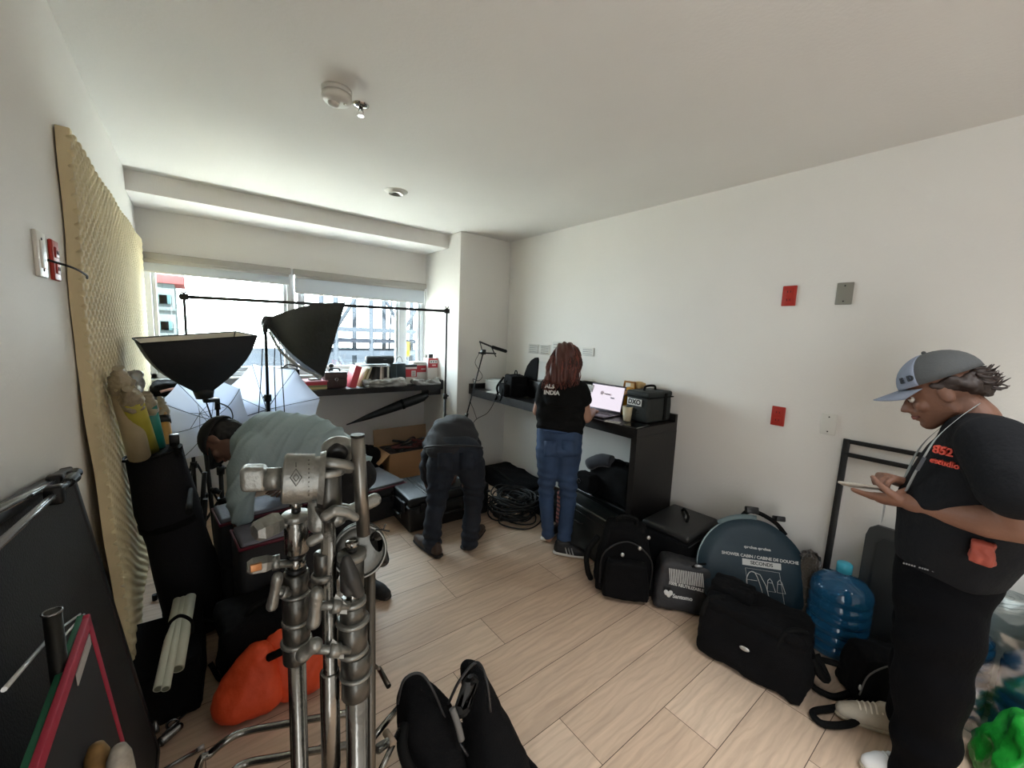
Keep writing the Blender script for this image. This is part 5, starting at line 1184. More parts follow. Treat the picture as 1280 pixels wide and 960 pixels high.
t = thing('dark_duffel', 'black duffel slumped on the floor below the grey cases', 'bag', (.23, 2.02, 0), rz=R_(6)); obj('body', softbox_mesh((.42, .26, .36), amp=.02, scale=9, seed=105), FAB, t); obj('handle', MB().tube(spline([(-.12, -.05, .32), (-.08, -.08, .39), (.06, -.08, .39), (.1, -.05, .32)], 5), .012, 8), WEB, t)
t = thing('stand_bundle', 'tangle of black folded light stands and clamps left of the grey cases', 'stands', (-.02, 2.88, 0))
rnd = random.Random(12)
for k in range(6):
    x, y = rnd.uniform(-.12, .10), rnd.uniform(-.2, .2); obj('pole', MB().cyl((x, y, 0.01), (x+rnd.uniform(-.05, .1), y+rnd.uniform(-.1, .1), .72+rnd.uniform(-.12, .12)), .012, seg=10), BKM, t)
for k in range(12):
    c = V((rnd.uniform(-.10, .20), rnd.uniform(-.2, .2), rnd.uniform(.5, .78))); d = V((rnd.uniform(-1, 1), rnd.uniform(-1, 1), rnd.uniform(-.5, .5))).normalized()
    obj('clamp', MB().cyl(c-d*.03, c+d*.03, .014, seg=8).ell(c, .02), SIL if k % 4 == 0 else BKM, t)
# ------------------------------------------------------------------ orange sandbag
ORG = mat('orange_nylon', '#e04e24', .6, bump=.25, bscale=50, var=.06, vscale=12)
def P0_(px, py, z): return on(px, py, 'z', z)
t = thing('orange_sandbag', 'orange two-lobed sandbag with a black handle on the floor behind the chrome stands', 'sandbag', P0_(325, 905, .0), world=True)
l1 = MB().hull([(on(302, 862, 'y', 1.84), (.085, .10, .10)), (on(322, 822, 'y', 1.84), (.06, .08, .06)), (V((.08, 1.82, .075)), (.10, .10, .072)), (V((.17, 1.80, .085)), (.07, .10, .08))], 12)
obj('left_lobe', blob_mesh(l1, .010, 5, .012, 11, 3), ORG, t)
l2 = MB().hull([(on(362, 812, 'y', 1.88), (.08, .08, .05)), (on(345, 800, 'y', 1.88), (.04, .07, .04)), (V((.26, 1.82, .08)), (.09, .10, .078)), (V((.34, 1.80, .09)), (.07, .09, .085)), (on(398, 822, 'y', 1.86), (.06, .08, .05))], 12)
obj('right_lobe', blob_mesh(l2, .010, 5, .012, 12, 8), ORG, t)
a, b = on(336, 822, 'y', 1.78), on(366, 806, 'y', 1.78); obj('handle', MB().tube(spline([a, (a+b)/2+V((0, -.03, .02)), b], 5), .016, 8), WEB, t)
# ------------------------------------------------------------------ foreground backpack
t = thing('open_backpack', 'black backpack with its top unzipped in the near foreground', 'backpack', (.62, .93, 0), world=True)
B = (.66, 1.0)
lf = MB().hull([(up(517, 868, B), (.055, .05, .06)), (up(530, 900, B, .05), (.09, .06, .07)), (V((.50, .86, .10)), (.10, .08, .09)), (V((.56, 1.0, .30)), (.07, .09, .10)), (up(545, 935, B, .05), .07)], 10)
obj('left_half', blob_mesh(lf, .010, 5, .014, 9, 2), FAB, t)
rg = MB().hull([(up(592, 848, B, -.03), (.035, .07, .045)), (up(603, 890, B), (.045, .08, .07)), (V((.76, .86, .10)), (.09, .13, .09)), (V((.66, .84, .12)), (.08, .11, .11)), (up(612, 940, B, .0), (.05, .09, .06))], 10)
obj('right_half', blob_mesh(rg, .010, 5, .012, 9, 5), FAB, t)
obj('base', blob_mesh(MB().hull([(V((.52, .84, .11)), .10), (V((.76, .86, .11)), .10), (V((.60, .98, .12)), .11), (V((.74, 1.0, .12)), .10), (up(565, 925, B), .05)], 10), .012, 5, .012, 8, 6), FAB, t)
obj('zip', MB().tube(spline([up(497, 880, B, .08), up(505, 850, B, .07), up(525, 842, B, .05), up(541, 862, B, .06), up(560, 905, B, .07), up(585, 945, B, .10)], 6), .0045, 6), mat('zip_black', '#202022', .4), t)
obj('zip', MB().tube(spline([up(560, 880, B, .06), up(575, 850, B, .06), up(596, 828, B, .03), up(608, 850, B, .07), up(613, 890, B, .09)], 6), .0045, 6), mat('zip_black', '#202022', .4), t)
obj('inner_strap', MB().tube(spline([up(565, 885, B, .085), up(572, 905, B, .10), up(577, 925, B, .11)], 5), .010, 8), mat('strap_grey', '#6a6865', .7), t)
obj('laptop_sleeve', MB().hull([(up(588, 855, B, .03), (.03, .02, .03)), (up(578, 885, B, .06), (.03, .02, .03))], 8), mat('sleeve_grey', '#2c2c2b', .7), t)
obj('zip_pull', MB().box(up(615, 877, B, .02), (.012, .006, .008), bev=.002), BP, t)
obj('shoulder_strap', MB().tube(spline([up(505, 905, B, .12), up(503, 935, B, .17), up(515, 965, B, .19), up(540, 985, B, .2)], 6), .015, 8), WEB, t)
# ------------------------------------------------------------------ chrome C-stands in the foreground
CS = mat('cstand_steel', '#8f8d88', .22, 1., bump=.06, bscale=120, var=.12, vscale=30)
CSD = mat('cstand_sleeve', '#5a5955', .33, .9, bump=.06, bscale=120)
CSW = mat('cast_alloy', '#8b8b86', .38, .8, bump=.12, bscale=150, var=.14, vscale=60)
DK = mat('black_ring', '#101010', .4)
S = .72/CF*.985    # metres for one pixel near the stands
def col(base, px, pys, r_pix, m, t, nm='tube', x2=None, rs=1.0, seg=24):
    a, b = up(px, pys[0], base), up(x2 or px, pys[1], base); r2 = r_pix if not hasattr(r_pix, '__len__') else r_pix[0]
    return obj(nm, MB().cyl(a, V((a.x, a.y, b.z)), r2*S, (r_pix[1] if hasattr(r_pix, '__len__') else r_pix)*S, seg), m, t)
def stack(base, px, rows, t):
    """rows: (y_top, y_bottom, radius_px, material, name)"""
    for ya, yb, r, m, nm in rows:
        a, b = up(px, ya, base), up(px, yb, base); h = a.z-b.z; R1 = r*S; be = min(.002, h*.3)
        o = obj(nm, MB().lathe([(0, h), (R1-be, h), (R1, h-be), (R1, be), (R1-be, 0), (0, 0)], Matrix.Translation((a.x, a.y, b.z)), 28), m, t)
def thandle(p0, p1, q0, q1, t, m, r=.0065, rk=.011, nm='tee_handle'):
    """stem from p0 to p1 and a grip bar q0-q1"""
    obj('screw_stem', MB().cyl(p0, p1, r, seg=12).cyl(p0.lerp(p1, .3), p0.lerp(p1, .6), r*1.7, seg=10), m, t)
    obj(nm, blob_mesh(MB().hull([(q0, rk), (q0.lerp(q1, .5), rk*.85)], 8).hull([(q0.lerp(q1, .5), rk*.85), (q1, rk)], 8), .0022, 3), m, t)
def hexknob(p, d, r, l, t, m, nm='knob'):
    d = V(d).normalized(); obj(nm, MB().cyl(p, p+d*l*.25, r*.8, r, 6).cyl(p+d*l*.25, p+d*l*.8, r, r*.95, 6).cyl(p+d*l*.8, p+d*l, r*.95, r*.6, 6), m, t, autosmooth=30)
def dish(c, ax, r, th, t, m, nm='disc'):
    obj(nm, MB().lathe([(0, th/2), (r*.5, th/2), (r*.86, th*.5), (r, th*.3), (r, -th*.3), (r*.86, -th*.5), (0, -th/2)], Matrix.Translation(c) @ basis(ax).to_4x4(), 40), m, t)
cb_ = at(372, 740, .74); B1 = (cb_.x, cb_.y); cb_ = at(445, 760, .71); B2 = (cb_.x, cb_.y); cb_ = at(411, 700, .69); B3 = (cb_.x, cb_.y)
cb_ = at(465, 800, .78); B4 = (cb_.x, cb_.y)
def colbase(base, px, ytop, r, t, m=CS, nm='main_column'):
    a = up(px, ytop, base); obj(nm, MB().cyl((a.x, a.y, .05), a, r*S, seg=24), m, t)
def stand_legs(base, t, angs, z0=.30, ln=.44):
    for k, a in enumerate(angs):
        u = V((math.cos(a), math.sin(a), 0)); zz = z0+.05*k; b = V((base[0], base[1], 0))
        obj('leg', MB().tube(spline([b+u*.02+V((0, 0, zz)), b+u*.12+V((0, 0, zz+.005)), b+u*(ln-.10)+V((0, 0, zz)), b+u*(ln-.03)+V((0, 0, zz-.03)), b+u*ln+V((0, 0, zz-.09)), b+u*(ln+.10)+V((0, 0, .012))], 6), .0115, 12), CS, t)
    obj('leg_hub', MB().cyl((base[0], base[1], z0-.03), (base[0], base[1], z0+.13), .024, seg=20), CSW, t)
# left stand
t = thing('chrome_stand', 'chrome lighting stand at the left of the trio, round pin on top', 'stand', (*B1, 0), world=True)
colbase(B1, 371, 820, 11, t)
stack(B1, 370, [(626, 634, 7.5, CS, 'pin_top'), (634, 641, 5.5, DK, 'pin_neck'), (641, 649, 17, CSW, 'collar'), (649, 690, 14, CS, 'top_tube'), (690, 696, 11.5, DK, 'ring'), (696, 708, 11, CS, 'riser'), (708, 714, 12.5, DK, 'ring'), (714, 738, 15.5, CSD, 'sleeve'), (738, 742, 18, CSW, 'lip')], t)
stack(B1, 370.5, [(742, 772, 17, CSD, 'sleeve'), (772, 777, 17.5, CSW, 'lip'), (777, 798, 16.5, CSD, 'sleeve'), (798, 803, 19, CSW, 'lip'), (803, 824, 16.5, CSD, 'lower_sleeve')], t)
U = lambda x, y, b, o=0.: up(x, y, b, o)
hexknob(U(349, 652, B1, .01), U(322, 664, B1, .03)-U(349, 652, B1, .01), 15*S, 30*S, t, CSW); obj('screw_stem', MB().cyl(U(372, 650, B1), U(346, 656, B1, .012), 6*S, seg=10), CSW, t)
obj('screw_stem', MB().cyl(U(366, 704, B1, .01), U(335, 706, B1, .015), 5*S, seg=10).cyl(U(350, 702, B1, .02), U(340, 704, B1, .02), 9*S, seg=10), CSW, t)
hexknob(U(340, 703, B1, .02), U(314, 708, B1, .025)-U(340, 703, B1, .02), 11*S, 26*S, t, CSW); obj('worn_tip', MB().box(U(320, 709, B1, .035), (12*S, 4*S, 9*S), bev=.001), mat('brass_worn', '#a8764f', .35, .8), t)
thandle(U(362, 742, B1, .02), U(344, 739, B1, .03), U(347, 722, B1, .035), U(340, 757, B1, .03), t, CSW, 4.5*S, 7*S)
t2 = thing('folded_stand_legs', 'bent polished chrome legs sticking out left of the chrome stands above the floor', 'stand legs', on(300, 960, 'z', 0), world=True)
for zz, pts in ((.33, ((345, 907), (305, 915), (284, 925), (262, 943), (247, 962))), (.30, ((345, 947), (308, 954), (290, 966), (275, 985)))):
    r_ = on(445, pts[0][1]-16, 'z', zz); P_ = [V((r_.x+.05, r_.y+.01, .012)), V((r_.x+.03, r_.y, zz-.06)), r_]+[on(x, y, 'z', zz-.02*max(0, k-2)) for k, (x, y) in enumerate(pts)]; e_ = P_[-1]; P_.append(V((e_.x-.05, e_.y-.03, .012)))
    obj('leg', MB().tube(spline(P_, 5), .011, 12), CS, t2)
obj('leg_hub', MB().cyl((B1[0], B1[1], .26), (B1[0], B1[1], .38), .024, seg=20), CSW, t)
# right stand
t = thing('chrome_stand', 'right stand of the chrome trio with a big grip disc and dark wing handle', 'stand', (*B2, 0), world=True)
colbase(B2, 446, 865, 13.5, t)
stack(B2, 440, [(676, 684, 8, CS, 'pin_top'), (684, 690, 6, DK, 'pin_neck'), (690, 698, 17, CSW, 'collar'), (698, 736, 14, CSD, 'top_tube')], t)
stack(B2, 441, [(736, 752, 8, CS, 'riser'), (748, 754, 16, CSW, 'lip'), (754, 772, 15.5, CSD, 'sleeve'), (772, 777, 20, CSW, 'lip'), (777, 808, 17.5, CSD, 'sleeve'), (808, 814, 19, CSW, 'lip')], t)
stack(B2, 445, [(814, 838, 18, CSD, 'sleeve'), (838, 842, 20, CSW, 'lip'), (842, 868, 17.5, CSD, 'lower_sleeve')], t)
obj('wing_handle', blob_mesh(MB().hull([(U(433, 700, B2, .045), .008), (U(440, 720, B2, .05), .012), (U(448, 740, B2, .045), .010)], 8).hull([(U(430, 705, B2, .045), .006), (U(436, 738, B2, .045), .010)], 8), .002, 3), mat('dark_cast', '#3c3b39', .5, .5), t)
thandle(U(436, 757, B2, .02), U(399, 757, B2, .03), U(396, 742, B2, .035), U(392, 778, B2, .03), t, CSW, 5*S, 8*S)
hexknob(U(425, 757, B2, .02), U(409, 757, B2, .025)-U(425, 757, B2, .02), 9*S, 10*S, t, CSW)
thandle(U(438, 812, B2, .02), U(392, 812, B2, .03), U(394, 806, B2, .035), U(379, 818, B2, .03), t, CSW, 5*S, 8.5*S)
for (x, y) in ((420, 750), (416, 806)): obj('clamp_fin', MB().prism([U(x-7, y+10, B2, .026), U(x, y-8, B2, .026), U(x+14, y+6, B2, .026), U(x+14, y+18, B2, .026), U(x-7, y+16, B2, .026)], V(U(x, y, B2, .012)-U(x, y, B2, .026))), CSW, t)
stand_legs(B2, t, [R_(40), R_(112)], .27, .46)
# big grip disc of the right stand
dc = U(450, 688, B2, -.03); dax = (V((-dc.x, -dc.y, .25))).normalized()
dish(dc+dax*.0, dax, 33*S, .022, t, CSD, 'grip_disc'); dish(dc-dax*.028, dax, 33*S, .018, t, CSD, 'grip_disc')
obj('grip_rim', MB().tube([dc+dax*.012+basis(dax) @ V((31*S*math.cos(q), 31*S*math.sin(q), 0)) for q in [k*PI/20 for k in range(40)]], .0022, 6, closed=True), CSW, t)
obj('grip_lug', MB().hull([(U(470, 672, B2, -.03), 9*S), (U(478, 700, B2, -.03), 9*S)]), CSD, t)
obj('twist_tie', MB().tube([U(470, 662, B2, -.02), U(479, 662, B2, -.01), U(482, 655, B2, -.01)], .0015, 5).tube([U(476, 662, B2, -.01), U(487, 664, B2, -.01)], .0015, 5), RUB, t)
# arm rod rising from the disc
t = thing('steel_pipe', 'straight chrome pipe rising beside the grip heads, open at the top', 'rod', U(453, 668, B2, -.01), world=True)
a, b = U(454.5, 668, B2, -.005), U(447, 546, B2, -.0)
obj('tube', MB().cyl(a, b, 8*S, seg=20), mat('pipe_steel', '#7d7a74', .3, .95), t); obj('dark_cap', MB().cyl(b, b+V((0, 0, .004)), 8.2*S, seg=20), mat('gunmetal', '#2a2a28', .3, .8), t)
# middle stand with the big grip head
t = thing('chrome_stand', 'chrome stand in the middle with a large cast grip head and horizontal handle on top', 'stand', (*B3, 0), world=True)
colbase(B3, 410, 648, 8.5, t)
stack(B3, 409, [(572, 580, 7.5, CS, 'pin_top'), (577, 585, 6, DK, 'pin_neck')], t)
stack(B3, 411, [(583, 592, 19, CSW, 'collar'), (592, 640, 14, CSD, 'top_tube')], t)
obj('socket_cone', MB().lathe([(0, 0), (6*S, 0), (15*S, 22*S), (15*S, 26*S), (0, 26*S)], Matrix.Translation(U(411, 656, B3)), 24), CSD, t)
# horizontal barrel, shaft and square knob
bo = .03; hx0, hx1, hx2 = U(392, 597, B3, bo), U(354, 598, B3, bo), U(330, 598, B3, bo)
d = (hx0-hx1).normalized()
bar = MB().cyl(hx1, hx1+(hx0-hx1)*.06, 25*S, 27*S, 32).cyl(hx1+(hx0-hx1)*.06, hx0, 27*S, 26.5*S, 32).cyl(hx0, hx0+d*5*S, 24*S, seg=32).cyl(hx0+d*5*S, hx0+d*11*S, 28*S, 30*S, 32)
obj('grip_barrel', bar, CSW, t, autosmooth=35)
obj('lock_shaft', MB().cyl(U(331, 599, B3, bo), hx1, 12*S, seg=20), CSW, t)
kc = U(318, 597, B3, bo); M_ = Matrix((d, V((0, 0, 1)).cross(d).normalized(), V((0, 0, 1)))).transposed()
obj('square_knob', blob_mesh(MB().box(kc, (24*S, 24*S, 26*S), M_, bev=5*S, seg=3).hull([(kc+d*8*S, 10*S), (kc+d*18*S, 7*S)], 8), .002, 2), CSW, t)
em = MB(); ec = U(370, 597, B3, bo+27*S+.0015); ex = RT; ey = UP
dm = [ec+ey*9*S, ec+ex*6*S, ec-ey*9*S, ec-ex*6*S]; em.tube(dm, .0007, 5, closed=True); em.tube([ec+ey*4*S, ec-ex*3*S, ec-ey*4*S, ec+ex*3*S], .0006, 5, closed=True); em.tube([ec+ey*16*S, ec+ey*11*S], .0006, 5)
obj('cast_emblem', em, mat('emblem_dark', '#4b4842', .6), t)
tk = MB()
for k in range(9): tk.box(U(386, 575+k*5.5, B3, bo+26*S), (1.2*S, 1.2*S, 1.2*S))
oo = obj('punch_marks', tk, mat('emblem_dark', '#4b4842', .6), t); oo['kind'] = 'stuff'
# plates of the grip head
dc = U(413, 585, B3, .008); 
dish(U(416, 582, B3, -.004), V((-.30, -.36, -.88)), 27*S, .016, t, CSW, 'grip_disc'); 
dc2 = U(423, 563, B3, -.02); dish(dc2, (V((-dc2.x, -dc2.y, -.55))).normalized(), 19*S, .026, t, CSW, 'upper_disc')
dish(dc2+V((-.004, -.01, .004)), (V((-dc2.x, -dc2.y, -.35))).normalized(), 12*S, .03, t, DK, 'dark_recess')
obj('head_body', blob_mesh(MB().hull([(U(395, 628, B3, -.01), 9*S), (U(420, 645, B3, -.01), 13*S), (U(398, 655, B3, -.01), 12*S)], 8).hull([(U(435, 640, B3, -.03), 8*S), (U(468, 625, B3, -.05), 9*S)], 8).hull([(U(420, 640, B3, -.02), 12*S), (U(440, 640, B3, -.03), 9*S)], 8), .0025, 4, .001, 80), CSW, t)
obj('curved_lever', blob_mesh(MB().limb([(U(407, 645, B3, .03), 6*S), (U(418, 638, B3, .032), 6.5*S), (U(432, 640, B3, .03), 6*S), (U(444, 647, B3, .025), 5*S)], 8), .0018, 2), CSW, t)
obj('side_wing', blob_mesh(MB().limb([(U(389, 677, B3, .0), 6*S), (U(402, 669, B3, .0), 7*S), (U(412, 667, B3, .0), 6*S)], 8), .0018, 2), CSW, t)
stack(B3, 403, [(690, 716, 10, CSD, 'rear_sleeve'), (716, 724, 13, CSW, 'lip')], t)
obj('lower_wing', blob_mesh(MB().limb([(U(392, 730, B3, .0), 7*S), (U(403, 715, B3, .0), 9*S), (U(412, 704, B3, .0), 6*S)], 8), .0018, 2), CSD, t)
stack(B3, 412, [(838, 960, 11.5, CS, 'lower_tube')], t)
stand_legs(B3, t, [R_(150)], .36, .40)
# thin pole of a fourth stand
t = thing('thin_pole', 'thin dark steel pole standing just right of the chrome trio', 'pole', (*B4, 0), world=True)
a = U(463, 700, B4); obj('tube', MB().cyl((a.x, a.y, .02), a, 6.5*S, seg=16), mat('pipe_dark', '#5c564e', .35, .9), t); obj('foot', MB().cyl((a.x, a.y, 0), (a.x, a.y, .03), .012, seg=14), RUB, t)
a, b = on(474, 836, 'z', .33), on(486, 858, 'z', .33); obj('side_handle', MB().cyl(a, b, .009, seg=12).cyl(U(466, 832, B4), a, .005, seg=8), mat('pipe_dark', '#5c564e', .35, .9), t)
# legs showing right: chrome rod and clamp by the backpack
a, b = on(452, 940, 'z', .33), on(505, 876, 'z', .33)
t = thing('chrome_leg_rod', 'polished chrome rod running from the stands towards the foreground backpack', 'rod', a, world=True); obj('tube', MB().cyl(a, b, .010, seg=14), CS, t); obj('end_cap', MB().ell(b, .0105), RUB, t)
a, b = on(470, 975, 'z', .45), on(500, 912, 'z', .45); c = on(487, 918, 'z', .47)
t = thing('grip_knuckle', 'silver clamp knuckle with a short peg beside the foreground backpack', 'clamp', a, world=True)
obj('rod', MB().cyl(a, b, .008, seg=12), CS, t); obj('peg', MB().cyl(on(482, 915, 'z', .46), on(492, 930, 'z', .46), .010, seg=12), mat('peg_tan', '#8d7c6a', .5), t); obj('knuckle', MB().hull([(on(474, 935, 'z', .45), .013), (on(484, 928, 'z', .46), .011)]), CSW, t)
# ------------------------------------------------------------------ people
def hand(mb, w, d, n, thumb, L=.185, curl=(.5, .5, .5, .5), tcurl=.5, spread=.10, r=1.):
    """w wrist, d towards the fingers, n out of the palm, thumb: side vector towards the thumb"""
    d = V(d).normalized(); n = V(n); n = (n-d*n.dot(d)).normalized(); s = V(thumb); s = (s-d*s.dot(d)-n*s.dot(n)).normalized(); k = L/.185
    pl = .092*k; P = lambda a, b, c: V(w)+d*a*k+s*b*k+n*c*k
    mb.hull([(P(0, 0, 0), .022*k), (P(.03, .022, .002), .017*k), (P(.03, -.022, .002), .017*k), (P(.088, .032, 0), .0125*k), (P(.086, -.032, 0), .0115*k), (P(.09, 0, -.002), .0125*k)], 7)
    for i, (b, ln) in enumerate(((.031, .070), (.0105, .078), (-.010, .073), (-.030, .058))):
        p = P(.088-.004*abs(i-1), b, 0); a = math.atan2(b, .2)*1.2+spread*(1.2-i*.8)*.5; dd = (d*math.cos(a)+s*math.sin(a)).normalized(); c = curl[i]; pts = [(p, .0095*k*r)]
        ang = 0.
        for q, (fr, rr) in enumerate(((.46, .0088), (.30, .0080), (.24, .0068))):
            ang += c*(.75, 1.0, .75)[q]; u = dd*math.cos(ang)+n*math.sin(ang); p = p+u*ln*k*fr; pts.append((p, rr*k*r))
        mb.limb(pts, 6)
    p0 = P(.022, .026, .004); u = (d*.55+s*.75+n*.35).normalized(); p1 = p0+u*.040*k; u = (d*.85+s*.35*(1-tcurl)+n*(.3+.6*tcurl)).normalized(); p2 = p1+u*.034*k; p3 = p2+(u+n*.3*tcurl).normalized()*.026*k
    mb.limb([(p0, .015*k), (p1, .0115*k), (p2, .0100*k), (p3, .0082*k)], 6)
def headframe(c, f, u):
    f = V(f).normalized(); r = f.cross(V(u)).normalized(); u = r.cross(f); return Matrix.Translation(V(c)) @ Matrix((r, f, u)).transposed().to_4x4()
def head(mb, H, s=1., neck=None):
    q = lambda x, y, z: H @ (V((x, y, z))*s); R3 = H.to_3x3(); E = lambda c, r: (q(*c), tuple(a*s for a in r), R3)
    B = lambda c, r: (q(*c), r*s)
    mb.ell(q(0, -.012, .030), (.073*s, .092*s, .084*s), R3); mb.hull([E((0, .018, .02), (.066, .066, .062)), E((0, .045, -.035), (.050, .040, .045)), B((0, .070, -.088), .020), B((.044, .0, -.060), .020), B((-.044, .0, -.060), .020)], 8)
    mb.hull([B((0, .086, .008), .0085), B((0, .113, -.022), .0095), B((.013, .098, -.027), .0075), B((-.013, .098, -.027), .0075)], 7)
    mb.hull([B((-.032, .078, .024), .011), B((0, .086, .024), .010), B((.032, .078, .024), .011)], 7)
    for x in (-.034, .034): mb.ell(q(x, .062, -.020), (.024*s, .022*s, .024*s), R3)
    mb.hull([B((-.020, .080, -.050), .0055), B((0, .096, -.048), .0075), B((.020, .080, -.050), .0055)], 6); mb.hull([B((-.017, .079, -.060), .006), B((0, .092, -.061), .0085), B((.017, .079, -.060), .006)], 6)
    mb.hull([B((0, .075, -.088), .018), B((0, .084, -.084), .012)], 6); mb.hull([B((0, .098, -.030), .009), B((0, .086, -.046), .013), B((.018, .074, -.042), .013), B((-.018, .074, -.042), .013)], 6)
    for x in (-.074, .074): mb.ell(q(x, -.006, -.004), (.009*s, .020*s, .032*s), R3); 
    if neck is not None: mb.hull([(q(0, -.022, -.035), .050*s), neck], 8)
def face_bits(H, s, t, hair):
    q = lambda x, y, z: H @ (V((x, y, z))*s)
    for x in (-.031, .031):
        e = obj('eye', MB().ell(q(x, .0765, .006), .0115*s), mat('eye_white', '#b9b2a8', .25), t); obj('iris', MB().ell(q(x, .0845, .004), .0052*s), mat('iris_brown', '#22160f', .2), e)
        obj('eyelid', MB().hull([(q(x-.011, .080, .0125), .0042*s), (q(x, .0865, .0145), .0046*s), (q(x+.011, .080, .0125), .0042*s)], 6), mat('lid_skin', '#8a5f4a', .6), t)
        obj('eyebrow', MB().hull([(q(x-.015, .083, .030), .0040*s), (q(x, .0905, .034), .0042*s), (q(x+.015, .083, .030), .0040*s)], 6), hair, t)
    obj('lips', MB().hull([(q(-.019, .0835, -.054), .0042*s), (q(0, .1005, -.0515), .0052*s), (q(0, .1000, -.058), .0050*s), (q(.019, .0835, -.054), .0042*s)], 6), mat('lips', '#7d463c', .5), t)
def pieces(*parts): return MB()
SK1 = mat('skin_warm', '#9a7562', .55, bump=.08, bscale=120, var=.04, vscale=20); SK2 = mat('skin_shade', '#6f5246', .55, bump=.08, bscale=120, var=.05, vscale=20)
def shoe(t, heel, toe, up_=V((0, 0, 1)), upper=None, sole=None, w=.046, name='shoe', h=.10, stripe=None, laces=None):
    heel, toe = V(heel), V(toe); d = (toe-heel); L = d.length; d.normalize(); s = d.cross(up_).normalized(); q = lambda a, b, c: heel+d*a*L+s*b+up_*c
    so = MB().hull([(q(.06, 0, .018), (w*.80, w*.80, .017)), (q(.62, 0, .016), (w*.9, w*.9, .015)), (q(.90, 0, .017), (w*.70, w*.70, .015))], 10)
    o = obj(name, blob_mesh(MB().hull([(q(.08, 0, .045), w*.72), (q(.10, 0, h*.82), w*.62), (q(.38, 0, h*.80), w*.62), (q(.40, 0, .04), w*.75)], 9).hull([(q(.36, 0, .045), w*.78), (q(.42, 0, h*.70), w*.5), (q(.72, 0, .042), w*.82), (q(.90, 0, .036), w*.62)], 9), .006, 4, .002, 25), upper, t)
    obj('sole', blob_mesh(so, .005, 2), sole, o)
    if stripe:
        for k in range(3): a = .40+k*.10; obj('stripe', MB().hull([(q(a, stripe[0]*w*.80, .032), .0045), (q(a-.07, stripe[0]*w*.62, .072), .0045)], 6), stripe[1], o)
    if laces:
        for k in range(5):
            a = .43+k*.07; z = h*.70+w*.5+.003-k*.005; obj('lace', MB().tube(spline([q(a, -w*.55, z-.020), q(a+.005, -w*.2, z+.001), q(a+.01, w*.2, z+.001), q(a, w*.55, z-.020)], 4), .0036, 6), laces, o)
    return o
# ---------------- woman at the laptop
W = (2.10, 2.0); w = lambda x, y, o=0.: up(x, y, W, o); PX = .0057
t = thing('person', 'person with long auburn hair, black t-shirt and blue jeans standing typing at the desk', 'person', (2.10, 2.0, 0), world=True)
fw_ = (V((.86, .50, 0))).normalized()
Hc = w(708, 449, -.02); HW = headframe(Hc, fw_+V((0, 0, -.35)), (0, 0, 1))
rh = on(743, 512, 'z', 1.02); lh = on(728, 508, 'z', 1.02); lh = V((2.42, 2.22, 1.02))
b = MB(); head(b, HW, .97, (w(705, 481), .048))
b.hull([(w(705, 484), .045), (w(686, 489), .035), (w(722, 491), .035)], 8); b.hull([(w(690, 492, -.02), .045), (w(716, 494, -.02), .045), (w(702, 530, -.03), .06)], 8)
b.hull([(w(702, 530, -.03), .06), (w(691, 556, -.02), .07), (w(706, 558, -.02), .07)], 8)
for hx, kx, ax in ((690, 685, 686), (709, 709, 703)):
    b.limb([(w(hx, 562, -.01), .065), (w(kx, 610, -.0), .040), (w(ax, 672), .032)], 8)
re_ = w(733, 522, -.02); le_ = w(672, 514, -.05)
rw_ = rh+(re_-rh).normalized()*.075; lw_ = lh+(le_-lh).normalized()*.075
b.limb([(w(725, 487), .052), (re_.lerp(w(725, 487), .5), .046), (re_, .040), (re_.lerp(rw_, .45), .037), (rw_, .025)], 8)
b.limb([(w(681, 487, .0), .050), (le_.lerp(w(681, 487), .5), .044), (le_, .038), (le_.lerp(lw_, .45), .034), (lw_, .025)], 8)
hand(b, rw_, rh-rw_+V((0, 0, -.012)), (0, 0, -1), V((-.3, .9, 0)), .17, (.35, .38, .38, .35), .3); hand(b, lw_, lh-lw_+V((0, 0, -.012)), (0, 0, -1), V((.2, -.9, 0)), .17, (.35, .38, .38, .35), .3)
obj('body', blob_mesh(b, .0058, 3), SK1, t)
TEE = mat('tee_black', '#0c0c0c', .9, spec=.2, bump=.2, bscale=60, var=.06, vscale=6); DEN = mat('denim_blue', '#2c4262', .8, bump=.3, bscale=260, var=.28, vscale=7); DEN2 = mat('denim_dark', '#0f1826', .8, bump=.3, bscale=260, var=.35, vscale=5)
c = MB(); c.hull([(w(705, 478), .066), (w(684, 483), .056), (w(725, 486), .058), (w(704, 500, -.03), (.16, .12, .06))], 10)
c.hull([(w(684, 486), .058), (w(724, 488), .058), (w(680, 515, -.01), .062), (w(722, 515, -.01), .062), (w(702, 505, -.03), .115)], 10)
c.hull([(w(681, 515, -.01), .062), (w(721, 515, -.01), .062), (w(682, 531), .066), (w(718, 535), .072), (w(701, 531, -.01), .105)], 10)
c.limb([(w(725, 486), .058), (w(729, 494, -.0), .057), (w(730.5, 500, -.0), .053)], 10); c.limb([(w(681, 486), .055), (w(677, 500, -.01), .050)], 10)
def foldw(co): return .006*math.sin(co.z*70+math.sin(co.x*23+co.y*17)*2.4)*max(0, min(1, (1.22-co.z)*4))+.003*noise.noise(co*18)
obj('t_shirt', blob_mesh(c, .008, 5, fold=foldw), TEE, t)
M = frame_at(w(688.5, 489, .078), RT+V((0, 0, -.06)), UP); 
nb = V((-W[0], -W[1], 0)).normalized()
Mx = frame_at(w(689, 483, .090), nb.cross(V((0, 0, 1)))*-1, (0, 0, 1)); 
text('ALS', .040, frame_at(w(687, 483, .118), V((0, 0, 1)).cross(nb), V((0, 0, 1))+nb*-.1), TXW, t, ext=.002, bold=.0016)
text('INDIA', .040, frame_at(w(689.5, 491, .118), V((0, 0, 1)).cross(nb), V((0, 0, 1))+nb*-.1), TXW, t, ext=.002, bold=.0016)
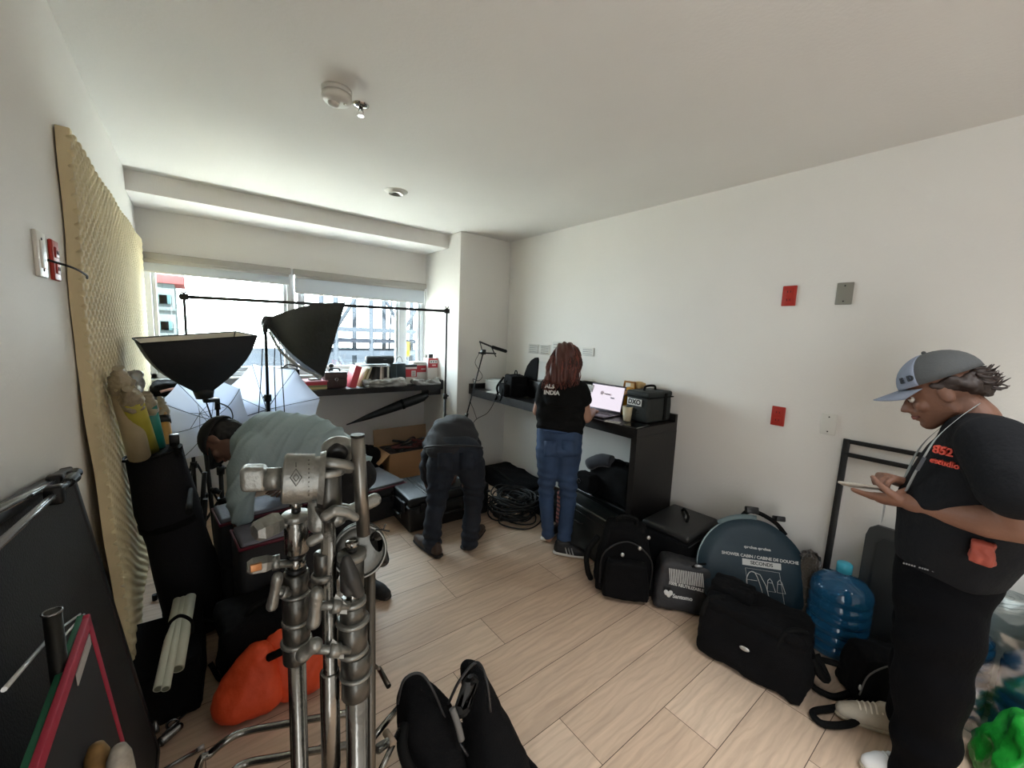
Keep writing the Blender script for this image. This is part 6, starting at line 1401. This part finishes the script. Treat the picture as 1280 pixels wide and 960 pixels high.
j = MB(); j.hull([(w(683, 537), .070), (w(716, 540), .072), (w(700, 538, -.05), .10), (w(688, 560, .01), (.10, .11, .09)), (w(708, 562, .02), (.105, .115, .09))], 10)
j.hull([(w(688, 562, .01), (.105, .115, .085)), (w(685, 592), .076), (w(690, 575), .09)], 9); j.limb([(w(685, 592), .074), (w(683, 606, .0), .062), (w(683, 628, .0), .054), (w(685, 668, .0), .045)], 10)
j.hull([(w(708, 564, .015), (.108, .115, .085)), (w(708, 592), .080), (w(706, 575), .09)], 9); j.limb([(w(708, 592), .079), (w(710, 606, .01), .068), (w(710, 630, .0), .058), (w(704, 680, .02), .050)], 10)
def foldj(co):
    k = math.exp(-((co.z-.52)/.13)**2)+.8*math.exp(-((co.z-.12)/.08)**2)+.5*math.exp(-((co.z-.80)/.05)**2)
    return .0055*k*math.sin(co.z*95+co.x*14+co.y*9+2*noise.noise(co*9))+.0025*noise.noise(co*16)
jo = obj('jeans', blob_mesh(j, .0075, 4, fold=foldj), DEN, t)
obj('waistband', MB().tube([w(675+41*(.5-.5*math.cos(a)), 536.5+1.2*math.sin(a)+5*(.5-.5*math.cos(a))*.8, .09*math.sin(a)+.0) for a in [k*PI/16 for k in range(17)]], .010, 8), mat('denim_band', '#2c4468', .8), t)
for px in (688, 711): obj('back_pocket', MB().sheet([[w(px-8+k*4, y, .128-(abs(k-2)*.006)+(.0 if y > 552 else -.012)) for k in range(5)] for y in (551, 558, 565, 571)], .004), DEN, t)
BSH = mat('shoe_black', '#121214', .6, bump=.2, bscale=150); WSO = mat('sole_white', '#c9c5bd', .5)
s1 = on(680, 678, 'z', 0); shoe(t, on(679, 676, 'z', 0), on(700, 668, 'z', 0)+V((.12, .06, 0))*.6, upper=BSH, sole=WSO, w=.042)
h_ = on(694, 692, 'z', 0); shoe(t, h_, on(732, 698, 'z', 0), upper=BSH, sole=WSO, w=.044, stripe=(1, TXW), h=.11)
# hair
HR = [mat('hair_auburn', '#4e2b25', .5, spec=.4), mat('hair_auburn_dark', '#2f1c1a', .5, spec=.4), mat('hair_auburn_red', '#7a4339', .5, spec=.4)]
hb = MB(); hb.ell(Hc+V((0, 0, .022)), (.090, .102, .098)); hb.hull([(w(706, 442, .03), .082), (w(697, 466, .065), (.085, .06, .06)), (w(712, 470, .055), (.07, .06, .05))], 9)
hb.hull([(w(698, 464, .07), (.085, .05, .05)), (w(688, 474, .09), (.05, .03, .03)), (w(700, 476, .09), (.06, .03, .03)), (w(716, 472, .07), (.03, .03, .03))], 9)
def foldh(co): return .006*math.sin((co.x-co.y)*95+3*noise.noise(co*7)+co.z*8)
ho = obj('hair', blob_mesh(hb, .007, 3, fold=foldh), HR[0], t)
rnd = random.Random(3)
for mi in range(3):
    hm = MB()
    for k in range(70):
        u = rnd.random(); a0 = -1.25+2.6*u; top = Hc+V((0, 0, .045))+(RT*math.sin(a0)*.088)+nb*math.cos(a0)*.088
        ex, ey = 680+42*u+rnd.uniform(-3, 3), 486-8*u**1.5+rnd.uniform(-5, 4)
        en = w(ex, ey, .105+rnd.uniform(-.01, .012)); ph = rnd.uniform(0, 6); pts = []
        st0 = Hc+V((0, 0, .10))+(RT*math.sin(a0)*.05)+nb*math.cos(a0)*.045
        for q in range(13):
            v = q/12; p = (st0*(1-v)**2+top*2*v*(1-v)*1.0+V(en)*v*v) if v < 1 else V(en)
            out = nb*(.040*math.sin(PI*v)) + RT*(.030*math.sin(PI*v)*math.sin(a0)) + RT*.011*math.sin(v*17+ph)*v + nb*.007*math.cos(v*15+ph)
            pts.append(p+out)
        hm.tube(pts, [.0042*(1-.5*q/12) for q in range(13)], 5)
    obj('hair_strands', hm, HR[mi], ho)['kind'] = 'stuff'
obj('earring', MB().tube(arc(HW @ V((.080, -.004, -.055)), .013, 0, 2*PI, 14, (0, 1, 0), (0, 0, 1))[:-1], .0018, 5, closed=True), CH, t)
face_bits(HW, .97, t, HR[1])
# ---------------- man bending over the hard case (seen from behind)
Q = (1.42, 2.43); q_ = lambda x, y, o=0.: up(x, y, Q, o)
t = thing('person', 'person in charcoal shirt and dark jeans bent forward over the black hard case', 'person', (1.42, 2.43, 0), world=True)
b = MB(); hc = q_(562, 592, -.66); HM = headframe(hc, (0.1, .2, -1), (.5, .86, -.25)); head(b, HM, .98, (q_(563, 562, -.50), .055))
b.hull([(q_(568, 568, -.04), .09), (q_(566, 552, -.22), .08), (q_(563, 558, -.43), (.12, .06, .06))], 9)
for hx, kx, ax in ((556, 549, 541), (582, 589, 588)): b.limb([(q_(hx, 576), .07), (q_(kx, 622, -.03), .045), (q_(ax, 680), .036)], 8)
la = [(q_(538, 556, -.42), .055), (q_(533, 592, -.42), .045), (q_(541, 622, -.43), .030)]; b.limb(la, 8)
lwr = q_(541, 622, -.43); hand(b, lwr, V((.02, .02, -1)), V((.8, -.2, 0)), V((0, .9, 0)), .185, (.5, .55, .6, .6), .5)
ra = [(q_(592, 556, -.42), .055), (q_(588, 592, -.50), .045), (q_(580, 618, -.56), .030)]; b.limb(ra, 8); hand(b, q_(580, 618, -.56), V((-.03, .02, -1)), V((-.8, -.2, 0)), V((0, .9, 0)), .185, (.5, .55, .6, .6), .5)
obj('body', blob_mesh(b, .0065, 3), SK2, t)
SH2 = mat('shirt_charcoal', '#1e1e23', .85, bump=.2, bscale=70, var=.08, vscale=5)
c = MB(); c.hull([(q_(566, 560, -.02), (.195, .15, .09)), (q_(567, 545, -.16), (.20, .14, .135)), (q_(566, 541, -.28), (.19, .15, .14))], 10); c.hull([(q_(566, 541, -.28), (.19, .15, .14)), (q_(561, 553, -.46), (.22, .10, .10)), (q_(566, 560, -.05), (.16, .1, .12))], 10)
c.limb([(q_(540, 553, -.42), .072), (q_(533, 588, -.42), .060), (q_(540, 614, -.43), .042)], 10); c.limb([(q_(590, 553, -.42), .072), (q_(588, 588, -.50), .058), (q_(581, 610, -.55), .042)], 10)
def fold2(co): return .006*math.sin(co.z*60+co.x*20+2*noise.noise(co*7))+.005*noise.noise(co*9)
obj('shirt', blob_mesh(c, .009, 5, fold=fold2), SH2, t)
j = MB(); j.hull([(q_(558, 566, .0), (.125, .14, .10)), (q_(582, 566, .0), (.125, .14, .10)), (q_(568, 556, -.02), (.17, .13, .08)), (q_(555, 576, .0), .10), (q_(585, 576, .0), .10)], 10)
j.limb([(q_(552, 580), .108), (q_(549, 603, -.01), .088), (q_(546, 628, -.03), .070), (q_(541, 655, -.0), .066), (q_(540, 680, .0), .066)], 10)
j.limb([(q_(587, 580), .108), (q_(592, 603, -.01), .086), (q_(592, 628, -.03), .069), (q_(589, 655, .0), .065), (q_(587, 676, .0), .064)], 10)
def foldk(co):
    k = math.exp(-((co.z-.42)/.12)**2)+1.2*math.exp(-((co.z-.10)/.09)**2)+.3
    return .0042*k*math.sin(co.z*75+co.x*22+co.y*15+5*noise.noise(co*6))+.007*noise.noise(co*9)
obj('jeans', blob_mesh(j, .0085, 4, fold=foldk), DEN2, t)
for px in (556, 584): obj('back_pocket', MB().sheet([[q_(px-9+k*4.5, y, .150-(abs(k-2)**1.6*.006)) for k in range(5)] for y in (566, 573, 581, 588)], .004), DEN2, t)
obj('belt_line', MB().tube([q_(530+73*(.5-.5*math.cos(a)), 560-3*math.sin(a), .02+.135*math.sin(a)) for a in [k*PI/16 for k in range(17)]], .007, 6), mat('belt_dark', '#141519', .6), t)
BRN = mat('shoe_brown', '#3c2c24', .6); BRS = mat('sole_dark', '#17120f', .7)
shoe(t, on(549, 698, 'z', 0), on(519, 676, 'z', 0), upper=BRN, sole=BRS, w=.05, h=.10); shoe(t, on(580, 688, 'z', 0), on(600, 660, 'z', 0)+V((.0, -.05, 0)), upper=BRN, sole=BRS, w=.05, h=.10)
obj('hair', blob_mesh(MB().ell(HM @ V((0, -.035, .035)), (.078, .082, .085)), .008, 3, .006, 40), mat('hair_black', '#0b0908', .7), t); face_bits(HM, .98, t, mat('hair_black', '#0b0908', .7))
# ---------------- man in grey-green shirt leaning over the grey cases
G = (.62, 2.40); g_ = lambda x, y, o=0.: up(x, y, G, o); nbG = V((-G[0], -G[1], 0)).normalized(); lf_ = -RT
t = thing('person', 'person in grey-green long sleeved shirt and black cap leaning left over the grey cases', 'person', (.70, 2.38, 0), world=True)
hc = g_(277, 549, .0); HG = headframe(hc, V((0, 0, -1))+lf_*.35+nbG*.25, lf_+V((0, 0, .05)))
b = MB(); head(b, HG, 1.0, (g_(312, 547, .0), .060))
b.hull([(g_(330, 556), .08), (g_(385, 560), .08), (g_(428, 580), .08)], 9)
b.limb([(g_(432, 592, .02), .08), (g_(432, 660, .10), .05), (g_(447, 728, .12), .040)], 8); b.limb([(g_(420, 592, -.12), .08), (g_(415, 660, -.10), .05), (g_(410, 722, -.16), .048)], 8)
ws = g_(299, 652, .10); b.limb([(g_(318, 562, .13), .065), (g_(301, 612, .14), .050), (ws, .032)], 8); hand(b, ws, V((-.05, .1, -1)), V((.9, .3, 0)), V((0.2, -1, 0)), .19, (.35, .35, .4, .4), .4)
wr = on(368, 604, 'z', .625); b.limb([(g_(325, 570, -.13), .065), (g_(352, 596, -.20), .048), (wr, .030)], 8); hand(b, wr, on(334, 618, 'z', .60)-wr, (0, 0, -1), V((-.2, .9, 0)), .185, (.18, .2, .2, .2), .15, spread=.35)
obj('body', blob_mesh(b, .0062, 3), SK2, t)
SH3 = mat('shirt_greygreen', '#8fa1a5', .8, bump=.2, bscale=80, var=.05, vscale=4)
c = MB(); c.hull([(g_(312, 556, .0), (.10, .17, .12)), (g_(340, 549, .0), (.14, .17, .155)), (g_(345, 570, .02), (.12, .15, .12))], 12)
c.hull([(g_(340, 549, .0), (.14, .17, .155)), (g_(390, 555, .0), (.15, .17, .16)), (g_(375, 578, .02), (.13, .15, .10))], 12); c.hull([(g_(390, 555, .0), (.15, .17, .16)), (g_(428, 574, .0), (.13, .165, .14)), (g_(418, 588, .0), (.12, .15, .10)), (g_(448, 580, .0), (.07, .14, .06))], 12)
c.limb([(g_(318, 560, .12), .088), (g_(304, 592, .14), .074), (g_(302, 620, .14), .066), (g_(303, 645, .115), .052)], 12); c.limb([(g_(322, 568, -.12), .085), (g_(350, 594, -.19), .062), (on(373, 603, 'z', .64), .045)], 10)
fd = (lf_+V((0, 0, -.55))).normalized()
def fold3(co):
    a = co.dot(fd); f = 1-abs(math.sin(co.dot(RT)*21-co.z*17+1.6*noise.noise(co*4)))
    g2 = 1-abs(math.sin(co.dot(RT)*37-co.z*22+2.5*noise.noise(co*3+V((1, 5, 2)))))
    return (.036*f**3*max(0, noise.noise(co*2.4+V((3, 1, 2)))*1.3+.5)+.009*g2**3)+.006*noise.noise(co*7)-.004
obj('shirt', blob_mesh(c, .008, 5, fold=fold3), SH3, t)
TR1 = mat('trousers_black', '#0a0a0d', .85, bump=.2, bscale=90)
j = MB(); j.hull([(g_(432, 582, .03), (.13, .16, .12)), (g_(452, 592, .0), (.08, .14, .08)), (g_(428, 606, .05), .12), (g_(425, 600, -.10), .12)], 10)
j.limb([(g_(432, 605, .06), .125), (g_(434, 660, .10), .092), (g_(445, 705, .12), .080), (g_(450, 724, .12), .078)], 10); j.limb([(g_(422, 600, -.10), .12), (g_(414, 660, -.12), .09), (g_(410, 715, -.16), .076)], 10)
obj('trousers', blob_mesh(j, .010, 4, .008, 9, 4), TR1, t)
shoe(t, on(450, 736, 'z', 0), on(466, 736, 'z', 0)+V((.04, -.16, 0)), upper=BSH, sole=BRS, w=.05); shoe(t, on(414, 722, 'z', 0), on(395, 735, 'z', 0), upper=BSH, sole=BRS, w=.05)
def cap(H, s, t, m, m2=None, brim=True, bl=.075, bw=.072, tilt=-.25, z0=.035):
    q = lambda x, y, z: H @ (V((x, y, z))*s); g = []
    for i in range(9):
        el = i/8*PI/2; row = []
        for k in range(33):
            a = 2*PI*k/32; row.append(q(.083*math.cos(a)*math.cos(el), -.010+.104*math.sin(a)*math.cos(el), z0+.090*math.sin(el)))
        g.append(row)
    o = obj('cap', MB().sheet(g, .003*s), m, t)
    if m2:
        g2 = [[q(.0845*math.cos(a)*math.cos(el), -.010+.1055*math.sin(a)*math.cos(el), z0+.0915*math.sin(el)) for a in [PI*(.16+.68*k/20) for k in range(21)]] for el in [i/10*PI/2*.97 for i in range(10)]]
        obj('front_panel', MB().sheet(g2, .002), m2, o)
    if brim:
        rows = []
        for i in range(7):
            v = i/6; rows.append([q((.078-.012*v)*math.sin(a), -.010+.100*math.cos(a)+bl*v*math.cos(a)**.5*1.0, z0+.002+tilt*bl*v-.018*(math.sin(a)**2)*(1+v)) for a in [R_(-62+124*k/16) for k in range(17)]])
        obj('brim', MB().sheet(rows, .003*s), m2 or m, o)
    obj('top_button', MB().ell(q(0, -.010, z0+.092), .006*s), m, o); return o
CPB = mat('cap_black', '#121314', .8, bump=.3, bscale=200)
co = cap(HG, 1.07, t, CPB, bl=.06, z0=.012); obj('cap_strap', MB().tube([HG @ V((.088, -.055, .02)), HG @ V((.085, -.075, .045)), HG @ V((.070, -.093, .035))], .009, 6), mat('strap_pale', '#8c8f88', .7), co)
obj('hair', blob_mesh(MB().hull([(HG @ V((0, -.022, .025)), .078), (HG @ V((0, -.035, .0)), .078), (HG @ V((0, -.05, -.04)), .060)], 9), .007, 3, .005, 50), mat('hair_black', '#0b0908', .7), t); face_bits(HG, 1., t, mat('hair_black', '#0b0908', .7))
# ---------------- man standing at the right, looking at a phone
K = (2.09, .10); k_ = lambda x, y, o=0.: up(x, y, K, o); vk = V((K[0], K[1], 0)).normalized(); fk = V((-vk.y, vk.x, 0)); nk = -vk   # fk: the way he faces
t = thing('person', 'person in grey cap and dark t-shirt standing and looking down at a phone', 'person', (2.09, .06, 0), world=True)
hc = k_(1179, 490); HK = headframe(hc, fk+V((0, 0, -.58))+nk*.06, V((0, 0, 1))+fk*.5)
b = MB(); head(b, HK, 1.06, (k_(1219, 523), .062))
b.hull([(k_(1222, 530), .055), (k_(1228, 565, 0), .08), (k_(1215, 650, 0), .09)], 9); b.hull([(k_(1215, 650, 0), .09), (k_(1190, 740, 0), .09)], 9)
b.limb([(k_(1180, 745, .06), .07), (k_(1163, 850, .10), .05), (k_(1150, 952, .12), .040)], 8); b.limb([(k_(1178, 745, -.06), .07), (k_(1156, 835, -.08), .05), (k_(1138, 912, -.08), .040)], 8)
lwri = k_(1137, 628, .13); lel = k_(1279, 658, .22)
b.limb([(k_(1252, 560, .20), .070), (k_(1272, 615, .23), .058), (lel, .050), (k_(1235, 652, .20), .049), (k_(1185, 640, .16), .040), (lwri, .029)], 9)
lpd = k_(1090, 622, .10)-lwri
hand(b, lwri, lpd, V((0, 0, 1))+nk*-.5-fk*.1, nk*1.0+V((0, 0, .75)), .185, (.10, .14, .18, .30), .75, .02, 1.05)
rwri = k_(1137, 606, .0); b.limb([(k_(1245, 560, -.20), .070), (k_(1262, 640, -.22), .055), (k_(1180, 625, -.10), .042), (rwri, .029)], 9)
hand(b, rwri, k_(1108, 596, .06)-rwri, V((0, 0, -1))+fk*-.2, nk*1.0+fk*.3, .19, (1.0, 1.15, 1.2, 1.2), .2, .05, 1.1)
b.limb([(k_(1122, 601, .045), .0125), (k_(1107, 597, .075), .0110), (k_(1098, 604, .085), .0092)], 7)
obj('body', blob_mesh(b, .0042, 3), mat('skin_brown', '#74503f', .55, bump=.1, bscale=140, var=.05, vscale=18), t)
face_bits(HK, 1.06, t, mat('hair_brown', '#2a1d17', .6))
SH4 = mat('tee_charcoal', '#0f1013', .9, spec=.2, bump=.25, bscale=90, var=.07, vscale=5)
c = MB(); c.hull([(k_(1222, 532), (.085, .08, .05)), (k_(1236, 552, .17), .075), (k_(1232, 548, -.17), .075), (k_(1222, 575, 0), (.20, .12, .10))], 12)
c.hull([(k_(1222, 575, 0), (.20, .13, .10)), (k_(1244, 560, .16), .07), (k_(1206, 630, .02), (.18, .17, .10)), (k_(1232, 640, .0), (.16, .13, .1)), (k_(1240, 560, -.15), .07)], 12)
c.hull([(k_(1206, 630, .02), (.18, .17, .10)), (k_(1193, 675, .01), (.17, .155, .10)), (k_(1187, 708, .0), (.158, .142, .05)), (k_(1235, 655, 0), (.16, .13, .1))], 12)
c.limb([(k_(1243, 556, .19), .088), (k_(1262, 590, .225), .088), (k_(1270, 612, .235), .088)], 12); c.limb([(k_(1240, 556, -.19), .085), (k_(1256, 600, -.22), .078)], 12)
def fold4(co): return .007*math.sin(co.z*38+co.y*24+2.5*noise.noise(co*5))*max(0, .4+noise.noise(co*3))+.005*noise.noise(co*7)
obj('t_shirt', blob_mesh(c, .0075, 5, fold=fold4), SH4, t)
j = MB(); j.hull([(k_(1184, 705, .0), (.150, .135, .05)), (k_(1176, 760, .06), (.11, .12, .10)), (k_(1174, 755, -.07), (.11, .115, .10))], 12)
j.limb([(k_(1174, 762, .08), .118), (k_(1164, 835, .10), .103), (k_(1158, 895, .10), .092), (k_(1154, 945, .11), .086), (k_(1150, 975, .12), .082)], 12)
j.limb([(k_(1172, 757, -.08), .115), (k_(1156, 830, -.08), .097), (k_(1148, 878, -.08), .085), (k_(1144, 905, -.08), .078)], 12)
def fold5(co): return .009*math.sin(co.z*32+co.y*10+3*noise.noise(co*4))*.7+.007*noise.noise(co*8)
obj('trousers', blob_mesh(j, .009, 5, fold=fold5), mat('trousers_navy', '#040406', .9, spec=.1, bump=.2, bscale=90), t)
GRS = mat('canvas_cream', '#b5ac9c', .7, bump=.2, bscale=150); WHS = mat('sneaker_white', '#cfcfcf', .6)
ha, ta = on(1138, 922, 'z', 0), on(1044, 893, 'z', 0); shoe(t, ha, ta, upper=GRS, sole=mat('sole_cream', '#a59a86', .6), w=.050, h=.11, laces=mat('lace_cream', '#e6e0d2', .7))
hb_, tb_ = on(1170, 985, 'z', 0), on(1078, 962, 'z', 0); shoe(t, hb_, tb_, upper=WHS, sole=mat('sole_cream', '#a59a86', .6), w=.050, h=.11, laces=TXW)
CG1, CG2 = mat('cap_grey', '#4b4d4e', .8, bump=.3, bscale=250), mat('cap_front_blue', '#7f8798', .75, bump=.3, bscale=300)
co = cap(HK, 1.10, t, CG1, CG2, bl=.078, tilt=-.06, z0=.043)
qk = lambda x, y, z: HK @ (V((x, y, z))*1.10)
a_ = R_(142)
nn = V((math.cos(a_)/.083, math.sin(a_)/.104, 0)).normalized()
for i_, (ch, ang) in enumerate((('E', 128), ('D', 145))):
    a_ = R_(ang); p = V((.0875*math.cos(a_)*.955, -.010+.1085*math.sin(a_)*.955, .043+.028)); nl = V((math.cos(a_)/.083, math.sin(a_)/.104, 2.6)).normalized()
    tx = V((0, 0, 1)).cross(nl).normalized()
    M = HK @ Matrix.Diagonal((1.1, 1.1, 1.1, 1)) @ frame_at(p, tx, nl.cross(tx)); text(ch, .024, M, mat('logo_navy', '#12141f', .5), co, 'logo_letter', ext=.0015, bold=.0012)
HB = mat('hair_brown', '#2a1d17', .6)
hb = MB().hull([(qk(0, -.070, .035), .045), (qk(.045, -.055, .012), .032), (qk(-.045, -.055, .012), .032), (qk(0, -.080, -.018), .034)], 9).hull([(qk(-.072, .012, .030), .010), (qk(-.066, -.04, .020), .022), (qk(-.055, -.065, .0), .024)], 7).hull([(qk(.072, .012, .030), .010), (qk(.066, -.04, .020), .022), (qk(.055, -.065, .0), .024)], 7)
ho = obj('hair', blob_mesh(hb, .006, 2, .008, 45, 2), HB, t)
rnd = random.Random(8); hm = MB()
for k in range(46):
    x = rnd.uniform(-.055, .055); p0 = qk(x, -.085, rnd.uniform(-.02, .045)); o1 = V((rnd.uniform(-.01, .01), 0, 0)); p1 = p0+(-fk)*rnd.uniform(.018, .035)+V((0, 0, rnd.uniform(-.012, .012))); p2 = p1+(-fk)*rnd.uniform(.005, .028)+V((0, 0, rnd.uniform(-.010, .030)))+nk*rnd.uniform(-.015, .015)
    hm.tube(spline([p0, p1, p2], 4), [.0045, .0045, .0042, .004, .0037, .0034, .003, .002, .0008], 5)
obj('hair_tufts', hm, HB, ho)['kind'] = 'stuff'
# lanyard with badge
LY = mat('lanyard_pale', '#8e918f', .6)
def ribbon(pts, w_, side, m, nm, th=.0015):
    g = [[p-V(side)*w_/2*(1-2*s_) for s_ in (0, .33, .67, 1)] for p in pts]; return obj(nm, MB().sheet(g, th), m, t)
rp = spline([k_(1229, 503, -.02), k_(1216, 511, .085), k_(1196, 525, .13), k_(1172, 546, .16), k_(1158, 566, .165), k_(1143, 592, .15), k_(1128, 622, .10)], 6)
ribbon(rp, .020, (V((0, 0, 1))-fk*.6).normalized(), LY, 'lanyard')
rp = spline([k_(1229, 503, -.02), k_(1212, 512, -.09), k_(1176, 535, -.09), k_(1150, 560, -.06), k_(1132, 596, -.02), k_(1122, 622, .04)], 6)
ribbon(rp, .020, (V((0, 0, 1))-fk*.6).normalized(), LY, 'lanyard')
obj('lanyard_print', MB().box(k_(1151, 580, .172), (.002, .010, .05), basis((k_(1143, 592, .16)-k_(1158, 566, .16)), nk)), mat('print_grey', '#3a3d42', .6), t)
obj('badge_card', MB().box(k_(1104, 640, .0), (.055, .002, .08), Matrix((nk, fk, V((0, 0, 1)))).transposed(), bev=.001), mat('badge_white', '#b9bab8', .4), t)
# phone
pa, pb_ = k_(1050, 604, .085), k_(1106, 611, .085); pc = (pa+pb_)/2; e = (pb_-pa).normalized(); Mh = Matrix((e, (V((0, 0, 1)).cross(e)).normalized(), V((0, 0, 1)))).transposed(); Mh = basis(e.cross(V((nk.x, nk.y, .35)).normalized()), e)
ph = thing('phone', 'smartphone in a pale case held in both hands of the standing person', 'phone', pc, world=True)
obj('case', MB().box(pc, ((pb_-pa).length, .078, .009), Mh, bev=.003), mat('phone_case', '#a7a095', .35), ph)
zs = Mh.col[2].copy(); zs = zs if zs.z > 0 else -zs; obj('screen', MB().box(pc+zs*.0048, ((pb_-pa).length-.008, .070, .001), Mh, bev=.0003), mat('phone_glass', '#8d8f86', .12), ph)
obj('card_holder', MB().box(pc-zs*.0055+e*-.02, (.05, .05, .003), Mh, bev=.001), mat('phone_case', '#a7a095', .35), ph)
# shirt print
Mp = frame_at(k_(1183, 563, .205), fk*-1, (0, 0, 1))
RP = mat('print_red', '#b8402f', .6)
nz = V((0, 0, 1)); pr_n = (nk+fk*.55+nz*.25).normalized(); pc_ = k_(1181, 563, .19)
text('852', .036, frame_at(k_(1180, 564, .180), nz.cross(pr_n), nz), RP, t, ext=.007, bold=.0008); text('estudio', .026, frame_at(k_(1182, 579, .188), nz.cross(pr_n), nz), RP, t, ext=.007, bold=.0005)
dm = MB()
for k in range(16):
    if k in (5, 10): continue
    p = k_(1130+k*3.3, 704+k*.9, .155); dm.box(p, (.006, .0045, .004))
obj('hem_print', dm, mat('print_dim', '#77787a', .6), t)['kind'] = 'stuff'
obj('red_cloth', softbox_mesh((.05, .05, .07), amp=.01, scale=20, seed=6).move(Matrix.Translation(k_(1228, 690, .20)) @ Matrix.Translation((0, 0, -.035))), mat('cloth_red', '#8a3a2a', .7), t)
